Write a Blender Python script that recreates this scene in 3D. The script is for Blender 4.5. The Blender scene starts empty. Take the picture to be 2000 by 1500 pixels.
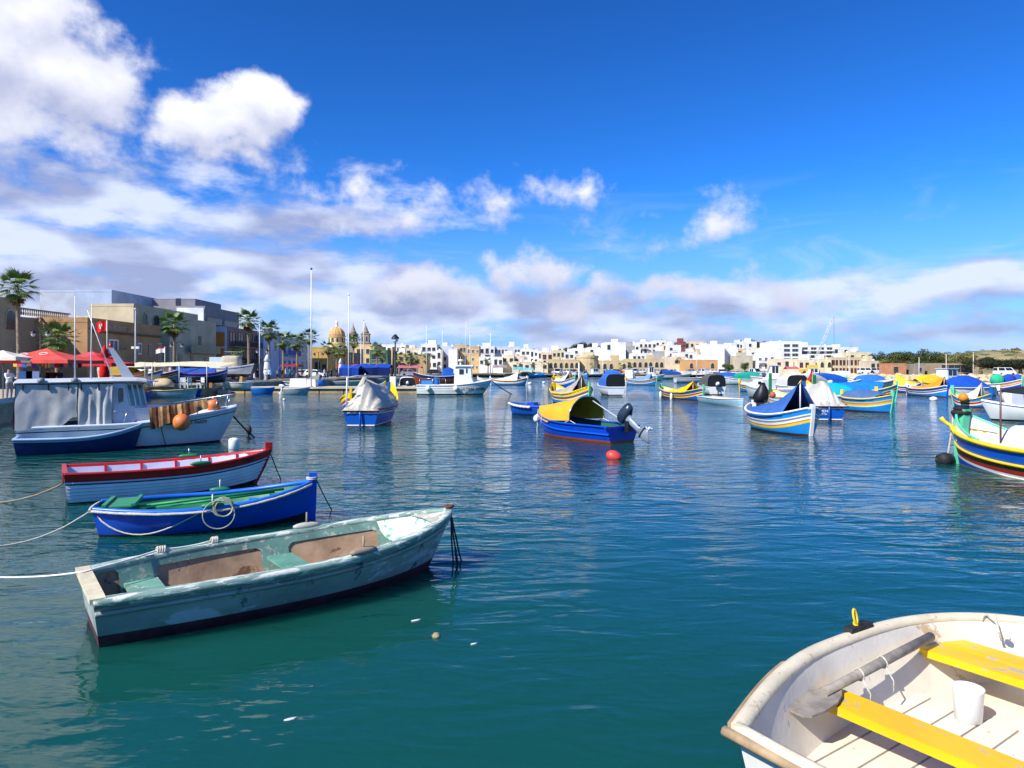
import bpy, math, random
from math import sin, cos, pi, sqrt, atan2, atan, radians, exp
from mathutils import Vector, Matrix
random.seed(7)
SC = bpy.context.scene
COL = SC.collection

# ------------------------------------------------------------------ camera
EYE = 2.6
F = 1350.0            # focal length in photo pixels (2000 wide)
cam_d = bpy.data.cameras.new('camera')
cam = bpy.data.objects.new('camera', cam_d); COL.objects.link(cam)
cam.location = (0, 0, EYE); cam.rotation_euler = (radians(90), 0, 0)
cam_d.sensor_width = 36; cam_d.lens = 24.3; cam_d.shift_y = -0.015
cam_d.clip_end = 20000; cam_d.clip_start = 0.05
SC.camera = cam

# ------------------------------------------------------------------ light
SUN_AZ = atan2(-0.74, -0.67)          # behind the viewer, to the left
SUN_EL = radians(42)
sd = Vector((sin(SUN_AZ)*cos(SUN_EL), cos(SUN_AZ)*cos(SUN_EL), sin(SUN_EL)))
sun_d = bpy.data.lights.new('sun', 'SUN'); sun_d.energy = 4.8; sun_d.angle = radians(0.5)
sun_d.color = (1.0, 0.955, 0.88)
sun = bpy.data.objects.new('sun', sun_d); COL.objects.link(sun)
sun.rotation_euler = (-sd).to_track_quat('-Z', 'Y').to_euler()
sun.location = sd*60

vs = SC.view_settings
vs.view_transform = 'Standard'; vs.look = 'None'; vs.gamma = 1; vs.exposure = 0.45
vs.use_curve_mapping = False
SC.display_settings.display_device = 'sRGB'
SC.render.engine = 'CYCLES'
cy = SC.cycles
cy.max_bounces = 4; cy.diffuse_bounces = 2; cy.glossy_bounces = 3; cy.transmission_bounces = 4
cy.transparent_max_bounces = 6; cy.caustics_reflective = False; cy.caustics_refractive = False
cy.sample_clamp_indirect = 4.0
cy.use_denoising = True
cy.use_adaptive_sampling = True; cy.adaptive_threshold = 0.02

# ------------------------------------------------------------------ sky with clouds
def lin(c):
    if isinstance(c, str):
        c = [int(c[i:i+2], 16)/255 for i in (0, 2, 4)]
    return tuple((x/12.92 if x <= .04045 else ((x+.055)/1.055)**2.4) for x in c)

class NT:
    def __init__(s, tree): s.t = tree; s.n = tree.nodes; s.l = tree.links
    def new(s, ty, **kw):
        n = s.n.new(ty)
        for k, v in kw.items(): setattr(n, k, v)
        return n
    def put(s, sock, v):
        if isinstance(v, bpy.types.NodeSocket): s.l.new(v, sock)
        elif v is not None: sock.default_value = v
    def m(s, op, a, b=None, c=None, clamp=False):
        n = s.new('ShaderNodeMath', operation=op, use_clamp=clamp)
        s.put(n.inputs[0], a); s.put(n.inputs[1], b)
        if c is not None: s.put(n.inputs[2], c)
        return n.outputs[0]
    def v(s, op, a, b=None, c=None):
        n = s.new('ShaderNodeVectorMath', operation=op)
        s.put(n.inputs[0], a)
        if b is not None and op != 'SCALE': s.put(n.inputs[1], b)
        if op == 'SCALE': s.put(n.inputs['Scale'], b)
        if c is not None: s.put(n.inputs[2], c)
        return n.outputs['Value'] if op in ('LENGTH', 'DOT_PRODUCT') else n.outputs[0]
    def noise(s, vec, scale, detail=4, rough=.5, dist=0., lac=2., dim='3D'):
        detail = min(detail, 6)
        n = s.new('ShaderNodeTexNoise', noise_dimensions=dim)
        s.put(n.inputs['Vector'], vec); s.put(n.inputs['Scale'], scale)
        n.inputs['Detail'].default_value = detail; n.inputs['Roughness'].default_value = rough
        n.inputs['Distortion'].default_value = dist; n.inputs['Lacunarity'].default_value = lac
        return n
    def smooth(s, x, a, b):
        n = s.new('ShaderNodeMapRange', interpolation_type='SMOOTHSTEP')
        s.put(n.inputs['Value'], x); s.put(n.inputs['From Min'], a); s.put(n.inputs['From Max'], b)
        return n.outputs[0]
    def mix(s, f, a, b, ty='MIX'):
        n = s.new('ShaderNodeMix', data_type='RGBA', blend_type=ty)
        s.put(n.inputs['Factor'], f)
        for k, x in ((6, a), (7, b)):
            if isinstance(x, tuple) and len(x) == 3: x = (*x, 1)
            s.put(n.inputs[k], x)
        return n.outputs[2]

def sky_dir(px, py):
    az = atan((px-1000)/F); el = atan((720-py)/F*cos(az)); return az, el

world = bpy.data.worlds.new('World'); SC.world = world; world.use_nodes = True
W_ = NT(world.node_tree); W_.n.clear()
sky = W_.new('ShaderNodeTexSky', sky_type='NISHITA')
sky.sun_disc = False; sky.sun_elevation = SUN_EL; sky.sun_rotation = SUN_AZ
sky.air_density = 1.0; sky.dust_density = 0.15; sky.ozone_density = 4.0; sky.altitude = 0
gam = W_.new('ShaderNodeGamma'); gam.inputs['Gamma'].default_value = 1.42
W_.l.new(sky.outputs[0], gam.inputs['Color'])
skyc = W_.mix(1.0, gam.outputs[0], (0.13, 0.42, 0.70), 'MULTIPLY')
tc = W_.new('ShaderNodeTexCoord')
dirv = W_.v('NORMALIZE', tc.outputs['Generated'])
sep = W_.new('ShaderNodeSeparateXYZ'); W_.l.new(dirv, sep.inputs[0])
az = W_.m('ARCTAN2', sep.outputs[0], sep.outputs[1])
el = W_.m('ARCSINE', sep.outputs[2])
comb = W_.new('ShaderNodeCombineXYZ'); W_.l.new(az, comb.inputs[0]); W_.l.new(el, comb.inputs[1])
P0 = comb.outputs[0]

def field_group(name, blobs, warp, wscale, amp, nscale, stretch=(1, 1.0), detail=5, rough=.58, seed=0.):
    g = bpy.data.node_groups.new(name, 'ShaderNodeTree')
    g.interface.new_socket('P', in_out='INPUT', socket_type='NodeSocketVector')
    g.interface.new_socket('F', in_out='OUTPUT', socket_type='NodeSocketFloat')
    g.interface.new_socket('N', in_out='OUTPUT', socket_type='NodeSocketFloat')
    T = NT(g)
    gi = T.new('NodeGroupInput'); go = T.new('NodeGroupOutput')
    p = gi.outputs[0]
    ps = T.v('MULTIPLY', p, (stretch[0], stretch[1], 1)); ps = T.v('ADD', ps, (seed, seed, 0))
    wn = T.noise(ps, wscale, 1.5, .5, dim='2D')
    wv = T.v('SCALE', T.v('SUBTRACT', wn.outputs['Color'], (.5, .5, .5)), warp)
    pw = T.v('MULTIPLY', T.v('ADD', p, wv), (1, 1, 0))
    acc = None
    for (px, py, rx, ry, k) in blobs:
        a, e = sky_dir(px, py); sx, sy = k*F/rx, k*F/ry
        d = T.v('LENGTH', T.v('MULTIPLY_ADD', pw, (sx, sy, 0), (-a*sx, -e*sy, 0)))
        f = T.m('SUBTRACT', k, d)
        acc = f if acc is None else T.m('MAXIMUM', acc, f)
    dn = T.noise(ps, nscale, detail, rough, dim='2D')
    fo = T.m('ADD', acc, T.m('MULTIPLY', T.m('SUBTRACT', dn.outputs['Fac'], .5), amp))
    T.l.new(fo, go.inputs[0])
    T.l.new(dn.outputs['Fac'], go.inputs[1])
    return g

def use_field(g, p):
    n = W_.new('ShaderNodeGroup'); n.node_tree = g; W_.l.new(p, n.inputs[0]); return n.outputs[0]

CUM = [(-60, 50, 215, 150, 1.1), (70, 130, 180, 125, 1.0), (190, 190, 130, 70, .75), (20, 240, 260, 75, .6),
       (430, 240, 120, 78, 1.0), (520, 205, 78, 78, 1.0), (450, 300, 150, 50, .5), (370, 240, 70, 46, .5),
       (1112, 375, 75, 55, .42), (985, 385, 120, 50, .2), (1400, 430, 72, 72, .48), (1360, 475, 120, 40, .2),
       (1040, 535, 110, 60, .7), (850, 575, 150, 60, .6), (1130, 585, 130, 46, .5), (1300, 585, 170, 40, .42),
       (1500, 575, 120, 48, .5), (700, 400, 110, 60, .26), (815, 405, 80, 45, .28)]
gC = field_group('cumulus_field', CUM, .085, 9., .86, 19., (1, 1.15))
LOW = [(160, 390, 400, 80, .55), (520, 420, 400, 75, .55), (140, 480, 420, 55, .62),
       (440, 525, 420, 60, .72), (90, 580, 460, 80, .8), (700, 590, 460, 70, .72), (1000, 600, 380, 58, .66),
       (1480, 600, 460, 48, .5), (1180, 655, 700, 32, .45), (1850, 570, 340, 50, .5),
       (60, 310, 320, 60, .25), (1900, 650, 420, 36, .36)]
gL = field_group('low_cloud_field', LOW, .11, 7., .95, 15., (.75, 1.9), seed=3.7)

def cloud_layer(g, up, a0, a1, k, bias):
    f = use_field(g, P0); f2 = use_field(g, W_.v('ADD', P0, up))
    alpha = W_.smooth(f, a0, a1)
    lit = W_.m('ADD', W_.m('MULTIPLY', W_.m('SUBTRACT', f, f2), k), bias, clamp=True)
    return alpha, lit, f
aC, lC, fC = cloud_layer(gC, (-.012, .034, 0), .0, .46, .72, .54)
nL = W_.new('ShaderNodeGroup'); nL.node_tree = gL; W_.l.new(P0, nL.inputs[0])
aL = W_.smooth(nL.outputs[0], -.04, .42)
nL2 = W_.noise(W_.v('ADD', W_.v('MULTIPLY', W_.v('ADD', P0, (-.008, .02, 0)), (.75, 1.9, 1)), (3.7, 3.7, 0)), 15., 3, .58, dim='2D')
big = W_.noise(W_.v('MULTIPLY', P0, (1., 2.6, 1)), 5.5, 2, .5, dim='2D')
lL = W_.m('ADD', W_.m('MULTIPLY', W_.m('SUBTRACT', nL.outputs[1], nL2.outputs['Fac']), 1.1), W_.smooth(big.outputs['Fac'], .36, .66), clamp=True)
# cloud all round at low elevation and fair-weather patches out of sight, so the sky goes on
gen = W_.noise(W_.v('MULTIPLY', P0, (1., 2.2, 1)), 3.2, 5, .6, dim='2D')
outm = W_.smooth(W_.m('ABSOLUTE', az), .62, .9)
lowm = W_.smooth(el, .9, .1)
aG = W_.m('MULTIPLY', W_.smooth(gen.outputs['Fac'], W_.m('SUBTRACT', .66, W_.m('MULTIPLY', lowm, .14)), .80), outm)
# high streaks of veil
vn = W_.noise(W_.v('MULTIPLY', W_.v('ADD', P0, (.3, 0, 0)), (2.2, 7.5, 1)), 2.6, 6, .62, dist=.5, dim='2D')
vmask = W_.smooth(el, .30, .04)
aV = W_.m('MULTIPLY', W_.m('MULTIPLY', W_.smooth(vn.outputs['Fac'], .46, .78), vmask), .62)
# thin even haze of cloud near the horizon
hz = W_.m('MULTIPLY', W_.smooth(el, .26, -.01), .85)
K = 8.9   # colours below are multiplied so that Background strength 0.1 gives them back
def kc(r, g, b): return (r*K, g*K, b*K)
c = W_.mix(hz, skyc, kc(.31, .45, .83))
c = W_.mix(aV, c, kc(.56, .66, .92))
c = W_.mix(aG, c, kc(.72, .76, .88))
lowcol = W_.mix(lL, kc(.32, .37, .58), kc(.66, .73, .93))
c = W_.mix(W_.m('MULTIPLY', aL, .93), c, lowcol)
lC = W_.m('MULTIPLY', lC, W_.m('ADD', .5, W_.m('MULTIPLY', W_.smooth(el, .08, .26), .5)))
cumcol = W_.mix(lC, kc(.36, .40, .60), kc(.90, .91, .97))
c = W_.mix(W_.m('MULTIPLY', aC, .96), c, cumcol)
bg = W_.new('ShaderNodeBackground'); bg.inputs['Strength'].default_value = 0.1
W_.l.new(c, bg.inputs['Color'])
wo = W_.new('ShaderNodeOutputWorld'); W_.l.new(bg.outputs[0], wo.inputs['Surface'])
world.cycles.sampling_method = 'MANUAL'; world.cycles.sample_map_resolution = 512

# ------------------------------------------------------------------ materials
MATS = {}
def M(name, col, rough=.55, var=.12, vscale=3., bump=.0, bscale=30., metal=0., wear=None, spec=.5, streak=False, trans=0., detail=5, grain=None, wear2=None):
    """procedural paint / stone / cloth: base colour broken by noise, optional worn patches (col, amount 0-1, scale)"""
    if name in MATS: return MATS[name]
    m = bpy.data.materials.new(name); m.use_nodes = True
    T = NT(m.node_tree); T.n.clear()
    out = T.new('ShaderNodeOutputMaterial'); b = T.new('ShaderNodeBsdfPrincipled')
    T.l.new(b.outputs[0], out.inputs[0])
    c = lin(col) if isinstance(col, str) else tuple(col)
    tcn = T.new('ShaderNodeTexCoord'); vec = tcn.outputs['Object']
    if streak: vec = T.v('MULTIPLY', vec, (1, 1, .18))
    if grain: vec = T.v('MULTIPLY', vec, grain)
    n = T.noise(vec, vscale, detail, .62)
    dark = tuple(x*(1-var) for x in c); light = tuple(min(1, x*(1+var*.7)+.004*var) for x in c)
    cc = T.mix(T.smooth(n.outputs['Fac'], .3, .7), dark, light)
    if wear:
        wc, amt, wsc = wear
        n2 = T.noise(T.v('ADD', vec, (3.1, 1.7, .4)), wsc, 9, .68, dist=.6)
        cc = T.mix(T.smooth(n2.outputs['Fac'], .78-amt*.5, .80-amt*.5+.03), cc, lin(wc) if isinstance(wc, str) else wc)
    if wear2:
        wc, amt, wsc = wear2
        n5 = T.noise(T.v('MULTIPLY', T.v('ADD', tcn.outputs['Object'], (9.3, 4.1, 2.2)), (1, 1, .3)), wsc, 9, .7, dist=.4)
        cc = T.mix(T.smooth(n5.outputs['Fac'], .78-amt*.5, .82-amt*.5), cc, lin(wc) if isinstance(wc, str) else wc)
    T.put(b.inputs['Base Color'], cc)
    n3 = T.noise(vec, vscale*2.3, 4, .6)
    T.put(b.inputs['Roughness'], T.m('ADD', T.m('MULTIPLY', T.m('SUBTRACT', n3.outputs['Fac'], .5), .25), rough, clamp=True))
    b.inputs['Metallic'].default_value = metal
    b.inputs['Specular IOR Level'].default_value = spec
    if trans: b.inputs['Transmission Weight'].default_value = trans
    if bump:
        bn = T.new('ShaderNodeBump'); n4 = T.noise(tcn.outputs['Object'], bscale, 5, .6)
        T.l.new(n4.outputs['Fac'], bn.inputs['Height']); bn.inputs['Distance'].default_value = bump
        bn.inputs['Strength'].default_value = 1.0
        T.l.new(bn.outputs[0], b.inputs['Normal'])
    MATS[name] = m
    return m

_pc = {}
def paint(hexc, rough=.42, **kw):
    k = 'paint_'+hexc+('%d' % int(rough*100))+''.join(str(v) for v in kw.values() if not isinstance(v, tuple))
    kw.setdefault('var', .10); kw.setdefault('vscale', 2.2); kw.setdefault('bump', .002); kw.setdefault('bscale', 14.)
    return M(k, hexc, rough, **kw)
def cloth(hexc, **kw):
    kw.setdefault('var', .14); kw.setdefault('vscale', 1.6); kw.setdefault('bump', .006); kw.setdefault('bscale', 5.)
    return M('cloth_'+hexc, hexc, .9, spec=.15, **kw)

# ------------------------------------------------------------------ mesh builder
class MB:
    def __init__(s): s.v = []; s.f = []; s.m = []; s.s = []
    def face(s, idx, m=0, sm=False): s.f.append(tuple(idx)); s.m.append(m); s.s.append(sm)
    def add(s, pts): b = len(s.v); s.v.extend([tuple(p) for p in pts]); return b
    def box(s, c, d, rz=0, m=0, ry=0, rx=0, taper=1.0):
        x, y, z = d[0]/2, d[1]/2, d[2]/2
        R = Matrix.Rotation(rz, 3, 'Z') @ Matrix.Rotation(ry, 3, 'Y') @ Matrix.Rotation(rx, 3, 'X')
        pts = []
        for (a, b_, c_) in ((-1, -1, -1), (1, -1, -1), (1, 1, -1), (-1, 1, -1), (-1, -1, 1), (1, -1, 1), (1, 1, 1), (-1, 1, 1)):
            k = taper if c_ > 0 else 1
            p = R @ Vector((a*x*k, b_*y*k, c_*z)); pts.append((p.x+c[0], p.y+c[1], p.z+c[2]))
        b = s.add(pts)
        for q in ((0, 3, 2, 1), (4, 5, 6, 7), (0, 1, 5, 4), (1, 2, 6, 5), (2, 3, 7, 6), (3, 0, 4, 7)):
            s.face([b+i for i in q], m)
        return s
    def tube(s, pts, r, n=6, m=0, closed=False, sm=True):
        pts = [Vector(p) for p in pts]; k = len(pts)
        rr = r if isinstance(r, (list, tuple)) else [r]*k
        rings = []; up = Vector((0, 0, 1))
        prev = None
        for i in range(k):
            a = pts[(i-1) % k] if (closed or i > 0) else pts[i]
            c_ = pts[(i+1) % k] if (closed or i < k-1) else pts[i]
            d = (c_-a)
            if d.length < 1e-9: d = Vector((0, 0, 1))
            d.normalize()
            if prev is None:
                u = d.cross(up) if abs(d.z) < .95 else d.cross(Vector((1, 0, 0)))
            else:
                u = prev - d*prev.dot(d)
            if u.length < 1e-6: u = d.cross(Vector((1, 0, 0)))
            u.normalize(); prev = u; w = d.cross(u)
            rings.append(s.add([pts[i]+(u*cos(2*pi*j/n)+w*sin(2*pi*j/n))*rr[i] for j in range(n)]))
        for i in range(k if closed else k-1):
            A, B_ = rings[i], rings[(i+1) % k]
            for j in range(n): s.face((A+j, A+(j+1) % n, B_+(j+1) % n, B_+j), m, sm)
        if not closed:
            s.face([rings[0]+j for j in range(n-1, -1, -1)], m); s.face([rings[-1]+j for j in range(n)], m)
        return s
    def lathe(s, prof, n=12, c=(0, 0, 0), m=0, sm=True, axis='z', caps=True):
        rings = []
        for (r, z) in prof:
            pts = []
            for j in range(n):
                a = 2*pi*j/n; x, y = r*cos(a), r*sin(a)
                p = (x, y, z) if axis == 'z' else ((z, x, y) if axis == 'x' else (x, z, y))
                pts.append((p[0]+c[0], p[1]+c[1], p[2]+c[2]))
            rings.append(s.add(pts))
        for A, B_ in zip(rings, rings[1:]):
            for j in range(n): s.face((A+j, A+(j+1) % n, B_+(j+1) % n, B_+j), m, sm)
        if caps:
            s.face([rings[0]+j for j in range(n-1, -1, -1)], m); s.face([rings[-1]+j for j in range(n)], m)
        return s
    def grid(s, rows, m=0, sm=True, closed=False, flip=False):
        bs = [s.add(r) for r in rows]; n = len(rows[0])
        for A, B_ in zip(bs, bs[1:]):
            for j in range(n if closed else n-1):
                q = (A+j, A+(j+1) % n, B_+(j+1) % n, B_+j)
                mm = m[j] if isinstance(m, (list, tuple)) else m
                s.face(q[::-1] if flip else q, mm, sm)
        return bs
    def loft(s, rings, m=0, sm=False, caps=True):
        bs = s.grid(rings, m, sm, closed=True); n = len(rings[0])
        if caps:
            mm = m[0] if isinstance(m, (list, tuple)) else m
            s.face([bs[0]+j for j in range(n-1, -1, -1)], mm); s.face([bs[-1]+j for j in range(n)], mm)
        return s
    def prism(s, poly, z0, z1, m=0, plane='xy', off=0):
        def P(p, z): return (p[0], p[1], z) if plane == 'xy' else ((p[0], z, p[1]) if plane == 'xz' else (z, p[0], p[1]))
        s.loft([[P(p, z0) for p in poly], [P(p, z1) for p in poly]], m); return s
    def mesh(s, name, mats):
        me = bpy.data.meshes.new(name); me.from_pydata(s.v, [], s.f)
        for mt in (mats if isinstance(mats, (list, tuple)) else [mats]): me.materials.append(mt)
        me.polygons.foreach_set('material_index', s.m); me.polygons.foreach_set('use_smooth', s.s)
        me.update(); return me
    def build(s, name, mats, parent=None, loc=(0, 0, 0), rz=0):
        o = bpy.data.objects.new(name, s.mesh(name, mats)); COL.objects.link(o)
        o.parent = parent; o.location = loc; o.rotation_euler = (0, 0, rz); return o

def tag(o, label, cat, group=None):
    o['label'] = label; o['category'] = cat
    if group: o['group'] = group
    return o
def structure(o, label=None):
    o['kind'] = 'structure'
    if label: o['label'] = label
    return o
def thing(name, label, cat, loc=(0, 0, 0), rz=0, group=None):
    o = bpy.data.objects.new(name, None); COL.objects.link(o); o.empty_display_size = .3
    o.location = loc; o.rotation_euler = (0, 0, rz)
    return tag(o, label, cat, group)
def inst(name, me, parent, loc=(0, 0, 0), rot=(0, 0, 0), sc=1.):
    o = bpy.data.objects.new(name, me); COL.objects.link(o); o.parent = parent
    o.location = loc; o.rotation_euler = rot
    o.scale = sc if isinstance(sc, (tuple, list)) else (sc, sc, sc); return o
def text(body, size, mat, parent, loc, rot, ext=.004, name='lettering', sx=1.):
    cu = bpy.data.curves.new(name, 'FONT'); cu.body = body; cu.size = size; cu.extrude = ext
    cu.align_x = 'CENTER'; cu.align_y = 'CENTER'; cu.resolution_u = 3
    t = bpy.data.objects.new(name+'_src', cu); COL.objects.link(t)
    dg = bpy.context.evaluated_depsgraph_get()
    me = bpy.data.meshes.new_from_object(t.evaluated_get(dg)); bpy.data.objects.remove(t)
    me.name = name; me.materials.clear(); me.materials.append(mat)
    o = bpy.data.objects.new(name, me); COL.objects.link(o); o.parent = parent
    o.location = loc; o.rotation_euler = rot; o.scale = (sx, 1, 1); return o

def WP(px, py, z=0.):
    """photo pixel of a point at height z -> place in the harbour"""
    Y = (EYE-z)*F/(py-720.); return ((px-1000.)/F*Y, Y, z)
def XP(px, Y): return (px-1000.)/F*Y
def ZP(py, Y): return EYE-(py-720.)/F*Y
def clamp(x, a=0., b=1.): return max(a, min(b, x))
def lerp(a, b, t): return a+(b-a)*t
def catenary(a, b, sag, n=14, wob=0.):
    a, b = Vector(a), Vector(b); out = []
    for i in range(n+1):
        t = i/n; p = a.lerp(b, t); p.z -= sag*4*t*(1-t)
        if wob: p.x += random.uniform(-wob, wob); p.z += random.uniform(-wob, wob)*.5
        out.append(p)
    return out
_vn = {}
def vnoise(x, y):
    def h(i, j):
        k = (i*374761393+j*668265263) & 0x7fffffff; k = (k ^ (k >> 13))*1274126177 & 0x7fffffff
        return (k ^ (k >> 16)) % 10000/10000.
    xi, yi = math.floor(x), math.floor(y); fx, fy = x-xi, y-yi
    fx, fy = fx*fx*(3-2*fx), fy*fy*(3-2*fy)
    return lerp(lerp(h(xi, yi), h(xi+1, yi), fx), lerp(h(xi, yi+1), h(xi+1, yi+1), fx), fy)-.5

# common paints
WHITE = paint('e9e7e2', .35, var=.06); OFFW = paint('ddd8cc', .5, var=.1)
BLACK = paint('14161a', .5); DARK = M('opening_shade', '0b0c0f', .6, var=.1)  # DARK: colour for the shade inside tents and hoods
YEL = paint('f2c81a', .4); RED = paint('b81f1c', .38); GRN = paint('1f7f4c', .45); MINT = paint('5fc79b', .42)
BLU = paint('0d55b4', .35); SKYB = paint('1d86cf', .4); NAVY = paint('16305e', .35); BRN = paint('80391f', .5)
TAN = paint('b9905e', .6); ORG = paint('e07a1f', .45); GREY = paint('7d8288', .5)
WOOD = M('weathered_wood', '9a8a74', .75, var=.28, vscale=5, bump=.004, bscale=25, streak=False)
ROPE = M('rope_fibre', 'c9c2b2', .95, var=.25, vscale=40, bump=.004, bscale=120, spec=.1)
ROPED = M('wet_rope', '4a463c', .9, var=.4, vscale=18, spec=.2)
STEEL = M('steel', 'b9bdc2', .28, metal=.9, var=.1)
GLASS = M('dark_glass', '1a232b', .06, var=.2, spec=.8)
PLASTIC = M('white_plastic', 'e8e8e6', .35, var=.05)

# ------------------------------------------------------------------ water
def make_water():
    m = bpy.data.materials.new('harbour_water'); m.use_nodes = True
    T = NT(m.node_tree); T.n.clear()
    out = T.new('ShaderNodeOutputMaterial'); b = T.new('ShaderNodeBsdfPrincipled'); T.l.new(b.outputs[0], out.inputs[0])
    geo = T.new('ShaderNodeNewGeometry'); p = geo.outputs['Position']
    n0 = T.noise(p, .05, 2, .5, dim='2D')
    c = T.mix(T.smooth(n0.outputs['Fac'], .35, .65), (.0025, .050, .045), (.005, .067, .054))
    T.put(b.inputs['Base Color'], c)
    b.inputs['IOR'].default_value = 1.333; b.inputs['Roughness'].default_value = .035
    b.inputs['Specular IOR Level'].default_value = .5
    b.subsurface_method = 'BURLEY'; b.inputs['Subsurface Weight'].default_value = 1.0
    b.inputs['Subsurface Radius'].default_value = (.6, 1.0, 1.0); b.inputs['Subsurface Scale'].default_value = .8   # light spreads inside the water, so shadows on it stay soft
    pa = T.v('MULTIPLY', p, (.5, 1., 1.)); pb = T.v('MULTIPLY', p, (.42, 1.0, 1.))
    rot = T.new('ShaderNodeVectorRotate', rotation_type='Z_AXIS'); T.l.new(pb, rot.inputs['Vector']); rot.inputs['Angle'].default_value = .16
    calm = T.noise(p, .09, 2, .5, dim='2D')                       # patches of calmer water
    sep = T.new('ShaderNodeSeparateXYZ'); T.l.new(p, sep.inputs[0])
    near = T.smooth(sep.outputs[1], 4., 22.)            # the quay shelters the first metres
    gain = T.m('MULTIPLY', T.m('ADD', .35, T.m('MULTIPLY', T.smooth(calm.outputs['Fac'], .35, .65), .75)), T.m('ADD', .17, T.m('MULTIPLY', near, .83)))
    h1 = T.noise(pa, .85, 1.5, .45, dist=.35, dim='2D')
    h2 = T.noise(rot.outputs[0], 2.4, 2, .5, dist=.4, dim='2D')
    h3 = T.noise(pb, 7.5, 2, .5, dim='2D')
    h = T.m('ADD', T.m('MULTIPLY', h1.outputs['Fac'], .125), T.m('ADD', T.m('MULTIPLY', h2.outputs['Fac'], .115), T.m('MULTIPLY', h3.outputs['Fac'], .022)))
    h = T.m('MULTIPLY', h, gain)
    bn = T.new('ShaderNodeBump'); T.l.new(h, bn.inputs['Height']); bn.inputs['Strength'].default_value = 1.; bn.inputs['Distance'].default_value = 1.
    T.l.new(bn.outputs[0], b.inputs['Normal'])
    return m
WATER = make_water()
mb = MB(); mb.grid([[(-4000, -400, 0), (4000, -400, 0)], [(-4000, 6000, 0), (4000, 6000, 0)]], sm=False, flip=False)
structure(mb.build('water', WATER), 'rippled teal harbour water reflecting the sky')

# ------------------------------------------------------------------ boat kit (local frame: x towards the bow, y to port, z=0 is the waterline)
class Hull:
    def __init__(s, L, B, fb, bow, stern, keel=-.3, tw=.8, tm=.42, dbl=False, rb=.3, rs=.06, ps=.38, pb=.85, ba=2.1, bb=.85, bpow=2.2, flare=0., rake_top=0.):
        s.__dict__.update(locals())
    def wb(s, t):
        if s.dbl:
            u = abs(2*t-1); return s.B/2*max(0, 1-u**2.7)**.72
        if t < s.tm: return s.B/2*(s.tw+(1-s.tw)*sin(t/s.tm*pi/2))
        k = (t-s.tm)/(1-s.tm); return s.B/2*max(0, 1-k**s.ba)**s.bb
    def zs(s, t):
        m = .40 if not s.dbl else .5
        if t > m: return s.fb+(s.bow-s.fb)*((t-m)/(1-m))**s.bpow
        return s.fb+(s.stern-s.fb)*((m-t)/m)**2.0
    def zk(s, t): return s.keel*(1-.35*t**6)
    def P(s, t, z, side, ins=0., out=0.):
        zk, zs = s.zk(t), s.zs(t); v = clamp((z-zk)/(zs-zk))
        e = t**4 if not s.dbl else abs(2*t-1)**4
        p = s.ps+(s.pb-s.ps)*e
        w = max(0., s.wb(t)-ins)*v**p+out
        x = -s.L/2+s.L*t-s.rb*t**8*(1-v)**1.2+(s.rs if not s.dbl else s.rb)*(1-t)**8*(1-v)**1.1
        return Vector((x, side*w, z))
    def S(s, t, side, dy=0., dz=0., ins=0.):
        p = s.P(t, s.zs(t), side, ins); p.y += side*dy; p.z += dz; return p
def ts(n, a=0., b=1.): return [a+(b-a)*(1-cos(pi*i/n))/2 for i in range(n+1)]

def rowz(H, t, rows):
    out = []; zk = H.zk(t); zs = H.zs(t); last = zs+1
    for (k, val) in rows:
        z = zs-val if k == 's' else (val if k == 'z' else (zk if k == 'k' else zk+(zs-zk)*val))
        z = clamp(z, zk, zs)
        z = min(z, last); out.append(z); last = z
    return out
def hull_part(H, rows, mi, mats, parent, nt=26, name='hull', sub=2, transom=None, tmi=None, out=0., t0=0., t1=1.):
    """outer skin in painted bands; rows = band edges from the sheer down, mi = material of each band"""
    mb = MB()
    fr = []; fm = []
    for i in range(len(rows)-1):
        for q in range(sub): fr.append((i, q/sub)); fm.append(mi[i])
    fr.append((len(rows)-1, 0))
    def zz(t):
        z = rowz(H, t, rows); return [z[i]+(z[i+1]-z[i])*q if q else z[i] for (i, q) in fr]
    for side in (1, -1):
        g = []
        for t in ts(nt, t0, t1):
            g.append([H.P(t, z, side, out=out) for z in zz(t)])
        mb.grid(g, fm, True, flip=(side > 0))
    if not H.dbl:
        z = zz(0); tm_ = fm if tmi is None else sum([[tmi[i]]*sub for i in range(len(rows)-1)], [])
        cols = []
        for k in range(5):
            y = 1-2*k/4
            cols.append([Vector((H.P(0, q, 1).x, H.P(0, q, 1).y*y, q)) for q in z])
        mb.grid(cols, tm_, False)
    return mb.build(name, mats, parent)
def inner_part(H, zf, mats, parent, th=.045, nt=24, t0=None, t1=.985, name='lining', floor_name='floor', fm=None):
    t0 = (th/H.L) if t0 is None else t0
    mb = MB(); T_ = ts(nt, t0, t1)
    for side in (1, -1):
        g = []
        for t in T_:
            zs = H.zs(t)-.004; f = min(zf, zs-.02)
            g.append([H.P(t, zs+(f-zs)*q/5, side, ins=th) for q in range(6)])
        mb.grid(g, 0, True, flip=(side > 0))
    if not H.dbl:
        zs = H.zs(t0)-.004
        mb.grid([[Vector((H.P(t0, zs+(zf-zs)*q/4, 1, ins=th).x, H.P(t0, zs+(zf-zs)*q/4, 1, ins=th).y*(1-2*k/4), zs+(zf-zs)*q/4)) for q in range(5)] for k in range(5)], 0, False, flip=True)
    o = mb.build(name, mats, parent)
    fl = MB(); g = []
    for t in T_:
        z = min(zf, H.zs(t)-.03); w = H.P(t, z, 1, ins=th)
        g.append([Vector((w.x, w.y*(1-2*k/6), z)) for k in range(7)])
    fl.grid(g, 0, False, flip=True)
    fl.build(floor_name, fm or mats, parent)
    return o
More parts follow.
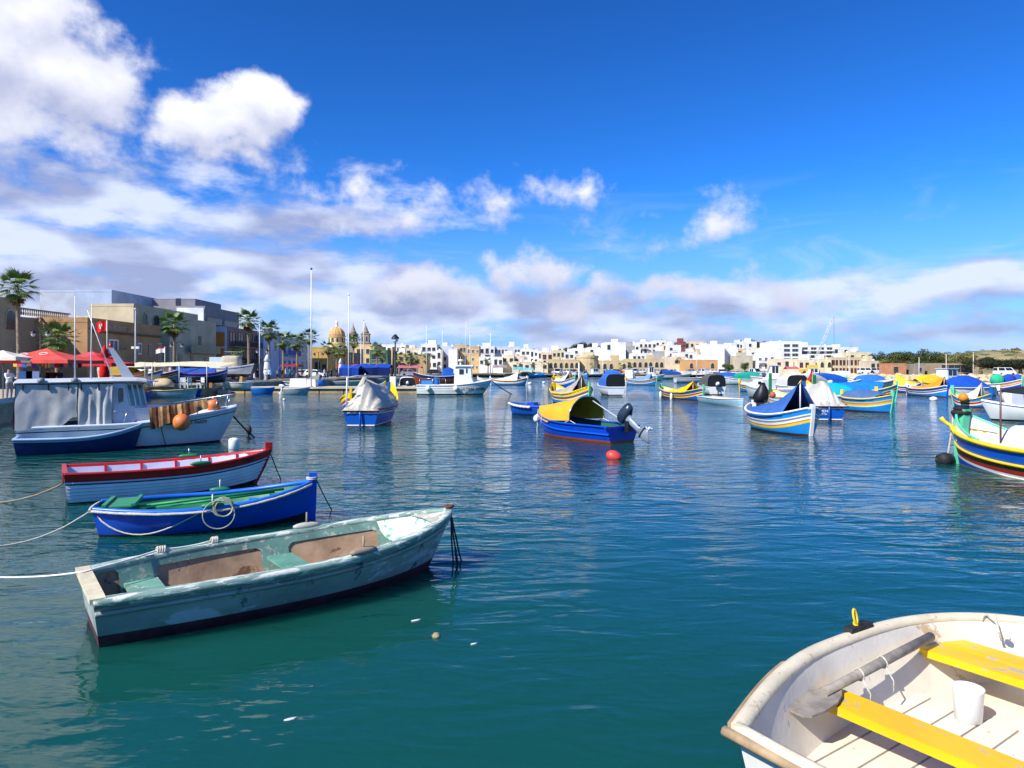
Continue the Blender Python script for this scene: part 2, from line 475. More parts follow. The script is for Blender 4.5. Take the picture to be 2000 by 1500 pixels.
def rail_part(H, side, sect, mat, parent, name='gunwale', nt=26, t0=0., t1=1., zfun=None, ins=0.):
    """closed section [(dy,dz)...] swept along the sheer (or along zfun(t))"""
    mb = MB(); rings = []
    for t in ts(nt, t0, t1):
        p = H.S(t, side) if zfun is None else H.P(t, zfun(t), side)
        w = p.y*side
        r = []
        for (dy, dz) in sect:
            r.append(Vector((p.x, side*max(0.002 if dy < 0 else .002+dy*.5, w+dy), p.z+dz)))
        rings.append(r if side > 0 else r[::-1])
    mb.loft(rings, 0, True); return mb.build(name, mat, parent)
def thwart(H, t, z, w, mat, parent, th=.035, name='thwart', ins=.05):
    mb = MB(); hw = w/H.L/2
    a = H.P(t-hw, z, 1, ins=ins); b = H.P(t+hw, z, 1, ins=ins)
    poly = [(a.x, a.y), (a.x, -a.y), (b.x, -b.y), (b.x, b.y)]
    mb.prism(poly, z-th, z); return mb.build(name, mat, parent)
def stem_post(H, mat, parent, top, name='stem_post', end=1, w=.07, d=.10, z0=-.15, lean=0.):
    t = 1. if end > 0 else 0.
    mb = MB(); rings = []
    zs = H.zs(t)
    for z in (z0, z0*.3+zs*.7-.1, zs-.02, zs+.02, top):
        p = H.P(t, min(z, zs), 1); x = p.x+end*(.015+max(0, z-zs)*lean)
        x0, x1 = (x-d, x+.03) if end > 0 else (x+d, x-.03)
        r = [(x0, -w/2, z), (x1, -w/2, z), (x1, w/2, z), (x0, w/2, z)]
        rings.append(r if end > 0 else r[::-1])
    mb.loft(rings); return mb.build(name, mat, parent)
def boat_at(stern_mid, bow_pt):
    """place the boat's local frame from two waterline points (world): returns loc, rz, L"""
    a, b = Vector(stern_mid[:2]), Vector(bow_pt[:2]); c = (a+b)/2; d = b-a
    return (c.x, c.y, 0), atan2(d.y, d.x), d.length

def outboard(parent, loc, rz=pi, tilt=0., col=None, s=1., leg=None):
    """outboard_motor > leg, propeller, bracket ; local +x points aft, tilt lifts the leg"""
    col = col or paint('2b3440', .3); leg = leg or paint('6d757c', .35)
    def X(p):
        x, y, z = p[0]*s, p[1]*s, p[2]*s
        x, z = x*cos(tilt)-z*sin(tilt), x*sin(tilt)+z*cos(tilt)
        return (x*cos(rz)-y*sin(rz)+loc[0], x*sin(rz)+y*cos(rz)+loc[1], z+loc[2])
    def sect(z, x0, x1, w): return [X((lerp(x0, x1, .5+.5*cos(a)), w*sin(a)*(1-.18*cos(a)), z)) for a in [2*pi*k/12 for k in range(12)]]
    mb = MB(); mb.loft([sect(.16, .0, .46, .13), sect(.22, -.10, .60, .175), sect(.36, -.13, .64, .18), sect(.46, -.08, .56, .155), sect(.52, .05, .40, .09)], 0, True)
    o = mb.build('outboard_motor', col, parent)
    l = MB(); l.loft([sect(.19, .06, .36, .10), sect(.0, .08, .30, .075), sect(-.35, .10, .28, .05), sect(-.55, .06, .34, .045)], 0, True)
    l.loft([sect(-.53, .0, .46, .10), sect(-.56, .0, .48, .11)], 0)
    l.loft([sect(-.56, .06, .36, .05), sect(-.72, .0, .44, .065), sect(-.80, .06, .30, .03), sect(-.95, .08, .2, .012)], 0, True)
    l.build('leg', leg, o)
    p = MB()
    for k in range(3):
        a = 2*pi*k/3
        q = [(.44, 0, -.70), (.46, .12*cos(a+.4), -.70+.12*sin(a+.4)), (.50, .13*cos(a), -.70+.13*sin(a)), (.48, .10*cos(a-.5), -.70+.10*sin(a-.5))]
        b = p.add([X(v) for v in q]); p.face((b, b+1, b+2, b+3))
    p.tube([X((.42, 0, -.70)), X((.54, 0, -.70))], .035*s, 8)
    p.build('propeller', paint('d5d8d8', .3), o)
    b = MB()
    b.box((loc[0]+.03*cos(rz), loc[1]+.03*sin(rz), loc[2]), (.16*s, .22*s, .34*s), rz)
    b.build('bracket', BLACK, o)
    return o

def tent(H, t0, t1, ridge, mat, parent, name='tarpaulin', n=20, over=.05, drop=.06, wr=.02, sag=.10, seed=0., peak=0., m=12, ease=1.):
    """tarp pitched over the boat: ridge(t) is the height above the sheer"""
    mb = MB(); g = []
    for i in range(n+1):
        t = lerp(t0, t1, i/n); h = ridge(t); r = []
        for k in range(m+1):
            y = 1-2*k/m
            base = H.S(t, 1 if y >= 0 else -1, dy=over)
            a = abs(y); hh = h*(1-a**ease)-sag*h*sin(pi*a)*.9
            z = base.z+hh-drop*a**6
            z += wr*vnoise(i*.8+seed*7, k*.9+seed*3)*2*(.3+.7*(1-a))
            x = base.x+wr*vnoise(i*.9+31+seed, k*.8)
            yy = abs(base.y)*y+wr*vnoise(i*.7+11, k*.7+seed)
            r.append(Vector((x, yy, z)))
        g.append(r)
    mb.grid(g, 0, True); return mb.build(name, mat, parent)

# ------------------------------------------------------------------ front boats
def bezier_rope(name, label, pts, r, mat, cat='rope', n=6, parent=None):
    mb = MB(); mb.tube(pts, r, n); o = mb.build(name, mat, parent)
    if parent is None: tag(o, label, cat)
    return o
def rowlock(parent, H, t, side, mat, pinmat, z=.0, L=.34, name='rowlock_block'):
    p = H.S(t, side, dz=.03+z); mb = MB(); rings = []
    q = H.S(t+.01, side); d = (q-H.S(t-.01, side)); a = atan2(d.y, d.x)
    for k in range(9):
        u = -1+2*k/8; w = .055*sqrt(max(0.02, 1-u*u*.95)); h = .045*sqrt(max(.05, 1-u*u*.9))
        c = Vector((p.x+cos(a)*u*L/2, p.y+sin(a)*u*L/2, p.z))
        rings.append([c+Vector((-sin(a)*w*cos(b), cos(a)*w*cos(b), h*sin(b)+.02)) for b in [2*pi*j/8 for j in range(8)]])
    mb.loft(rings, 0, True); o = mb.build(name, mat, parent)
    pm = MB(); pm.tube([(p.x, p.y, p.z), (p.x, p.y, p.z+.19)], .011, 6); pm.build('thole_pin', pinmat, o)
    return o

def green_boat():
    loc, rz, L = (-2.494, 8.012, 0), .649, 4.19
    H = Hull(L, 1.674, .507, .706, .48, keel=-.22, tw=.747, tm=.45, rb=.42, rs=.10, ps=.30, pb=.72, ba=2.3, bb=.80, bpow=2.0)
    o = thing('rowing_boat', 'peeling pale green wooden rowing boat with maroon bottom, nearest on the left', 'rowing boat', loc, rz)
    hull = M('green_boat_side', '97a19a', .6, var=.26, vscale=2.2, bump=.004, bscale=24, wear=('c3c7cc', .47, 3.0), grain=(.55, 1, 1.3), wear2=('556a70', .34, 5.))
    bott = M('green_boat_bottom', '502733', .75, var=.45, vscale=6, bump=.006, bscale=30, wear=('5d4a45', .30, 7))
    grn = M('green_boat_rail', '7f9c8e', .5, var=.2, vscale=4, bump=.004, bscale=30, wear=('d5d8c8', .56, 14), grain=(.22, 1, 1))
    grn2 = M('green_boat_lining', '688f80', .6, var=.3, vscale=3, wear=('b3b09c', .46, 9))
    brown = M('green_boat_inside', 'a38669', .8, var=.32, vscale=2.4, bump=.004, bscale=18, wear=('6a4a35', .36, 3.))
    cream = M('cream_wood', 'd2c6a4', .7, var=.2, vscale=5, wear=('a98f74', .3, 8))
    hull_part(H, [('s', 0), ('s', .13), ('z', .13), ('k', 0)], [0, 0, 1], [hull, bott, cream], o, nt=34, sub=3)
    inner_part(H, .03, brown, o, th=.05, t0=.012)
    # green liner with rounded openings
    T0, T1 = .02, .985
    for side in (1, -1):
        mb = MB(); nt, nv = 240, 44; g = []
        ops = [(.035, .085, .06, .92), (.175, .455, .06, .80), (.535, .80, .05, .80)]
        def inside(t, v):
            for (a, b, c_, d) in ops:
                rx, ry = .02, .17
                if a < t < b and c_ < v < d:
                    dx = max(a+rx-t, t-(b-rx), 0)/rx; dy = max(c_+ry-v, v-(d-ry), 0)/ry
                    if dx*dx+dy*dy < 1: return True
            return False
        pts = [[H.P(lerp(T0, T1, i/nt), lerp(.06, H.zs(lerp(T0, T1, i/nt))-.01, k/nv), side, ins=.075) for k in range(nv+1)] for i in range(nt+1)]
        bs = [mb.add(r) for r in pts]
        for i in range(nt):
            for k in range(nv):
                if not inside(lerp(T0, T1, (i+.5)/nt), (k+.5)/nv):
                    q = (bs[i]+k, bs[i]+k+1, bs[i+1]+k+1, bs[i+1]+k); mb.face(q if side < 0 else q[::-1], 0, True)
        mb.build('side_liner', grn2, o)
    sect = [(.035, -.055), (.045, .0), (.03, .028), (-.075, .028), (-.085, .0), (-.075, -.03)]
    for side in (1, -1): rail_part(H, side, sect, grn, o, nt=34)
    for side in (1, -1): rail_part(H, side, [(.02, -.03), (.032, -.01), (.032, .01), (.01, .02), (-.02, 0)], hull, o, 'rubbing_strake', nt=34, zfun=lambda t: H.zs(t)-.115)
    # transom board, knees
    tb = MB(); w = H.wb(0)
    x = H.P(0, H.zs(0), 1).x
    tb.box((x+.035, 0, H.zs(0)+.012), (.13, 2*w+.03, .05)); tb.build('transom_cap', cream, o)
    # bow deck
    bd = MB(); g = []
    for t in ts(12, .80, .992):
        p = H.S(t, 1, dy=-.05); g.append([Vector((p.x, p.y*(1-2*k/6), p.z-.012+.02*(1-abs(1-2*k/6)))) for k in range(7)])
    # dished deck: only the last part is flush
    g2 = g[6:]
    bd.grid(g2, 0, True, flip=True); bd.build('bow_deck', M('bow_deck_paint', 'b9b7a2', .6, var=.2, vscale=4, wear=('e4e4d8', .5, 5)), o)
    bowl = MB(); gg = []
    for i in range(9):
        t = lerp(.80, .905, i/8); row = []
        for k in range(9):
            y = 1-2*k/8; p = H.S(t, 1, dy=-.09)
            dep = .17*(1-(i/8)**2.5)
            row.append(Vector((p.x, p.y*y, p.z-.02-dep*(1-abs(y)**4))))
        gg.append(row)
    bowl.grid(gg, 0, True, flip=True)
    bowl.build('bow_seat', M('bow_seat_paint', 'c7cfc2', .6, var=.2, vscale=4, wear=('5fa08c', .47, 6)), o)
    thwart(H, .135, .29, .34, M('aft_seat', '6fa08f', .6, var=.2, vscale=4, wear=('cfc9ae', .50, 5)), o, name='stern_seat', ins=.06)
    thwart(H, .505, .30, .30, M('mid_seat', '5f9481', .6, var=.22, vscale=4, wear=('a9ae98', .38, 5)), o, ins=.06)
    rowlock(o, H, .61, -1, WOOD, WOOD); rowlock(o, H, .60, 1, M('grey_wood', 'b7b6a8', .7, var=.2), WOOD)
    # clutter on the bottom
    cl = MB(); c0 = Vector((.95, -.12, .10)); rings = []
    for k in range(10):
        u = -1+2*k/9; r = .075*sqrt(max(.02, 1-u*u))
        rings.append([c0+Vector((u*.30, r*cos(b)*1.2, r*sin(b)*.8)) for b in [2*pi*j/8 for j in range(8)]])
    cl.loft(rings, 0, True)
    tag(cl.build('net_float', M('old_float', '9c5f44', .8, var=.3, vscale=8), None, loc, rz), 'worn reddish float lying in the pale green rowing boat', 'float')
    # bow ring and ropes
    p = H.S(1., 1); kb = MB(); kb.tube([(p.x-.02+.05*cos(a), .05*sin(a), p.z+.05) for a in [2*pi*k/10 for k in range(10)]], .018, 6, closed=True)
    kb.build('bow_shackle', M('rust', '5b3422', .8, var=.4, vscale=20), o)
    R = Matrix.Rotation(rz, 4, 'Z'); wl = lambda v: (R @ Vector(v))+Vector(loc)
    tip = wl(p)
    for k, (dx, dy) in enumerate(((.06, .10), (.16, .02), (.25, .22))):
        q = Vector((tip.x+dx, tip.y-.15+dy, -.25))
        bezier_rope('mooring_rope', ['frayed dark rope nearest the stem of the pale green boat', 'weedy dark rope hanging from the pale green bow', 'outermost dark rope running from the pale green bow into the water'][k],
                    catenary(tip+Vector((0, 0, -.02)), q, .05+.04*k, 10, .006), [.012+.008*(i > 4)*(k == 1) for i in range(11)], ROPED)
    # white line to the quay: from the far rail over the transom
    a = wl(H.S(.33, 1, dz=.05)); b = wl(H.S(.19, 1, dz=.06, dy=-.03)); c_ = wl(H.S(.005, 1, dz=.045, dy=-.25))
    e = Vector(WP(-40, 1126, .46))
    pts = catenary(a, b, .02, 6)+catenary(b, c_, .01, 6)[1:]+catenary(c_, e, .03, 8)[1:]
    bezier_rope('mooring_rope', 'white rope from the pale green boat stretched to the left edge', pts, .011, M('white_rope', 'e4e2da', .9, var=.15, vscale=50))
    for (t, nm) in ((.33, 'knot'), (.19, 'knot')):
        q = H.S(t, 1, dz=.05, dy=-.02); kn = MB(); rr = .03 if t > .3 else .04
        for k in range(4):
            kn.tube([Vector((q.x+rr*(k-1.5)*.6+.01*sin(a), q.y+.045*cos(a), q.z-.01+.05*sin(a))) for a in [2*pi*j/8 for j in range(8)]], .012, 5, closed=True)
        kn.build('rope_knot', ROPE, o)
    # limpets of paint flake on the stern corner: small cleat bolt
    return o
green_boat()

def blue_boat():
    loc, rz, L = (-4.98, 11.437, 0), .35, 3.287
    H = Hull(L, 1.50, .415, .66, .46, keel=-.2, tw=.47, tm=.42, rb=.03, rs=.10, ps=.36, pb=.9, ba=2.6, bb=.85, bpow=2.1)
    o = thing('rowing_boat', 'bright blue rowing boat with green inside and rope coil over its side', 'rowing boat', loc, rz)
    blue = M('blue_boat_side', '1253c4', .32, var=.16, vscale=2.5, bump=.004, bscale=8)
    bott = M('blue_boat_bottom', '1b1d20', .7, var=.4, vscale=6, wear=('454c46', .32, 6))
    gr = M('green_boat_paint', '1f7a4f', .45, var=.18, vscale=4); lb = paint('1667cf', .35)
    hull_part(H, [('s', 0), ('s', .2), ('f', .36), ('k', 0)], [0, 0, 1], [blue, bott], o, nt=30, sub=3)
    inner_part(H, .06, gr, o, th=.045)
    for side in (1, -1): rail_part(H, side, [(.02, -.05), (.03, 0), (.015, .025), (-.06, .025), (-.07, -.03)], lb, o, nt=30)
    # rope fender round the rail
    for side in (1, -1):
        mb = MB(); mb.tube([H.S(t, side, dy=.035, dz=-.035+.006*vnoise(t*90, 3)) for t in ts(60, 0.0, .985)], [.021+.006*vnoise(i*.9, side) for i in range(61)], 7)
        mb.build('rope_fender', ROPE, o)
    mb = MB(); w = H.wb(0)+.03; x = H.P(0, H.zs(0), 1).x
    mb.tube([(x-.03-.03*(1-(k/4-1)**2), lerp(w, -w, k/8), H.zs(0)-.03) for k in range(9)], .026, 7); mb.build('rope_fender', ROPE, o)
    stem_post(H, blue, o, .80, w=.10, d=.10)
    kb = MB(); p = H.S(1, 1)
    for z in (.69, .715): kb.tube([(p.x-.035+.085*cos(a), .075*sin(a), z) for a in [2*pi*k/12 for k in range(12)]], .014, 6, closed=True)
    kb.build('rope_lashing', ROPE, o)
    # stern hatch of planks with two battens
    for k in range(4):
        hb = MB(); hb.box((-L/2+.36, .30-.20*k, H.fb+.055), (.46, .19, .025)); hb.build('hatch_plank', paint('2a8a5a', .45), o)
    for xx in (.16, .56):
        hb = MB(); hb.box((-L/2+xx, 0, H.fb+.085), (.06, .82, .035)); hb.build('batten', paint('2a8a5a', .45), o)
    thwart(H, .48, .30, .18, gr, o); thwart(H, .70, .33, .16, lb, o); thwart(H, .84, .42, .40, gr, o, name='bow_seat')
    for (t, s) in ((.42, -1), (.50, -1), (.66, -1)):
        q = H.S(t, s, dy=-.09, dz=.0); nb = MB(); nb.box((q.x, q.y, q.z-.02), (.16, .1, .06)); nb.build('rail_block', lb, o)
    rowlock(o, H, .53, 1, gr, OFFW); rowlock(o, H, .52, -1, gr, OFFW)
    # oars lying inside
    for (a, b, lab) in (((-.95, .02, .40), (1.15, .12, .52), 'green oar lying along the near side inside the bright blue boat'), ((-.5, .26, .34), (1.0, .20, .47), 'green oar lying along the far side inside the bright blue boat')):
        ob = MB(); a, b = Vector(a), Vector(b); d = (b-a).normalized()
        ob.tube([a, a.lerp(b, .3), b], [.02, .026, .024], 7)
        ob.loft([[a-d*s_+Vector((0, w_*u, .012*v_)) for (u, v_) in ((-1, -1), (1, -1), (1, 1), (-1, 1))] for (s_, w_) in ((-.05, .03), (.12, .07), (.42, .075), (.5, .05))])
        tag(ob.build('oar', paint('2a9155', .5), None, loc, rz), lab, 'oar')
    R = Matrix.Rotation(rz, 4, 'Z'); wl = lambda v: (R @ Vector(v))+Vector(loc)
    # coil over the near rail
    cm = MB(); pts = []
    for k in range(3*26+1):
        a = 2*pi*k/26; r = .150+.012*sin(k*.21)-.012*(k//26)
        pts.append(Vector((.22+r*cos(a)+.012*(k//26), H.S(.56, -1).y-.055-.012*(k//26), H.fb+.02+r*1.0*sin(a))))
    cm.tube(pts, .010, 6)
    pts = [Vector((.16+.23*cos(a), H.S(.56, -1).y-.085, H.fb-.08+.22*sin(a))) for a in [2*pi*k/26 for k in range(27)]]
    cm.tube(pts, .010, 6)
    tag(cm.build('rope_coil', M('coil_rope', 'a5a890', .9, var=.25, vscale=30), None, loc, rz), 'coil of pale rope hung over the side of the bright blue boat', 'rope')
    a = wl((-L/2-.03, -.2, .42)); b = wl((-.05, H.S(.5, -1).y-.09, .36)); 
    sw = [wl((lerp(-L/2+.02, -.06, k/14), -lerp(.30, .74, (k/14)**.6), .40-.36*sin(pi*(k/14)**.8)*.95)) for k in range(15)]
    bezier_rope('mooring_rope', 'pale rope looping low along the hull of the bright blue boat', sw, .012, ROPE)
    e = Vector(WP(-30, 1068, .05))
    bezier_rope('mooring_rope', 'pale rope from the stern of the bright blue boat to the left edge', catenary(a, e, .14, 14, .004), .013, ROPE)
    tip = wl(H.S(1, 1)); bezier_rope('mooring_rope', 'dark bow rope of the bright blue boat entering the water', catenary(tip+Vector((.02, 0, .05)), Vector(WP(652, 1003, -.1)), .02, 8), .011, ROPED)
    return o
blue_boat()

def red_boat():
    loc, rz, L = (-7.191, 14.722, 0), .587, 3.969
    H = Hull(L, 1.56, .575, .76, .61, keel=-.22, tw=.95, tm=.45, rb=.42, rs=.10, ps=.30, pb=.75, ba=2.3, bb=.82, bpow=2.2)
    o = thing('rowing_boat', 'red and white clinker rowing boat with green rowlock blocks', 'rowing boat', loc, rz)
    red = M('boat_red', 'b81c1a', .35, var=.12, vscale=3, bump=.002, bscale=12); wh = M('plank_white', 'e2e5ee', .4, var=.08, vscale=3, streak=True)
    bott = M('red_boat_bottom', '1a1416', .7, var=.3); lav = M('lavender_inside', 'c9c8dc', .55, var=.1, vscale=3)
    hull_part(H, [('s', 0), ('s', .165), ('s', .20), ('s', .225), ('f', .30), ('k', 0)], [0, 1, 2, 4, 3], [red, wh, BLACK, bott, M('plank_seam', '2a2c38', .8)], o, nt=30, sub=2)  # dark under-band colours the plank seams and stands for shadow under the laps
    # clinker planks
    def fz(t, f): return lerp(H.zs(t)-.225, H.zk(t)+(H.zs(t)-H.zk(t))*.30, f)
    for side in (1, -1):
        for k in range(5):
            mb = MB(); g = []
            for t in ts(26, 0.0, .995):
                zt, zb = fz(t, k/5+.012), fz(t, (k+1)/5-.012)
                g.append([H.P(t, zt, side, out=.003), H.P(t, (zt+zb)/2, side, out=.014), H.P(t, zb, side, out=.026), H.P(t, zb, side, out=.001)])
            mb.grid(g, 0, False, flip=(side > 0)); mb.build('plank', wh, o)
    inner_part(H, .10, lav, o, th=.05)
    for side in (1, -1):
        rail_part(H, side, [(.03, -.03), (.035, 0), (.02, .02), (-.05, .02), (-.055, -.02)], red, o, nt=30)
        rail_part(H, side, [(-.049, .018), (-.049, -.10), (-.06, -.10), (-.06, .018)], red, o, 'inner_rail', nt=30, t0=.01, t1=.97)
        rail_part(H, side, [(.012, -.02), (.03, -.012), (.03, .012), (.012, .02)], M('strake_white', 'c4c9dd', .4), o, 'rubbing_strake', nt=30, zfun=lambda t: H.zs(t)-.182)
        for t in (.19, .36, .53, .70, .84):
            mb = MB(); g = []
            for q in range(7):
                z = lerp(H.zs(t)-.02, .14, q/6); p = H.P(t, z, side, ins=.052); g.append([(p.x-.022, p.y, p.z), (p.x-.022, p.y-side*.035, p.z), (p.x+.022, p.y-side*.035, p.z), (p.x+.022, p.y, p.z)])
            mb.loft(g[:3]); mb.build('frame_rib', red, o)
    mb = MB(); x = H.P(0, H.zs(0), 1).x; w = H.wb(0)
    mb.box((x+.02, 0, H.zs(0)), (.08, 2*w+.04, .05)); mb.box((x-.012, 0, H.zs(0)-.09), (.02, 2*w, .15)); mb.build('transom_cap', red, o)
    thwart(H, .45, .34, .20, lav, o); thwart(H, .80, .42, .26, paint('8fc7a4', .5), o, name='bow_seat'); thwart(H, .14, .34, .28, lav, o, name='stern_seat')
    rowlock(o, H, .60, 1, GRN, STEEL, L=.42); rowlock(o, H, .60, -1, GRN, STEEL, L=.42)
    stem_post(H, red, o, .92, w=.09, d=.12)
    dk = MB(); g = []
    for t in ts(6, .88, .99):
        p = H.S(t, 1, dy=-.04); g.append([Vector((p.x, p.y*(1-2*k/4), p.z-.01)) for k in range(5)])
    dk.grid(g, 0, True, flip=True); dk.build('bow_deck', red, o)
    p = H.P(.86, H.zs(.86)-.085, -1, out=.012); q = H.P(.90, H.zs(.90)-.085, -1, out=.012)
    a = atan2(q.y-p.y, q.x-p.x); b_ = atan2(q.z-p.z, (q-p).to_2d().length)
    text('S 9071', .115, BLACK, o, p+Vector((0, -.006, .0)), (radians(95), -b_*0, a), name='lettering')
    R = Matrix.Rotation(rz, 4, 'Z'); wl = lambda v: (R @ Vector(v))+Vector(loc)
    a = wl((x, -w*.7, .42))
    bezier_rope('mooring_rope', 'slack pale rope from the red and white boat to the left edge', catenary(a, Vector(WP(-60, 978, .02)), .16, 14, .006), .018, M('grey_rope', '8d8774', .95, var=.35, vscale=25))
    bezier_rope('mooring_rope', 'dark upper rope at the stern of the red and white boat', catenary(a+Vector((0, 0, .03)), Vector(WP(60, 966, .10)), .03, 8, .004), .016, ROPED)
    tip = wl(H.S(1, 1)); bezier_rope('mooring_rope', 'dark bow rope of the red and white boat entering the water', catenary(tip+Vector((.02, 0, -.12)), Vector(WP(552, 943, -.1)), .03, 8), .013, ROPED)
red_boat()

def white_dinghy():
    loc, rz, L = (3.045, 4.576, 0), .598, 3.50
    H = Hull(L, 1.70, .543, .50, .50, keel=-.18, tw=.605, tm=.42, rb=.30, rs=.05, ps=.28, pb=.5, ba=3.2, bb=.62, bpow=2.0)
    o = thing('dinghy', 'white fibreglass dinghy with yellow seats in the bottom right corner', 'dinghy', loc, rz)
    wh = M('dinghy_outside', 'd9d6cc', .45, var=.1, vscale=3); ins = M('dinghy_inside', 'e2d9c6', .55, var=.10, vscale=2.2, bump=.003, bscale=22, wear=('bda57f', .34, 2.4), wear2=('8f8674', .24, 14))
    rim = M('dinghy_rim', 'dccfb0', .5, var=.12, vscale=5, bump=.004, bscale=30, wear=('b3a07c', .36, 9), wear2=('8a7a5c', .26, 20))
    yl = M('dinghy_yellow', 'edb90c', .42, var=.10, vscale=3, bump=.003, bscale=18, wear=('b5aa94', .38, 6.5), grain=(1, .4, 1))
    hull_part(H, [('s', 0), ('s', .2), ('k', 0)], [0, 0], [wh], o, nt=32, sub=3)
    inner_part(H, .08, ins, o, th=.05, nt=34, t1=.985, fm=ins)
    for side in (1, -1): rail_part(H, side, [(.045, -.03), (.052, .0), (.04, .028), (.0, .042), (-.045, .03), (-.06, 0), (-.05, -.03)], rim, o, nt=36)
    mb = MB(); w = H.wb(0); x = H.P(0, H.zs(0), 1).x
    mb.tube([(x+.0-.02*(1-(k/4-1)**2), lerp(w, -w, k/8), H.zs(0)+.0) for k in range(9)], .05, 8); mb.build('transom_rim', rim, o)
    # wooden rubbing strips along the outside of the stern quarters
    wd = M('strip_wood', 'a98f6c', .7, var=.25, vscale=6)
    for side in (1, -1): rail_part(H, side, [(.045, -.04), (.07, -.03), (.07, .015), (.045, .025)], wd, o, 'rubbing_strip', nt=14, t0=0., t1=.27)
    mb = MB(); mb.tube([(x-.055, lerp(w+.05, -w-.05, k/6), H.zs(0)-.01) for k in range(7)], .032, 7); mb.build('rubbing_strip', wd, o)
    # inner moulded step and floor grooves
    for k in range(-3, 4):
        fb = MB(); fb.box((-.30, k*.19, .092), (1.6, .175, .02)); fb.build('floor_plank', ins, o)
    # seats: yellow planks
    def seat(t0, wdt, z, nm, gap=0.):
        hw = wdt/L/2
        a = H.P(t0-hw, z, 1, ins=.06); b = H.P(t0+hw, z, 1, ins=.06)
        s = MB(); s.prism([(a.x, a.y), (a.x, -a.y), (b.x, -b.y), (b.x, b.y)], z-.035, z); s.build(nm, yl, o)
        e = MB(); e.box(((a.x), 0, z-.03), (.022, 2*a.y-.06, .055)); e.build('seat_edge', yl, o)
    seat(.33, .26, .36, 'thwart'); seat(.735, .215, .37, 'bow_seat'); seat(.808, .215, .372, 'bow_seat')
    # rowlock socket blocks
    for side in (1, -1):
        p = H.S(.545, side, dz=.045); q = H.S(.56, side); d = q-H.S(.53, side); a = atan2(d.y, d.x)
        r = MB(); r.box((p.x, p.y+side*.01, p.z+.005), (.30, .075, .045), a, taper=.92); r.box((p.x, p.y+side*.01, p.z+.035), (.05, .05, .02), a)
        k_ = r.build('rowlock_block', M('black_rubber', '1e1f22', .75, var=.2), o)
        if side > 0:
            y = MB(); y.tube([Vector((p.x-.03+.022*cos(b), p.y+.02+.012*sin(b), p.z+.09+.055*sin(b))) for b in [2*pi*j/12 for j in range(12)]], .010, 5, closed=True)
            y.tube([(p.x-.03, p.y+.01, p.z), (p.x-.03, p.y+.02, p.z+.05)], .02, 6)
            y.build('cord_loop', M('yellow_cord', 'e8c419', .6), k_)
    R = Matrix.Rotation(rz, 4, 'Z'); wl = lambda v: (R @ Vector(v))+Vector(loc)
    # the oar: handle forward, blade aft, resting on both seats
    ob = MB(); a = Vector((-.90, .60, .41)); b = Vector((.80, .62, .455)); d = (b-a).normalized()
    ob.tube([a.lerp(b, .10), a.lerp(b, .6), b], [.030, .036, .034], 9)
    for (s0, s1, hw0) in ((-.16, .36, 0),):
        rings = []
        for (u, w_) in ((-.17, .06), (-.13, .10), (0, .115), (.16, .105), (.27, .07), (.34, .03)):
            c0 = a+d*u; c0.z -= .028; n = Vector((-d.y, d.x, 0))
            rings.append([c0+n*w_+Vector((0, 0, -.008)), c0-n*w_+Vector((0, 0, -.008)), c0-n*w_+Vector((0, 0, .008)), c0+n*w_+Vector((0, 0, .008))])
        ob.loft(rings)
    tag(ob.build('oar', M('oar_wood', '8f877b', .75, var=.28, vscale=9, bump=.003, bscale=40), None, loc, rz), 'weathered grey oar lying across the yellow seats of the white dinghy', 'oar')
    for s_ in (.36, .55):
        c0 = a.lerp(b, s_); kb = MB(); kb.tube([c0+Vector((.008*sin(q*2), .042*cos(q), .042*sin(q))) for q in [2*pi*j/10 for j in range(10)]], .007, 5, closed=True)
        kb.tube([c0+Vector((0, -.03, -.03)), c0+Vector((.03, -.07, -.12)), c0+Vector((.01, -.08, -.20))], .006, 5)
        tag(kb.build('rope_tie', ROPE, None, loc, rz), 'thin white tie knotted round the %s of the grey oar' % ('blade end' if s_ < .4 else 'middle'), 'rope')
    # bucket
    bk = MB(); c0 = (.36, .17, .10)
    bk.lathe([(.075, 0), (.085, .005), (.098, .22), (.103, .235), (.094, .235), (.08, .02), (.0, .02)], 24, c0, caps=False)
    tag(bk.build('bucket', PLASTIC, None, loc, rz), 'white plastic bucket standing in the white dinghy', 'bucket')
    # line over the bow rim
    q = H.S(.93, 1); lb = MB(); lb.tube([(q.x-.12, q.y+.06, q.z-.05), (q.x-.12, q.y+.03, q.z+.05), (q.x-.13, q.y-.05, q.z+.04), (q.x-.15, q.y-.10, q.z-.12)], .010, 6)
    lb.lathe([(.0, -.02), (.03, -.01), (.03, .01), (0, .02)], 8, (q.x-.10, q.y-.12, q.z-.10)); 
    tag(lb.build('painter_rope', ROPE, None, loc, rz), 'short pale rope looped over the bow rim of the white dinghy', 'rope')
white_dinghy()

# ------------------------------------------------------------------ boats further out
def from_px(sx, sy, bx, by):
    a, b = WP(sx, sy), WP(bx, by); return boat_at(a, b)

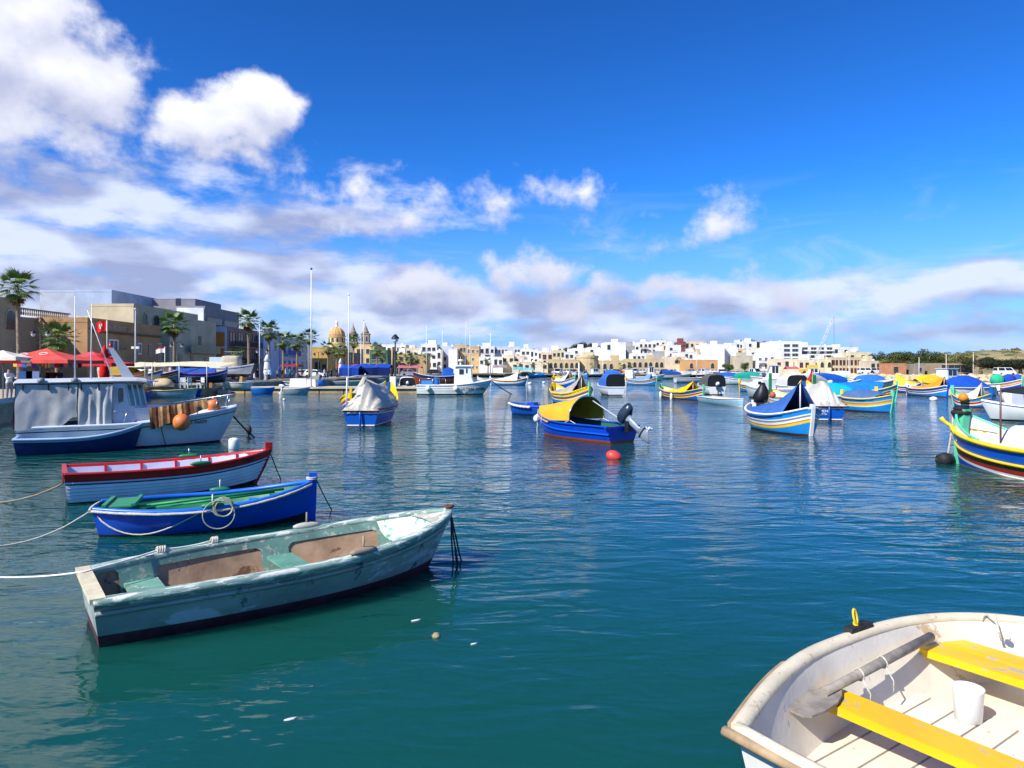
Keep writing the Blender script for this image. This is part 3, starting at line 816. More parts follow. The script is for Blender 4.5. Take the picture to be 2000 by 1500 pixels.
def luzzu(label, loc, rz, L, B, bands, tarp=None, posts=(GRN, GRN), fb=.62, end=1.05, inside=None, group='painted boats moored in the harbour', post_h=.28, nt=20, z0=0., rail=None, name='luzzu', stern=None, wings=None, roof=None):
    """double-ended painted boat; bands = [(depth below the sheer, material), ...] ending in the bottom colour"""
    H = Hull(L, B, fb, end, end*.94 if stern is None else stern, keel=-.35, dbl=True, rb=.22, ps=.26, pb=.52)
    H.zs = (lambda f, e, s_: (lambda t: f+(e-f)*max(0, (t-.5)/.5)**2.6+0*t if t > .5 else f+(s_-f)*((.5-t)/.5)**2.6))(fb, end, H.stern)
    o = thing(name, label, 'boat', (loc[0], loc[1], z0), rz, group)
    rows = [('s', 0)]; mi = []; mats = []
    for (d, m) in bands[:-1]: rows.append(('s', d)); mi.append(len(mats)); mats.append(m)
    rows += [('z', .07), ('k', 0)]; mi += [len(mats), len(mats)+1]; mats += [bands[-1][1], paint('3b2322', .7)]
    hull_part(H, rows, mi, mats, o, nt=nt, sub=2)
    inner_part(H, .22, inside or OFFW, o, nt=12, t0=.03, t1=.97)
    rm = rail or bands[0][1]
    for s in (1, -1):
        rail_part(H, s, [(.04, -.035), (.05, .01), (.02, .04), (-.05, .04), (-.06, -.02)], rm, o, nt=nt, t0=.015, t1=.985)
        rail_part(H, s, [(.0, -.025), (.03, -.015), (.03, .02), (.0, .03)], mats[1] if len(mats) > 3 else rm, o, 'rubbing_strake', nt=nt, t0=.02, t1=.98, zfun=lambda t: H.zs(t)-bands[0][0])
    for (e, pm) in ((1, posts[0]), (-1, posts[1])):
        if pm: stem_post(H, pm, o, H.zs(1 if e > 0 else 0)+post_h, end=e, w=.13, d=.17, name='stem_post' if e > 0 else 'stern_post')
    if wings:                                  # raised end boards in a bright colour
        for (e, wm) in wings:
            for s in (1, -1):
                mb = MB(); g = []
                for t in ts(8, .80, .99) if e > 0 else ts(8, .01, .20):
                    u = (t-.8)/.2 if e > 0 else (.2-t)/.2
                    p = H.S(t, s, dz=.03); q = p+Vector((0, 0, .02+.20*u**1.2))
                    g.append([p, q, q+Vector((0, -s*.03, 0)), p+Vector((0, -s*.03, 0))])
                mb.loft(g); mb.build('bulwark_board', wm, o)
    if tarp:
        kind, mat = tarp[0], tarp[1]; h = tarp[2] if len(tarp) > 2 else 1.0
        a, b = tarp[3] if len(tarp) > 3 else (.12, .80)
        if kind == 'bow': f = lambda t: h*(.12+.88*clamp((t-a)/(b-a))**1.3)
        elif kind == 'stern': f = lambda t: h*(.12+.88*clamp((b-t)/(b-a))**1.3)
        elif kind == 'mid': f = lambda t: h*(.10+.90*sin(pi*clamp((t-a)/(b-a)))**.8)
        elif kind == 'flat': f = lambda t: h*(.75+.25*sin(pi*clamp((t-a)/(b-a))))
        else: f = lambda t: h*(.35+.65*sin(pi*clamp((t-a)/(b-a)))**.5)
        tent(H, a, b, f, mat, o, n=14, seed=loc[0]*.37, wr=.05, ease=1.15 if kind != 'dome' else 2.2, sag=.12 if kind != 'dome' else 0., over=.06)
        dk = MB(); g = []
        for t in ts(10, a+.02, b-.02):
            p = H.S(t, 1, dy=-.05, dz=-.10); g.append([(p.x, p.y, p.z), (p.x, -p.y, p.z)])
        dk.grid(g, 0, False, flip=True); dk.build('deck', DARK if kind in ('bow', 'stern') else (inside or OFFW), o)  # deck coloured dark for the shade under open-ended tents
        if kind in ('bow', 'stern'):           # ridge pole and prop under the open end
            e = b-.01 if kind == 'bow' else a+.01; p = H.S(e, 1)
            rp = MB(); rp.tube([(p.x, 0, p.z-.1), (p.x, 0, p.z+h*.98)], .03, 6); rp.build('tent_pole', OFFW, o)
    return o, H

STRIPES = [(.06, YEL), (.24, SKYB), (.28, YEL), (.40, BRN), (.45, RED), (.49, WHITE), (9, BLU)]
def stripes(*cols):
    d = (.07, .25, .30, .41, .46, .51)
    return [(d[i], c) for i, c in enumerate(cols[:-1])]+[(9, cols[-1])]

# --- cabin cruiser on the left
def cruiser():
    loc, rz, L = boat_at((-15.35, 22.05), (-10.25, 25.0))
    L += .6
    H = Hull(L, 2.5, .80, 1.22, .78, keel=-.4, tw=.86, tm=.45, rb=.75, rs=.08, ps=.22, pb=.75, ba=2.4, bb=.75, bpow=1.6)
    o = thing('cabin_cruiser', 'white cabin cruiser with grey canvas curtains beside the quay on the left', 'motorboat', loc, rz)
    wh = M('cruiser_white', 'd3dbe4', .3, var=.06, vscale=2); gw = M('cruiser_deck', 'dedede', .4, var=.06)
    hull_part(H, [('s', 0), ('s', .13), ('s', .165), ('z', .05), ('k', 0)], [0, 1, 0, 1], [wh, BLACK], o, nt=30)
    inner_part(H, .30, gw, o, th=.08, t1=.95)
    for s in (1, -1): rail_part(H, s, [(.03, -.05), (.05, 0), (.03, .035), (-.10, .035), (-.11, 0)], wh, o, nt=28)
    # foredeck
    fd = MB(); g = []
    for t in ts(12, .50, .995):
        p = H.S(t, 1, dy=-.03, dz=.02); g.append([Vector((p.x, p.y*(1-2*k/6), p.z+.07*(1-(1-2*k/6)**2))) for k in range(7)])
    fd.grid(g, 0, True, flip=True); fd.build('foredeck', gw, o)
    x0 = -L/2
    # trunk cabin on the foredeck
    tr = MB(); g = []
    for (t, hw, z) in ((.48, .80, 1.30), (.60, .74, 1.30), (.68, .60, 1.24), (.72, .45, 1.08)):
        x = x0+L*t; zb = H.zs(t); g.append([(x, hw+.08, zb), (x, hw, z), (x, hw*.4, z+.05), (x, -hw*.4, z+.05), (x, -hw, z), (x, -hw-.08, zb)])
    tr.loft(g, 0, False); tr.build('trunk_cabin', gw, o)
    # wheelhouse
    zt = 2.12; cab = paint('c9cdd6', .35); wl_, wr_ = .40, .535
    wh_ = MB(); xa, xb, xc = x0+L*.395, x0+L*.455, x0+L*.535
    def ring(z, hw, dx): return [Vector(q) for q in ((xa, hw, z), (xb+dx, hw, z), (xc+dx, hw*.42, z), (xc+dx, -hw*.42, z), (xb+dx, -hw, z), (xa, -hw, z))]
    R0, R1, R2 = ring(.78, .98, .22), ring(1.32, .93, .08), ring(zt, .88, -.06)
    wh_.loft([R0, R1, R2], 0, False)
    wo_ = wh_.build('wheelhouse', cab, o)
    for s in (1, -1):                        # side door light, rounded
        w = MB(); pts = []
        for k in range(16):
            a = 2*pi*k/16; ex = abs(cos(a))**.5*(1 if cos(a) >= 0 else -1); ez = abs(sin(a))**.5*(1 if sin(a) >= 0 else -1)
            zz = 1.74+.25*ez; pts.append((xa+.22+.10*ex, zz))
        def yy(z): return lerp(.98, .93, (z-.78)/.54) if z < 1.32 else lerp(.93, .88, (z-1.32)/(zt-1.32))
        yy0 = yy
        yy = lambda z: yy0(z)+.012
        q = [Vector((x, s*yy(z), z)) for x, z in pts]; bb = w.add(q); w.face([bb+k for k in (range(16) if s < 0 else range(15, -1, -1))])
        w.build('window', GLASS, wo_)
        f = MB(); f.tube([p+Vector((0, s*.006, 0)) for p in q], .022, 5, closed=True); f.build('window_frame', OFFW, wo_)
    def facet(a, b, u0, u1):
        f = lambda u, v: (R1[a].lerp(R1[b], u)).lerp(R2[a].lerp(R2[b], u), v)
        q = [f(u0, .06), f(u1, .06), f(u1, .94), f(u0, .94)]; nn = (q[1]-q[0]).cross(q[3]-q[0]).normalized()
        if nn.x < 0: nn = -nn
        q = [p+nn*.012 for p in q]
        w = MB(); bb = w.add(q); w.face((bb, bb+1, bb+2, bb+3)); w.build('windscreen_pane', M('green_glass', '2f6a78', .08, var=.1, spec=.7), wo_)
        fr = MB(); fr.tube([p+nn*.004 for p in q], .02, 5, closed=True); fr.build('window_frame', OFFW, wo_)
    facet(4, 3, .06, .34); facet(4, 3, .38, .64); facet(4, 3, .68, .95); facet(1, 2, .06, .47); facet(1, 2, .53, .95); facet(2, 3, .06, .94)
    # roof over cockpit and wheelhouse
    rf = MB(); g = []
    for (x, z, hw) in ((x0-.05, 2.10, 1.10), (x0-.02, 2.16, 1.12), (x0+L*.40, 2.20, 1.10), (x0+L*.50, 2.20, 1.02), (x0+L*.545, 2.16, .95), (x0+L*.575, 2.05, .80)):
        g.append([(x, hw, z), (x, hw*.95, z+.06), (x, 0, z+.11), (x, -hw*.95, z+.06), (x, -hw, z), (x, -hw*.9, z-.05), (x, hw*.9, z-.05)])
    rf.loft(g, 0, False); rfo = rf.build('roof', paint('c6c9cc', .4), o)
    vz = MB(); vz.prism([(x0+L*.50, .9), (x0+L*.60, .72), (x0+L*.60, -.72), (x0+L*.50, -.9)], 2.16, 2.19); vz.build('sun_visor', paint('8fa7cf', .4), rfo)
    # canvas curtains with folds
    cv = cloth('b5b3ae', bump=.012, bscale=4)
    for s in (1, -1):
        for (u0, u1, zl, amp, fr) in ((.0, .245, .72, .03, 5), (.25, .392, .70, .07, 11)):
            mb = MB(); g = []; n = 30
            for i in range(n+1):
                u = i/n; x = x0+L*lerp(u0, u1, u)
                zb = zl+(.36*clamp((u-.62)/.3)**1.5 if u0 == 0 else .05*sin(u*9)); r = []
                for k in range(13):
                    v = k/12; z = lerp(2.10, zb, v)
                    yy_ = lerp(1.06, 1.16, v)+amp*(sin(u*fr*2.2+vnoise(u*5, v*2+9)*5)+.7*vnoise(u*fr*2.1, v*1.5))*(.2+.8*v)*.5+.07*vnoise(u*6+3*s, v*4)
                    r.append(Vector((x+.03*vnoise(u*9, v*4+5), s*yy_, z)))
                g.append(r)
            mb.grid(g, 0, True, flip=(s < 0)); mb.build('canvas_curtain', cv, o)
    mb = MB(); g = []
    for i in range(17):
        y = lerp(1.1, -1.1, i/16); g.append([Vector((x0-.02-.05*v+.05*vnoise(i*.7, v*5), y, lerp(2.1, .70, v))) for v in [k/8 for k in range(9)]])
    mb.grid(g, 0, True, flip=False); mb.build('canvas_curtain', cv, o)
    for u in (.03, .13, .21, .262, .335):
        st = MB(); st.box((x0+L*u, -1.10, 2.02), (.035, .03, .20)); st.build('strap', BLACK, o)
    # raked mast on the roof, light, aerials
    ms = MB(); a = Vector((x0+L*.47, 0, 2.25)); b2 = a+Vector((-.55, 0, 1.05))
    ms.loft([[p+Vector((dx*w, dy*.10, 0)) for dx, dy in ((-.5, -1), (.5, -1), (.5, 1), (-.5, 1))] for p, w in ((a, .36), (a.lerp(b2, .6), .24), (b2, .15))]); mo = ms.build('mast', paint('b9bfc0', .4), o)
    rl = MB(); rl.lathe([(.05, 0), (.06, .04), (.05, .14), (0, .15)], 10, tuple(b2)); rl.build('mast_light', RED, mo)
    for (u, y, top, dx) in ((.235, -.9, 4.9, .0), (.30, -.6, 4.7, .03), (.40, -.5, 4.5, -.75)):
        an = MB(); an.tube([(x0+L*u, y, 2.2), (x0+L*u+dx, y, top)], [.026, .012], 6); an.build('aerial', WHITE, rfo)
    for (u, ) in ((.10,), (.235,)):
        lp = MB(); lp.lathe([(.06, -.08), (.11, -.02), (.10, .06), (.03, .1)], 10, (x0+L*u, -1.08, 2.22)); lp.build('deck_lamp', GREY, rfo)
    # bow rail
    br = MB(); pts = [H.S(t, -1, dy=-.10, dz=.42+.05*clamp((t-.6)*3)) for t in ts(14, .40, .985)]
    pts2 = [Vector((p.x, -p.y, p.z)) for p in pts]
    br.tube(pts+[pts[-1]+Vector((.05, pts[-1].y*-.9, .0))]+pts2[::-1], .018, 6)
    bro = br.build('bow_rail', STEEL, o)
    for t in (.44, .56, .68, .78, .87, .94):
        for s in (1, -1):
            q = H.S(t, s, dy=-.10, dz=.03); p = H.S(t+.018, s, dy=-.10, dz=.43+.05*clamp((t-.6)*3)); m_ = MB(); m_.tube([q, p], .015, 6); m_.build('stanchion', STEEL, bro)
    t = .79; p = H.P(t, H.zs(t)-.24, -1, out=.012); q = H.P(t+.04, H.zs(t+.04)-.24, -1, out=.012)
    text('S A6029', .17, BLACK, o, p, (radians(104), 0, atan2(q.y-p.y, q.x-p.x)))
    # blanket over the rail, fenders
    tw = MB(); g = []
    for i in range(29):
        t = lerp(.555, .83, i/28); p = H.S(t, -1, dy=-.10, dz=.46+.05*clamp((t-.6)*3)); w = .035*sin(i*1.1)+.03*sin(i*.55)
        zlow = lerp(.62, .20, clamp((i-2)/26)**.8)
        g.append([p+Vector((0, .10, -.18)), p+Vector((0, .03, .0)), p+Vector((0, -.03, .005)), p+Vector((0, -.10+w*.4, -zlow*.35)), p+Vector((.01, -.22+w, -zlow*.7)), p+Vector((.02, -.27+w*1.3, -zlow-.08))])
    tw.grid(g, 0, True)
    pat = [0, 1, 1, 2, 0, 3, 1, 1, 0, 2, 1, 0, 1, 3, 3, 1, 0, 1, 2, 1, 1, 0, 3, 0, 0, 3, 0, 0, 0]
    for f in range(len(tw.f)): tw.m[f] = pat[f//5]
    bm_ = [M('blanket_'+c_, c_, .95, var=.3, vscale=6, spec=.1, bump=.01, bscale=9) for c_ in ('8f6a45', '5a3c28', '2c1d17', 'b08d62')]
    tag(tw.build('blanket', bm_, None, loc, rz), 'brown striped blanket hung over the bow rail of the cabin cruiser', 'blanket')
    R = Matrix.Rotation(rz, 4, 'Z'); wl = lambda v: (R @ Vector(v))+Vector(loc)
    om = M('orange_fender', 'e0793a', .5, var=.15, vscale=4)
    for (t, dy, dz, r, lab) in ((.70, .22, -.12, .28, 'large faded orange ball fender hanging on the cabin cruiser side'), (.87, -.40, .22, .24, 'orange ball fender lying on the cabin cruiser foredeck')):
        p = wl(H.S(t, -1, dy=dy, dz=dz)); fm = MB(); fm.lathe([(0.001, -r)]+[(r*sin(a), -r*cos(a)) for a in [pi*k/12 for k in range(1, 12)]]+[(.035, r), (.035, r+.05), (.001, r+.05)], 16, caps=False)
        tag(fm.build('ball_fender', om, None, p), lab, 'fender')
    tip = wl(H.P(.985, .95, 1))
    bezier_rope('mooring_rope', 'dark bow chain of the cabin cruiser running into the water', catenary(tip, Vector(WP(500, 857, -.05)), .05, 10), .03, ROPED)
    bezier_rope('mooring_rope', 'thin dark line hanging beside the cabin cruiser hull', catenary(wl(H.S(.60, -1, dy=.1)), Vector(WP(326, 877, -.1)), .03, 8), .014, ROPED)
cruiser()

def tender():
    loc, rz, L = from_px(30, 888, 278, 876)
    H = Hull(L, 1.35, .48, .80, .50, keel=-.2, tw=.8, tm=.45, rb=.25, rs=.1, ps=.28, pb=.75, ba=2.4, bb=.8)
    o = thing('dinghy', 'dark blue dinghy with pale rim tied beside the cabin cruiser', 'dinghy', loc, rz)
    hull_part(H, [('s', 0), ('s', .10), ('z', .05), ('k', 0)], [0, 1, 1], [paint('8da9c9', .4), M('tender_navy', '14275e', .35, var=.2, vscale=3, wear=('5d7a78', .16, 4))], o, nt=24)
    inner_part(H, .12, paint('9fb0ae', .5), o)
    for s in (1, -1): rail_part(H, s, [(.03, -.04), (.04, 0), (.02, .03), (-.06, .03), (-.07, -.02)], paint('a9bfd8', .4), o)
    mb = MB(); mb.box((H.P(0, H.zs(0), 1).x+.02, 0, H.zs(0)), (.08, 2*H.wb(0)+.04, .05)); mb.build('transom_cap', paint('a9bfd8', .4), o)
    thwart(H, .3, .34, .22, paint('9fb0ae', .5), o); thwart(H, .62, .36, .22, paint('9fb0ae', .5), o)
tender()

# --- blue open motorboat with yellow canopy
def canopy_boat():
    a = WP(1217, 865); loc0 = Vector(a)
    rz = radians(128); L = 4.5
    c = loc0+Vector((cos(rz), sin(rz), 0))*L/2; loc = (c.x, c.y, 0)
    H = Hull(L, 1.75, .60, .90, .58, keel=-.3, tw=.86, tm=.45, rb=.35, rs=.05, ps=.24, pb=.7, ba=2.3, bb=.8)
    o = thing('open_motorboat', 'blue open motorboat with yellow canopy and raised grey outboard', 'motorboat', loc, rz)
    bl = M('motorboat_blue', '0a44b4', .3, var=.1, vscale=2); rd = paint('a14b33', .6)
    hull_part(H, [('s', 0), ('s', .25), ('z', .09), ('k', 0)], [0, 0, 1], [bl, rd], o, nt=26)
    inner_part(H, .12, paint('1d5a44', .6), o)
    for s in (1, -1):
        rail_part(H, s, [(.03, -.04), (.04, 0), (.02, .03), (-.06, .03), (-.07, -.02)], bl, o)
        rail_part(H, s, [(.0, -.03), (.045, -.02), (.045, .015), (.0, .03)], paint('1257cf', .3), o, 'rubbing_strake', zfun=lambda t: H.zs(t)-.27)
    mb = MB(); mb.box((-L/2+.03, .45, .57), (.10, .85, .06)); mb.box((-L/2+.03, -.55, .57), (.10, .62, .06)); mb.build('transom_cap', bl, o)
    thwart(H, .12, .40, .45, paint('1f8a50', .5), o, name='stern_seat'); thwart(H, .45, .36, .3, paint('1d5a44', .5), o)
    # barrel-vault canopy over the fore half
    cn = MB(); g = []
    for i in range(15):
        u = i/14; t = lerp(.40, 1.0, u); p = H.S(t, 1, dy=.03); h = lerp(.98, .22, u**1.2)
        r = []
        for k in range(15):
            a_ = pi*k/14; y = cos(a_); z = sin(a_)**.75
            r.append(Vector((p.x+.015*vnoise(i, k), p.y*y, p.z+h*z+.02*vnoise(i*.8, k*.8+4)-(.10 if u > .45 else -.12*(1-u*2))*(abs(y) > .93))))
        g.append(r)
    ycl = M('canopy_cloth', 'd9a632', .85, var=.12, vscale=2, spec=.15, bump=.008, bscale=6)
    cn.grid(g, 0, True); cn.build('canopy', ycl, o)
    hp = MB(); r = g[0]; hp.tube([Vector((q.x, q.y, q.z)) for q in r], .018, 6); hp.build('canopy_hoop', STEEL, o)
    for (t, s, dx) in ((.40, 1, .25), (.40, -1, .25), (.40, -1, -.25), (.40, 1, -.25)):
        q = H.S(t, s, dz=.12); lg = MB(); lg.tube([q, H.S(t-dx/L*1.2, s, dz=.02)], .014, 5); lg.build('canopy_strut', OFFW, o)
    bm = MB(); bm.tube([(-L/2+.12, -.25, .68), (-.45, -.30, 1.40)], .022, 6); bm.build('boom', paint('b9c2c9', .4), o)
    for (t, d) in ((.93, .34), (.80, .28), (.97, .30)):
        q = H.S(t, 1, dy=.045); lc = MB(); lc.tube([q+Vector((0, 0, .12)), q+Vector((0, .03, -.1)), q+Vector((.03, .02, -d))], .010, 5); lc.build('canopy_lace', ROPE, o)
    outboard(o, (-L/2-.10, -.15, .58), pi, .95, paint('2a3446', .22), 1.12, paint('7d8894', .3))
    R = Matrix.Rotation(rz, 4, 'Z'); wl = lambda v: (R @ Vector(v))+Vector(loc)
    tip = wl(H.S(1, 1)); fm = MB(); fm.lathe([(0.001, -.16)]+[(.15*sin(q), -.16*cos(q)) for q in [pi*k/10 for k in range(1, 10)]]+[(.001, .18)], 12, caps=False)
    tag(fm.build('ball_fender', paint('e4e4e0', .4), None, tip+Vector((-.12, -.08, -.30))), 'white ball fender at the bow of the yellow canopied boat', 'fender')
    bezier_rope('mooring_rope', 'pale rope hanging from the bow of the yellow canopied boat', catenary(tip+Vector((-.1, -.1, -.1)), tip+Vector((-.12, -.2, -1.0)), .0, 6, .01), .02, ROPE)
canopy_boat()

def small_blue():
    loc, rz, L = from_px(1068, 812, 1019, 808)
    L = 3.2
    H = Hull(L, 1.35, .52, .68, .52, keel=-.2, tw=.8, tm=.45, rb=.2, ps=.28, pb=.7)
    o = thing('rowing_boat', 'small blue boat with pale fender roll behind the yellow canopied boat', 'rowing boat', loc, radians(150))
    b = paint('114fae', .4); hull_part(H, [('s', 0), ('s', .2), ('z', .05), ('k', 0)], [0, 0, 1], [b, BLACK], o, nt=20); inner_part(H, .12, paint('0d47a8', .5), o)
    for s in (1, -1):
        rail_part(H, s, [(.02, -.03), (.03, 0), (0, .03), (-.06, .03)], paint('1d66d2', .4), o)
        fr = MB(); n = 34; fr.tube([H.S(lerp(.45, .995, i/n), s, dy=.06, dz=-.06) for i in range(n+1)], [.075 if i % 5 else .035 for i in range(n+1)], 7); fr.build('fender_roll', paint('d9cdb4', .6), o)
    for (t, s) in ((.85, 1), (.55, 1), (.3, 1), (.3, -1), (.6, -1), (.88, -1)):
        q = H.S(t, s); m_ = MB(); m_.tube([q, q+Vector((0, 0, .24))], .016, 5); m_.build('thole_pin', GREY, o)
    m_ = MB(); m_.box((.1, -.1, .45), (.5, .7, .5), taper=.9); m_.build('locker', paint('1a3fae', .4), o)
small_blue()

# --- beige covered luzzu, stern towards us
def covered_luzzu(label, px, py, rz, L, B, canvas, hullc, bands, seed, nm=None, wings=None, h=1.35, fb=.78):
    a = Vector(WP(px, py)); c = a+Vector((cos(rz), sin(rz), 0))*L/2
    H = Hull(L, B, fb, 1.45, fb+.02, keel=-.4, tw=.84, tm=.42, rb=.3, rs=.12, ps=.28, pb=.8, ba=2.2, bb=.8)
    o = thing('luzzu', label, 'boat', (c.x, c.y, 0), rz, 'painted boats moored in the harbour')
    rows = [('s', 0)]+[('s', d) for d, _ in bands]+[('z', .10), ('z', .04), ('k', 0)]
    mats = [m for _, m in bands]+[hullc, WHITE, BLACK]
    hull_part(H, rows, list(range(len(mats))), mats, o, nt=22)
    for s in (1, -1):
        rail_part(H, s, [(.03, -.04), (.05, 0), (.03, .04), (-.06, .04)], mats[0], o, nt=22)
        rail_part(H, s, [(.0, -.02), (.03, -.015), (.03, .015), (.0, .02)], WHITE, o, 'rubbing_strake', nt=22, zfun=lambda t: H.zs(t)-bands[0][0]-.03)
    # canvas: a tall pleated cone at the stern, ridge running forward
    mb = MB(); g = []
    for i in range(19):
        u = i/18; t = lerp(.0, .74, u); hh = h*(.10+.90*clamp(u/.22)**.8) if u < .22 else h*lerp(1, .72, (u-.22)/.78)
        r = []
        for k in range(25):
            y = 1-2*k/24; p = H.S(t, 1 if y >= 0 else -1, dy=.06); a_ = abs(y)
            fold = .15*sin(k*1.55+seed)*(1-a_)*(1-u)+.05*sin(k*2.7+seed*2+i*.5)
            z = p.z+hh*(1-a_**1.25)-.10*hh*sin(pi*a_)+fold*.7-.10*a_**8
            x = p.x-(.10+.02*sin(k*1.3))*(1-u)**6+.03*vnoise(i*.7, k*.6+seed)
            r.append(Vector((x, abs(p.y)*y+fold*.3, z)))
        g.append(r)
    mb.grid(g, 0, True); mb.build('canvas_cover', canvas, o)
    mb = MB(); n = 24; top = g[0]
    g2 = [[Vector((q.x-.02-.03*v, q.y, lerp(q.z, H.zs(0)-.06, v))) for v in (0, .5, 1)] for q in top]
    mb.grid(g2, 0, True, flip=True); mb.build('canvas_flap', canvas, o)
    rp = MB(); rp.tube([(-L/2-.06, 0, -.2), (-L/2-.08, 0, H.zs(0)+.1)], .045, 6); rp.build('rudder_post', hullc, o)
    if wings:
        for s in (1, -1):
            w = MB(); gg = []
            for t in ts(8, .72, .98):
                u = (t-.72)/.26; p = H.S(t, s, dz=.03); q = p+Vector((0, s*.05, .10+.42*u)); gg.append([p, q, q+Vector((0, -s*.04, 0)), p+Vector((0, -s*.04, 0))])
            w.loft(gg); w.build('bulwark_board', wings, o)
    stem_post(H, hullc, o, 1.45+.45, w=.14, d=.18)
    return o, H
BEIGE = cloth('bfb9ab', bump=.03, bscale=2.5)
o_, H_ = covered_luzzu('blue luzzu under a pleated beige canvas, stern on, left of the white fishing boat', 704, 834, radians(88), 6.0, 1.9, BEIGE, BLU, [(.16, BRN), (.20, WHITE)], 1.3, wings=paint('f0d322', .4), h=1.28)
fp = MB(); fp.tube([(-3.05, .62, H_.zs(0)), (-3.0, .60, 2.2), (-2.5, .3, 2.26), (-1.6, -.1, 2.28)], .035, 7); fp.build('tent_frame', PLASTIC, o_)
o_, H_ = covered_luzzu('blue luzzu under a smooth pale canvas with white stern lettering', 1619, 822, radians(80), 5.2, 1.95, cloth('c4bfb4', bump=.012, bscale=3), BLU, [(.16, BRN), (.21, WHITE)], 4.1, wings=YEL, h=1.20)
text('CARMEN', .19, WHITE, o_, (-2.6-.02, .42, .48), (radians(90), 0, -pi/2), .006)
text('VALLETTA', .14, WHITE, o_, (-2.6-.015, .42, .33), (radians(90), 0, -pi/2), .006)
# luzzu behind the beige one, to its left
luzzu('yellow and green striped luzzu half hidden behind the beige canvas boat', (XP(690, 40), 42, 0), radians(92), 6.2, 2.0, stripes(YEL, YEL, GRN, RED, WHITE, BLU), ('bow', cloth('b5ad9c'), 1.45, (.08, .75)), posts=(YEL, YEL), fb=.75, end=1.3)

# --- luzzus of the middle distance
d2 = lambda px, py, dx=0., dy=0.: (WP(px, py)[0]+dx, WP(px, py)[1]+dy)
def line_luzzu(label, s, b, dL=.0, B=1.9, **kw):
    loc, rz, L = from_px(*s, *b); return luzzu(label, loc, rz, L+dL, B, **kw)
GREYC = cloth('a79f93'); WHC = cloth('e4e2dc'); BLUEC = cloth('3b66a8', vscale=2); YELC = cloth('f2bd17'); ORC = cloth('d9952b'); DBLUE = cloth('1c4fae'); NAVC = cloth('4a6a96')
cx, cy = d2(1160, 792); hd = radians(-66); L_ = 5.6
luzzu('grey tented luzzu with green posts, bow towards us behind the canopied boat', (cx-cos(hd)*L_/2-.3, cy-sin(hd)*L_/2), hd, L_, 2.0, stripes(YEL, YEL, SKYB, BRN, YEL, WHITE, SKYB), ('bow', GREYC, 1.25, (.22, .80)), posts=(MINT, YEL), fb=.78, end=1.35, wings=((-1, YEL),))
pm = MB(); pm.tube([(0, 0, .5), (0, 0, 3.0)], .05, 6); tag(pm.build('mooring_pole', WHITE, None, (cx-.9, cy+1.6, 0)), 'white pole standing beside the grey tented luzzu', 'pole')
cx, cy = d2(1122, 757)
luzzu('white tented luzzu with yellow rail left of the white cuddy boat', (cx-cos(hd)*3, cy-sin(hd)*3), hd, 6.4, 2.2, stripes(YEL, SKYB, YEL, WHITE, RED, WHITE, BLU), ('bow', WHC, 1.4, (.25, .78)), posts=(MINT, YEL), fb=.85, end=1.45, wings=((-1, YEL),))
o_, H_ = line_luzzu('luzzu with a bright yellow sheet draped over it and mint post', (1290, 775), (1376, 783), -.2, 1.7, bands=stripes(YEL, BLU, YEL, BRN, YEL, YEL, BLU), tarp=('bow', YELC, .85, (.30, .78)), posts=(MINT, MINT), fb=.62, end=1.05, wings=((-1, paint('2f7d68')),))
for (t, lab) in ((.22, 'white fender hanging at the stern of the yellow sheeted luzzu'), (.52, 'white fender hanging amidships on the yellow sheeted luzzu')):
    q = o_.matrix_basis @ H_.S(t, -1, dy=.14, dz=-.45); f_ = MB(); f_.lathe([(.02, .34), (.10, .25), (.12, 0), (.10, -.25), (.02, -.34)], 10)
    tag(f_.build('fender', PLASTIC, None, q), lab, 'fender')
o_, H_ = line_luzzu('luzzu with a blue tent and white and yellow stripes, bow towards us', (1470, 831), (1590, 853), -.1, 2.05, bands=[(.05, WHITE), (.22, SKYB), (.27, WHITE), (.34, GREY), (.43, WHITE), (.46, RED), (.56, YEL), (9, SKYB)], tarp=('bow', BLUEC, 1.28, (.16, .82)), posts=(WHITE, WHITE), fb=.72, end=1.12, post_h=.12)
q = o_.matrix_basis @ H_.S(.04, 1, dz=.25); bg_ = MB()
bg_.lathe([(.05, -.35), (.30, -.25), (.36, .0), (.30, .25), (.16, .5), (.12, .62), (.02, .66)], 14); bg_.v = [(x*(1+.5*vnoise(z*5+x*3, y*4+9))+.10*z, y*(1+.5*vnoise(z*4, x*5+2))*.8, z*(1+.2*vnoise(x*6, y*6))) for x, y, z in bg_.v]; tag(bg_.build('tarp_bundle', M('black_sheet', '111214', .5, var=.3), None, q+Vector((-.1, -.2, .1))), 'black sheet bundled on the stern of the blue tented luzzu', 'bundle')
bg_ = MB(); bg_.lathe([(.001, -.16), (.12, -.1), (.15, .02), (.1, .12), (.001, .16)], 10); tag(bg_.build('float', paint('b4563a', .6), None, q+Vector((.35, -.35, .18))), 'rusty red float beside the black bundle on the blue tented luzzu', 'float')
line_luzzu('luzzu under a low faded blue cover with yellow stripes, broadside', (1648, 800), (1741, 806), .3, 1.9, bands=[(.05, YEL), (.22, SKYB), (.26, YEL), (.36, TAN), (.45, YEL), (.50, WHITE), (9, SKYB)], tarp=('dome', NAVC, .55, (.10, .80)), posts=(MINT, YEL), fb=.78, end=1.05)
cx, cy = d2(1748, 783); hd2 = radians(-30)
luzzu('luzzu with bright blue sheeting and dark stern behind the faded blue one', (cx-cos(hd2)*2.7, cy-sin(hd2)*2.7), hd2, 5.8, 2.0, stripes(YEL, SKYB, YEL, BRN, YEL, YEL, BLU), ('flat', cloth('1d72bf'), .75, (.25, .82)), posts=(MINT, YEL), fb=.8, end=1.35, wings=((-1, YEL),))
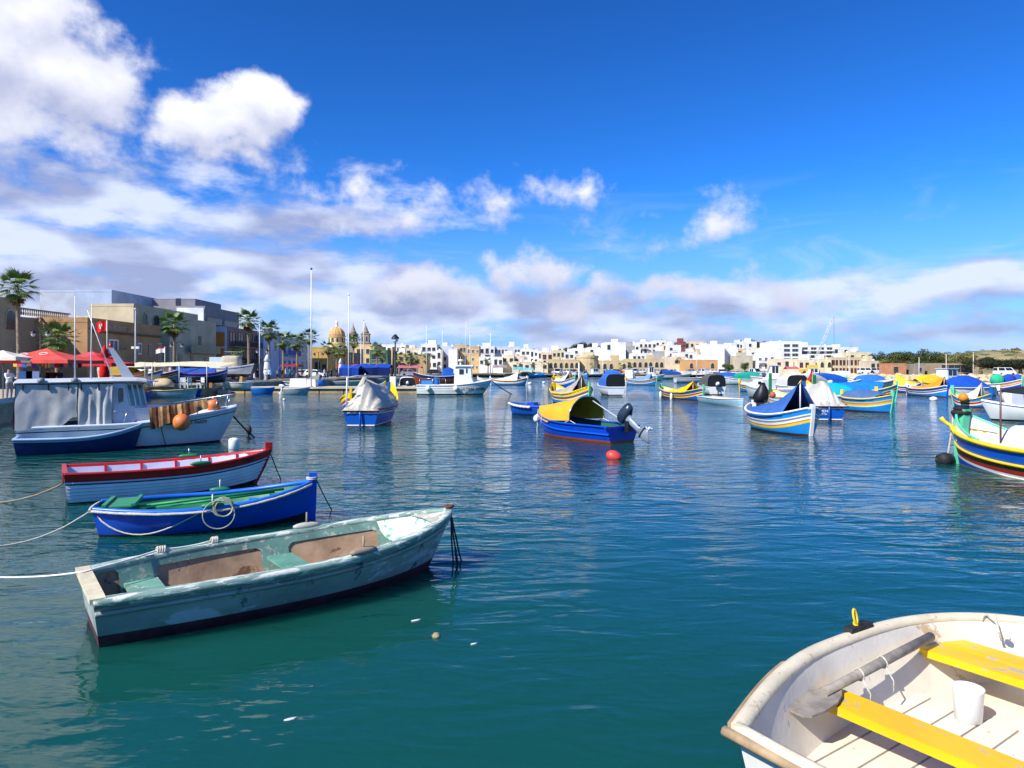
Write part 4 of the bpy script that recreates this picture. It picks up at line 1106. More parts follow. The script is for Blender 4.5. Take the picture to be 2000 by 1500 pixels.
line_luzzu('luzzu with an orange tent and blue and brown stripes', (1772, 771), (1850, 776), .3, 1.8, bands=stripes(WHITE, BLU, WHITE, BRN, WHITE, WHITE, SKYB), tarp=('bow', ORC, .95, (.22, .92)), posts=(BLU, WHITE), fb=.72, end=1.1)
line_luzzu('small luzzu under yellow tarpaulin near the breakwater rocks', (1752, 766), (1795, 767), .6, 1.8, bands=stripes(WHITE, BLU, WHITE, RED, WHITE, WHITE, BLU), tarp=('stern', cloth('edc437'), 1.3, (.10, .85)), posts=(YEL, YEL), fb=.7, end=1.1)
o_, H_ = line_luzzu('luzzu with white tent, mint post and orange buoy near the right edge', (1935, 796), (1862, 793), .2, 1.7, bands=stripes(YEL, SKYB, YEL, RED, WHITE, WHITE, SKYB), tarp=('stern', WHC, 1.0, (.25, .74)), posts=(MINT, BLU), fb=.60, end=1.0, post_h=.45, wings=((1, MINT),))
q = o_.matrix_basis @ H_.S(.52, 1, dy=.25, dz=.05); f_ = MB(); f_.lathe([(0.001, -.30)]+[(.30*sin(a), -.30*cos(a)) for a in [pi*k/10 for k in range(1, 10)]]+[(.001, .32)], 14, caps=False)
tag(f_.build('ball_fender', paint('e8891c', .5), None, q), 'bright orange buoy hanging on the white tented luzzu at right', 'buoy')
line_luzzu('luzzu with green and blue bundles aboard at the far right', (1880, 764), (1996, 768), .2, 2.1, bands=stripes(WHITE, TAN, WHITE, ORG, WHITE, WHITE, BLU), posts=(MINT, YEL), fb=.9, end=1.5)
for (px, w, c_, lab) in ((1945, 1.1, '2fb384', 'green net bundle aboard the far right luzzu'), (1968, 1.1, '2448a8', 'dark blue drum of netting aboard the far right luzzu'), (1985, .8, '3555b8', 'blue sack aboard the far right luzzu by its bow')):
    Y = WP(1940, 766)[1]; b_ = MB(); b_.lathe([(.1, -.1), (w*.55, .05), (w*.6, .6), (w*.45, .95), (.1, 1.1)], 12)
    tag(b_.build('net_bundle', cloth(c_), None, (XP(px, Y), Y-.2, .9)), lab, 'bundle')

# right-hand luzzu running out of the picture
def right_luzzu():
    bow = Vector((12.25, 19.0, 0)); hd = radians(99); L = 6.6; B = 2.05
    c = bow-Vector((cos(hd), sin(hd), 0))*L/2
    band = [(.05, YEL), (.34, BLU), (.40, YEL), (.56, BRN), (.62, RED), (.69, WHITE), (9, BLU)]
    H = Hull(L, B, .70, .98, 1.0, keel=-.35, dbl=True, rb=.06, ps=.22, pb=.42)
    o = thing('luzzu', 'large blue luzzu with yellow rail and mint post cut by the right edge', 'boat', (c.x, c.y, 0), hd, 'painted boats moored in the harbour')
    rows = [('s', 0)]+[('s', d) for d, _ in band[:-1]]+[('z', .05), ('k', 0)]
    hull_part(H, rows, list(range(8)), [m for _, m in band]+[paint('8d8a76', .7)], o, nt=34)
    inner_part(H, .3, paint('e6e2d8', .5), o, nt=20, t0=.02, t1=.98)
    for s in (1, -1):
        rail_part(H, s, [(.05, -.05), (.075, .0), (.05, .05), (-.04, .05), (-.05, -.03)], YEL, o, nt=34)
        rail_part(H, s, [(.0, -.035), (.05, -.03), (.05, .03), (.0, .035)], YEL, o, 'rubbing_strake', nt=34, zfun=lambda t: H.zs(t)-.37)
        mb = MB(); p = H.S(.985, s)           # curled rail ends
        mb.tube([H.S(.93, s, dy=.03), p+Vector((.02, s*.10, .06)), p+Vector((.12, s*.24, .20)), p+Vector((.16, s*.30, .30))], [.055, .055, .05, .06], 8); mb.build('rail_horn', YEL, o)
        w = MB(); g = []                       # pale bulwark rising to the post
        for t in ts(10, .76, .995):
            u = (t-.76)/.235; p = H.S(t, s, dy=-.03, dz=.03); q = p+Vector((0, -s*.02, .40*u**1.6)); g.append([p, q, q+Vector((0, -s*.05, 0)), p+Vector((0, -s*.05, 0))])
        w.loft(g); w.build('bulwark_board', paint('e4e0d6', .5), o)
        w = MB(); w.tube([r[1]+Vector((0, 0, .02)) for r in g], .035, 6); w.build('bulwark_cap', MINT, o)
    stem_post(H, MINT, o, 1.50, w=.20, d=.28, lean=-.15)
    ty = MB(); p = H.S(1, 1)
    for (dz, r, tr) in ((.42, .17, .075), (.53, .13, .06)):
        ty.tube([(p.x-.12+r*cos(a), r*sin(a), p.z+dz) for a in [2*pi*k/16 for k in range(16)]], tr, 8, closed=True)
    R = Matrix.Rotation(hd, 4, 'Z'); wl = lambda v: (R @ Vector(v))+Vector((c.x, c.y, 0))
    tag(ty.build('tyre', M('tyre_rubber', '17181a', .8, var=.3), None, (c.x, c.y, 0), hd), 'black tyre and rubber wrapped round the mint stem post at right', 'tyre')
    tent(H, .10, .80, lambda t: .62*(.25+.75*sin(pi*clamp((t-.10)/.76))**.6)*clamp((.83-t)*9), cloth('dcd6ca'), o, name='canvas_cover', n=24, m=18, seed=2, wr=.03, ease=1.5, over=-.02, drop=.0)
    t = .955; q1 = H.P(t, H.zs(t)-.21, 1, out=.012); q2 = H.P(t-.02, H.zs(t-.02)-.21, 1, out=.012)
    text('102', .20, WHITE, o, q1, (radians(102), radians(0), atan2(q2.y-q1.y, q2.x-q1.x)))
    # awning on poles
    pl = MB(); pl.tube([H.S(.66, 1, dy=-.15, dz=0), H.S(.66, 1, dy=-.15, dz=1.42)], .022, 6); pl.build('awning_pole', paint('6b4a42', .5), o)
    p = H.S(.66, 1); aw = MB(); g = []
    for i in range(9):
        x = lerp(p.x+.10, p.x-3.2, i/8); g.append([Vector((x, lerp(.85, -.85, k/6), p.z+1.44-.10*sin(pi*i/8)+.10*(i/8)-.12*abs(1-2*k/6)**2)) for k in range(7)])
    aw.grid(g, 0, True); aw.grid([[q+Vector((0, 0, .012)) for q in r] for r in g], 0, True, flip=True); aw.build('awning', cloth('2b2f33'), o)
    rp = MB(); rp.tube(catenary(H.S(.64, 1, dy=-.2, dz=.0), H.S(.52, 1, dy=-.9, dz=.62), .08, 10), .014, 5); rp.build('cover_line', ROPED, o)
    bo = Vector(WP(1846, 905)); bu = MB(); bu.lathe([(.05, -.22), (.17, -.18), (.20, 0), (.17, .18), (.06, .22)], 14, axis='x')
    tag(bu.build('mooring_float', M('weedy_float', '1a1c1e', .7, var=.6, vscale=6, wear=('5b5a3a', .3, 4)), None, bo+Vector((0, 0, .10)), .4), 'weedy black mooring float beside the large blue luzzu', 'float')
    bezier_rope('mooring_rope', 'pale rope from the mint stem post down to the black float', [wl(p+Vector((.02, .1, .5))) if 0 else wl(H.S(1, 1)+Vector((.06, .08, .45))), wl(H.S(1, 1)+Vector((.05, .12, 0))), bo+Vector((.05, 0, .1)), bo+Vector((.04, -.05, -.2))], .028, M('pale_rope', 'b9aea6', .9, var=.2, vscale=20))
right_luzzu()

# ------------------------------------------------------------------ fibreglass boats
def motorboat(label, loc, rz, L, B=None, hullc=WHITE, kind='cuddy', canvas=None, fb=.7, group='white motorboats moored in the harbour', nt=14, engine=False, cab=None, stripe=None, h=1.0, name='motorboat', z0=0.):
    B = B or L*.36
    H = Hull(L, B, fb, fb*1.5, fb, keel=-.3, tw=.88, tm=.42, rb=.12*L, rs=.05, ps=.2, pb=.7, ba=2.4, bb=.75, bpow=1.5)
    o = thing(name, label, 'motorboat', (loc[0], loc[1], z0), rz, group)
    sp = stripe or hullc
    hull_part(H, [('s', 0), ('s', .12), ('s', .2), ('z', .07), ('k', 0)], [0, 1, 0, 2], [hullc, sp, BLACK], o, nt=nt, sub=1)
    inner_part(H, .28, OFFW, o, nt=8, t1=.9)
    for s in (1, -1): rail_part(H, s, [(.02, -.04), (.04, 0), (.02, .03), (-.09, .03)], hullc, o, nt=nt)
    x0 = -L/2; cabm = cab or hullc
    fd = MB(); g = []
    for t in ts(7, .52, .995):
        p = H.S(t, 1, dy=-.03, dz=.02); g.append([Vector((p.x, p.y*(1-2*k/4), p.z+.06*(1-(1-2*k/4)**2))) for k in range(5)])
    fd.grid(g, 0, True, flip=True); fd.build('foredeck', OFFW, o)
    if kind in ('cuddy', 'cabin', 'wheelhouse'):
        t0, t1, zt = {'cuddy': (.42, .74, fb+.62*h), 'cabin': (.30, .66, fb+1.35*h), 'wheelhouse': (.50, .70, fb+1.65*h)}[kind]
        xa, xb = x0+L*t0, x0+L*t1; hw = B*.36
        m_ = MB(); ring = lambda x, w, z: [(x, w, fb*.9), (x, w*.94, z), (x, -w*.94, z), (x, -w, fb*.9)]
        m_.loft([ring(xa, hw, zt), ring(lerp(xa, xb, .62), hw, zt), ring(lerp(xa, xb, .72), hw*.96, zt-.02), ring(xb, hw*.75, lerp(fb, zt, .30)), ring(xb+.25, hw*.6, fb*1.05)])
        co = m_.build('cabin', cabm, o)
        for s in (1, -1):
            for k in range(2 if kind != 'cuddy' else 1):
                w = MB(); a, b = lerp(xa, xb, .08+.30*k), lerp(xa, xb, .32+.30*k); z1 = zt-.12*h; z2 = lerp(fb, zt, .45)
                w.box(((a+b)/2, s*hw*.975, (z1+z2)/2), (b-a, .03, z1-z2)); w.build('window', GLASS, co)
        w = MB(); xf0, xf1 = lerp(xa, xb, .74), xb
        q = [(lerp(xf0, xf1, .0)+.03, hw*.85, zt-.08), (lerp(xf0, xf1, .75)+.03, hw*.72, lerp(zt, lerp(fb, zt, .30), .75)), (lerp(xf0, xf1, .75)+.03, -hw*.72, lerp(zt, lerp(fb, zt, .30), .75)), (xf0+.03, -hw*.85, zt-.08)]
        bi = w.add(q); w.face((bi, bi+3, bi+2, bi+1)); w.build('windscreen', GLASS, co)
        if kind != 'cuddy':
            r = MB(); r.box(((xa+lerp(xa, xb, .72))/2, 0, zt+.04), ((xb-xa)*.85, B*.78, .07)); r.build('cabin_roof', cabm, co)
    if canvas:
        cv = MB(); g = []
        for i in range(7):
            u = i/6; x = lerp(x0+.1, x0+L*.62, u); hh = h*(1.0*sin(pi*(.30+.60*u))**.5)
            g.append([Vector((x, B*.46*(1 if cos(pi*k/10) > 0 else -1)*abs(cos(pi*k/10))**.45, fb+max(0, hh*abs(sin(pi*k/10))**.55))) for k in range(11)])
        cv.grid(g, 0, True, flip=True); cv.build('canvas_hood', canvas, o)
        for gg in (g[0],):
            bk = MB(); bi = bk.add([q+Vector((.03, 0, -.03)) for q in gg]); bk.face([bi+k for k in range(11)]); bk.build('hood_shade', DARK, o)  # dark sheet painted for the shade inside the hood
    if engine: outboard(o, (x0-.08, 0, fb*.9), pi, .3, paint('e3e5e8', .3), .95, paint('23272d', .4))
    return o, H

def fishing_boat():
    loc, rz, L = from_px(822, 770, 955, 770); L += .6
    H = Hull(L, 2.6, .95, 1.45, .95, keel=-.4, tw=.85, tm=.42, rb=1.1, rs=.06, ps=.07, pb=.5, ba=2.4, bb=.75, bpow=1.7)
    o = thing('fishing_boat', 'white fishing boat with forward wheelhouse and green lettering at the jetty end', 'motorboat', loc, rz)
    wh = M('fishing_white', 'e6e7e2', .3, var=.05, vscale=1.5); pale = M('hull_reflection_tint', 'd5dcd5', .3, var=.08, vscale=1.5)  # pale: greenish reflection is put into the hull colour
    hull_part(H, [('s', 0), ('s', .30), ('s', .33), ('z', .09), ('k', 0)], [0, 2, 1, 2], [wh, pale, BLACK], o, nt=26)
    inner_part(H, .4, OFFW, o, th=.1, t1=.95)
    for s in (1, -1):
        rail_part(H, s, [(.03, -.10), (.07, -.02), (.06, .05), (-.14, .05), (-.14, -.02)], wh, o, nt=24)
        for d in (.48, .62): rail_part(H, s, [(.0, -.012), (.015, -.01), (.015, .01), (.0, .012)], pale, o, 'hull_rib', nt=18, t0=.02, t1=.62, zfun=(lambda d: (lambda t: H.zs(t)-d))(d))
    x0 = -L/2; fd = MB(); g = []
    for t in ts(10, .50, .995):
        p = H.S(t, 1, dy=-.05, dz=.03); g.append([Vector((p.x, p.y*(1-2*k/6), p.z+.1*(1-(1-2*k/6)**2))) for k in range(7)])
    fd.grid(g, 0, True, flip=True); fd.build('foredeck', wh, o)
    xa, xb = x0+L*.50, x0+L*.725; zt = 2.85; hw = .95
    prof = [(xa, .9), (xb+.30, .95), (xb+.05, 1.65), (xb-.05, zt), (xa+.15, zt), (xa, 1.9)]
    m_ = MB(); m_.loft([[(x, hw*(1 if z < 1.8 else .93), z) for x, z in prof], [(x, -hw*(1 if z < 1.8 else .93), z) for x, z in prof]]); co = m_.build('wheelhouse', wh, o)
    r = MB(); r.box((lerp(xa, xb, .5), 0, zt+.05), ((xb-xa)+.5, 2.15, .12), taper=.93); ro = r.build('wheelhouse_roof', wh, co)
    for s in (1, -1):
        for (u0, u1, z0, z1) in ((.30, .56, 2.05, 2.55), (.70, .78, 2.15, 2.6)):
            w = MB(); w.box((lerp(xa, xb, (u0+u1)/2), s*.945, (z0+z1)/2), ((u1-u0)*(xb-xa), .03, z1-z0), taper=.97); w.build('window', GLASS, co)
    for (y0, y1) in ((.82, .06), (-.06, -.82)):
        w = MB(); pa = lambda y, z: (lerp(xb+.05, xb-.05, (z-1.65)/(zt-1.65))+.015, y*.95, z)
        bi = w.add([pa(y0, 1.8), pa(y1, 1.8), pa(y1, 2.62), pa(y0, 2.62)]); w.face((bi, bi+1, bi+2, bi+3)); w.build('windscreen_pane', M('pale_glass', '4b7c86', .1, spec=.7), co)
    for (x, y, zz, top) in ((lerp(xa, xb, .6), .1, zt+.1, zt+4.6), (lerp(xa, xb, .3), -.4, zt+.1, zt+1.0)):
        an = MB(); an.tube([(x, y, zz), (x+.12, y, top)], [.04, .015], 6); an.build('aerial', WHITE, ro)
    rd = MB(); rd.lathe([(.1, 0), (.28, .02), (.28, .16), (.1, .2)], 14, (lerp(xa, xb, .35), 0, zt+.5)); rd.tube([(lerp(xa, xb, .35), 0, zt), (lerp(xa, xb, .35), 0, zt+.5)], .06, 6); rd.build('radar', WHITE, ro)
    gr = MB()
    for x in (x0+.3, x0+1.6, x0+2.9): gr.tube([(x, -1.0, .95), (x, -1.0, 1.6)], .025, 5)
    gr.tube([(x0+.3, -1.0, 1.6), (x0+2.9, -1.0, 1.6)], .025, 5); gr.build('guard_rail', STEEL, o)
    dr = MB(); dr.lathe([(.28, 0), (.30, .05), (.30, .7), (.28, .75)], 14, (0, 0, 0)); R = Matrix.Rotation(rz, 4, 'Z'); wl = lambda v: (R @ Vector(v))+Vector(loc)
    tag(dr.build('barrel', paint('1c6fc0', .4), None, wl((x0+2.0, -.7, .95))), 'upright blue barrel on the white fishing boat aft deck', 'barrel')
    cr = MB(); cr.box((0, 0, .25), (1.2, .6, .45), taper=.95); tag(cr.build('crate', paint('3a86c8', .5), None, wl((x0+1.0, -.6, .95)), rz), 'light blue crate beside the barrel on the fishing boat', 'crate')
    for (t, lab) in ((.16, 'white ball fender on the stern quarter of the fishing boat'), (.53, 'white ball fender amidships on the fishing boat')):
        q = wl(H.P(t, .62, -1, out=.22)); f_ = MB(); f_.lathe([(0.001, -.28)]+[(.26*sin(a), -.28*cos(a)) for a in [pi*k/10 for k in range(1, 10)]]+[(.04, .36), (.001, .36)], 12, caps=False)
        tag(f_.build('ball_fender', paint('dedccc', .5), None, q), lab, 'fender')
    dg = paint('17342b', .5)
    t = .76; q1 = H.P(t, H.zs(t)-.62, -1, out=.02); q2 = H.P(t+.08, H.zs(t+.08)-.62, -1, out=.02); a = atan2(q2.y-q1.y, q2.x-q1.x)
    text('ULTIMA ROSA', .40, BLACK, o, q1, (radians(106), 0, a), .012)
    t = .905; q1 = H.P(t, H.zs(t)-.75, -1, out=.03); text('22', .36, BLACK, o, q1, (radians(112), 0, a+.25), .012)
    bezier_rope('mooring_rope', 'dark anchor rope from the bow of the white fishing boat', catenary(wl(H.S(1, 1, dz=-.1)), Vector(WP(1000, 770, -.05)), .1, 8), .05, ROPED)
fishing_boat()

def at(px, py): p = WP(px, py); return (p[0], p[1])
c0 = at(1196, 772); motorboat('white cuddy boat with blue canvas hood, stern towards us', (c0[0], c0[1]+2.4), radians(97), 5.2, 2.1, kind='open', canvas=cloth('3a63b4'), fb=.85, h=1.35, stripe=paint('6f93cc'))
c0 = at(1397, 771); motorboat('white boat with dark hood and small outboard beside the yellow sheeted luzzu', (c0[0], c0[1]+2.2), radians(92), 5.0, 2.0, kind='open', canvas=cloth('5a5a58'), fb=.8, h=1.3, engine=True)
loc, rz, L = from_px(1376, 784, 1452, 795)
H = Hull(L, 1.5, .42, .55, .42, keel=-.2, tw=.85, tm=.45, rb=.2, ps=.25, pb=.7); o_ = thing('rowing_boat', 'pale blue flat rowing boat in front of the dark hooded boat', 'rowing boat', loc, rz)
hull_part(H, [('s', 0), ('s', .1), ('z', .05), ('k', 0)], [0, 1, 0], [WHITE, paint('9cc7d9', .5)], o_, nt=16); inner_part(H, .15, paint('c9c0b4', .6), o_)
for s in (1, -1): rail_part(H, s, [(.02, -.03), (.03, 0), (0, .03), (-.07, .03)], OFFW, o_, nt=16)
thwart(H, .35, .36, .25, TAN, o_); thwart(H, .65, .38, .25, TAN, o_)
c0 = at(1975, 826); motorboat('white open boat with jumbled gear at the right edge', (c0[0]+2.1, c0[1]+1.2), radians(155), 4.6, 1.9, kind='open', fb=.65, group='white motorboats moored in the harbour')
g_ = MB(); g_.box((0, 0, .45), (1.0, .6, .9), .3, taper=.7); g_.tube([(-.5, 0, .2), (-.8, 0, 1.1)], .09, 8); tag(g_.build('boat_gear', PLASTIC, None, (XP(1978, 37), 37, .6)), 'white plastic gear piled in the boat at the right edge', 'gear')

# ------------------------------------------------------------------ land
PAVE = M('quay_paving', 'b3a58f', .9, var=.22, vscale=.35, bump=.02, bscale=2.)
STONEW = M('sea_wall_stone', 'b09a78', .9, var=.35, vscale=.8, bump=.03, bscale=3., wear=('4b4438', .32, .5))
edge = [(-3500, 8), (-20, 18), (-22, 26), (-26, 38), (-30, 50), (-33.5, 60), (-33.5, 66), (-31, 70), (-31, 80), (-30, 100), (-26, 125), (-22, 160),
        (-19, 205), (-5, 232), (20, 245), (60, 256), (74, 248), (73, 205), (73, 170), (80, 153), (105, 141), (160, 132), (3500, 60)]
far_ = [(3500, 6000), (-3500, 6000)]
QZ = .9
mb = MB(); poly = edge+far_
b = mb.add([(x, y, QZ) for x, y in poly]); mb.face([b+i for i in range(len(poly))])
b2 = mb.add([(x, y, -.5) for x, y in poly])
for i in range(len(edge)-1): mb.face((b+i, b2+i, b2+i+1, b+i+1), 1)
structure(mb.build('quay', [PAVE, STONEW]), 'pale paved quay running round the harbour')
# kerb stones along the visible edge
cop = MB(); cop.tube([(x, y, QZ+.06) for x, y in edge[1:-1]], .22, 4, sm=False); structure(cop.build('kerb', M('kerb_stone', 'c9bda6', .9, var=.25, vscale=.5)), 'stone kerb along the quay edge')
# the quay the photograph is taken from
mb = MB(); mb.box((0, -6.5, .2), (60, 14, 1.6)); structure(mb.build('near_quay', PAVE), 'stone quay edge at the viewer')
# jetty
mb = MB(); jp = M('jetty_concrete', 'c7b89c', .85, var=.2, vscale=.6, bump=.01, bscale=4)
mb.box((-20.6, 75.2, .56), (21.2, 4.4, .16)); structure(mb.build('jetty', jp), 'concrete jetty reaching out from the quay')
for k in range(8):
    w = MB(); w.box((-29.6+2.62*k, 75.2, .16), (2.5, 4.0, .66)); w.build('pier_block', STONEW, bpy.data.objects['jetty'])

# hills
def hill_h(x, y):
    a = clamp((y-262)/150); a = a*a*(3-2*a); side = clamp((x+40)/90)
    h = 11.5*a*side*(1-.35*clamp((x-90)/60))
    q = clamp((x-150)/70); r = 9.5*q*q*(3-2*q)*clamp((y-222)/80)*clamp((385-y)/60)
    return max(h, r)+2.2*vnoise(x*.05, y*.05)*clamp((y-250)/60)
mb = MB(); g = []
for j in range(36):
    y = 214+j*11; g.append([(x, y, QZ-.25+max(0, hill_h(x, y))) for x in [-120+12*i for i in range(52)]])
mb.grid(g, 0, True); 
HILL = M('hill_scrub', '9a8a5c', .95, var=.35, vscale=.06, bump=.2, bscale=.6, wear=('4f5a2c', .55, .10))
structure(mb.build('hill', HILL), 'dry scrubby hillside behind the town')

# ------------------------------------------------------------------ buildings
def unit_window(name, fr, gl, sill=True, mull=1):
    m = MB(); t = .09
    m.box((0, -.03, .5-t/2), (1, .08, t)); m.box((0, -.03, -.5+t/2), (1, .08, t))
    m.box((-.5+t/2, -.03, 0), (t, .08, 1-2*t)); m.box((.5-t/2, -.03, 0), (t, .08, 1-2*t))
    if mull: m.box((0, -.028, 0), (.06, .06, 1-2*t))
    m.box((0, .02, 0), (1-2*t, .05, 1-2*t), m=1)
    return m.mesh(name, [fr, gl])
def unit_hole(name, gl, arch=False, fr=None):
    m = MB()
    if arch:
        pts = [(-.5, -.5), (.5, -.5)]+[(.5*cos(a), .1+.4*sin(a)) for a in [pi*k/8 for k in range(9)]]
        m.prism(pts, -.02, .04, plane='xz', m=1)
        ring = [(.5*cos(a), .1+.4*sin(a)) for a in [pi*k/8 for k in range(9)]]
        m.tube([(.5, -.03, -.5)]+[(p[0], -.03, p[1]) for p in ring]+[(-.5, -.03, -.5)], .05, 4, m=0)
    else:
        m.box((0, .0, 0), (1, .06, 1), m=1); m.box((0, -.04, -.53), (1.12, .14, .06)); m.box((0, -.02, .53), (1.06, .09, .06))
    return m.mesh(name, [fr or OFFW, gl])
DG = M('window_dark', '343a42', .25, var=.3, vscale=2)
WN = {'white': unit_window('window_unit', WHITE, DG), 'hole': unit_hole('opening_unit', DG, False, M('sill_stone', 'c2b292', .8)), 'arch': unit_hole('arch_unit', DG, True, M('arch_stone', 'c9b48c', .8)),
      'blue': unit_window('blue_window_unit', paint('2f5fa8'), DG), 'brown': unit_window('brown_window_unit', BRN, DG), 'band': unit_window('band_unit', paint('8f8f8c'), DG, mull=1)}
def window(parent, kind, face, x0, x1, y0, y1, u, z, w, h, name='window'):
    if face == 'S': loc, rot = (u, y0-.02, z), 0.
    elif face == 'E': loc, rot = (x1+.02, u, z), pi/2
    else: loc, rot = (x0-.02, u, z), -pi/2
    return inst(name, WN[kind], parent, loc, (0, 0, rot), (w, 1, h))
SEAMS = {}
def stone(hexc, sc=.5, **kw): return M('wall_'+hexc, hexc, .9, var=.16, vscale=sc, bump=.012, bscale=3., spec=.2, **kw)
def building(name, label, x0, x1, y0, y1, zt, mat, wins=(), z0=QZ, parapet=.35, group=None, cat='building', roof=None, rooms=()):
    o = thing(name, label, cat, ((x0+x1)/2, (y0+y1)/2, z0), 0, group)
    cx_, cy_ = (x0+x1)/2, (y0+y1)/2
    lx0, lx1, ly0, ly1 = x0-cx_, x1-cx_, y0-cy_, y1-cy_
    m = MB(); m.box((0, 0, (zt-z0)/2-.3), (x1-x0, y1-y0, zt-z0-.6+.6)); m.build('wall', mat, o)
    p = MB(); t = .3
    p.box((0, ly0+t/2-.03, zt-z0-.3+parapet/2), (x1-x0+.06, t, parapet)); p.box((0, ly1-t/2, zt-z0-.3+parapet/2), (x1-x0, t, parapet))
    p.box((lx1-t/2+.03, 0, zt-z0-.3+parapet/2), (t, y1-y0-2*t-.02, parapet)); p.box((lx0+t/2-.03, 0, zt-z0-.3+parapet/2), (t, y1-y0-2*t-.02, parapet))
    p.build('parapet', roof or mat, o)
    for (kind, face, u, z, w, h) in wins:
        window(o, kind, face, lx0, lx1, ly0, ly1, u-(cx_ if face == 'S' else cy_), z-z0, w, h)
    for (rx, ry, sx, sy, sz, rm) in rooms:
        r = MB(); r.box((rx-cx_, ry-cy_, zt-z0-.3+sz/2), (sx, sy, sz)); r.build('roof_room', rm or mat, o)
    return o
def balcony(o, face, org, u0, u1, z, d, slab, rail, x1=None, y0=None, bars=True, name='balcony'):
    """slab with a railing; org = building origin"""
    m = MB(); n = max(4, int((u1-u0)/.22))
    if face == 'E':
        X = x1-org[0]; a, b = u0-org[1], u1-org[1]; zz = z-org[2]
        m.box((X+d/2, (a+b)/2, zz), (d, b-a, .16)); bo = m.build(name, slab, o)
        r = MB(); r.box((X+d-.04, (a+b)/2, zz+1.0), (.06, b-a, .07))
        for k in range(n+1): r.box((X+d-.04, lerp(a+.03, b-.03, k/n), zz+.52), (.05, .05 if bars else .16, .9))
        r.build('railing', rail, bo)
    else:
        Y = y0-org[1]; a, b = u0-org[0], u1-org[0]; zz = z-org[2]
        m.box(((a+b)/2, Y-d/2, zz), (b-a, d, .16)); bo = m.build(name, slab, o)
        r = MB(); r.box(((a+b)/2, Y-d+.04, zz+1.0), (b-a, .06, .07))
        for k in range(n+1): r.box((lerp(a+.03, b-.03, k/n), Y-d+.04, zz+.52), (.05, .05, .9))
        r.build('railing', rail, bo)
    return bo
def EY(px, X): return X*F/(px-1000.)          # depth where the plane x=X crosses pixel column px

OLD = stone('b29c7a', .4, wear=('4e4337', .42, .3)); BEI = stone('c6b997'); BRH = stone('b08a63', .5, wear=('5b4632', .35, .4)); CONC = stone('8c8a8e', .6)
WHW = stone('d9dde2', .3); GRW = stone('c3c9d3', .3); YLW = stone('c9a45c', .4); PCH = stone('d9b884', .4)
# old stone house far left, with balustraded terrace
o_ = building('stone_house', 'old weathered stone house with arched window behind the tall palm', -60, -48, 52, 67.5, 9.3, OLD, [('arch', 'E', EY(20, -48), 7.3, 1.3, 1.9), ('hole', 'E', 60, 3.2, 1.2, 2.2)])
o_ = building('stone_house', 'old stone house with a balustraded roof terrace on the left', -60, -48.2, 67.6, 75.8, 7.7, OLD, [('hole', 'E', 71, 3.2, 1.1, 2.2), ('hole', 'E', 74, 5.6, .9, 1.4)], parapet=.3)
bm = MB(); 
for k in range(24): bm.lathe([(.06, 0), (.10, .2), (.05, .4), (.08, .6)], 6, (5.75, -3.6+.31*k, 7.0))
bm.box((5.75, 0, 7.66), (.25, 7.7, .12)); bm.build('balustrade', stone('a89470'), o_)
# white blocks behind
building('apartment_block', 'plain pale grey block standing highest behind the stone houses', XP(78, 104), XP(146, 104), 104, 118, 14.4, stone('aeb4bd', .3), parapet=.3)
building('apartment_block', 'tall plain white block with bluish shade behind the beige building', XP(146.5, 99), XP(218, 99), 99, 118, 13.9, stone('a3b0c4', .3), parapet=.3, rooms=((XP(232, 108), 108, 3.4, 5, .2, CONC),))  # bluish shade of the white block is put into its wall colour
# beige building with round windows
o_ = building('beige_building', 'beige building with small round topped windows above the brown house', XP(175, 85.5), -46.8, 85.5, 103, 10.6, BEI, [('arch', 'E', EY(px, -46.8), z, w, h) for (px, z, w, h) in ((283, 9.0, .9, 1.5), (305, 8.9, 1.7, 1.5), (322, 8.9, 1.7, 1.5), (337, 8.8, 1.2, 1.2), (354, 8.7, 1.2, 1.2))])
building('penthouse', 'grey concrete roof block on top of the beige buildings', XP(275, 110), XP(380, 110), 110.2, 120, 13.9, CONC, [('hole', 'S', XP(347, 110), 13, .8, 1.6)], z0=11.0, parapet=.15)
o_ = building('beige_building', 'long beige wall building with a balcony behind the third palm', -58, -45.6, 92, 106.5, 9.6, stone('c6bb9f', .4), [('hole', 'E', 95, 3.4, 1.0, 2.2), ('hole', 'E', 98.5, 3.4, 1.0, 2.2), ('hole', 'E', 103, 3.4, 1.0, 1.6), ('hole', 'E', 101, 6.4, 1.0, 1.8)])
balcony(o_, 'E', o_.location, 96.5, 106, 4.9, .9, stone('b3a888'), stone('b3a888'), x1=-45.6, bars=False)
# brown house with sign
o_ = building('brown_house', 'brown stone house with white lettering and a white double window', -56, -43, 70, 84.5, 7.6, BRH, [('white', 'E', EY(221, -43), 4.95, 1.75, 1.6), ('white', 'E', EY(272, -43), 4.9, .8, 1.3), ('hole', 'E', EY(293, -43), 4.8, .8, 1.3), ('hole', 'E', EY(316, -43)-.6, 4.6, 1.1, 2.0),
    ('arch', 'E', EY(226, -43), 1.7, 2.0, 1.6), ('hole', 'E', EY(272, -43), 1.9, 1.0, 2.0), ('hole', 'E', EY(300, -43), 1.9, 1.4, 2.0)], parapet=.5)
balcony(o_, 'E', o_.location, EY(207, -43), EY(252, -43), 3.55, 1.0, stone('a28a68'), stone('a28a68'), x1=-43, bars=False)
cr = MB(); cr.box((6.5+.10, 0, 5.55), (.24, 14.4, .18)); cr.build('cornice', stone('6b573f'), o_)
text('PILAZZETT', .68, stone('b9b2a2'), o_, (6.53, EY(229, -43)-77.25, 6.05), (pi/2, 0, pi/2), .02)
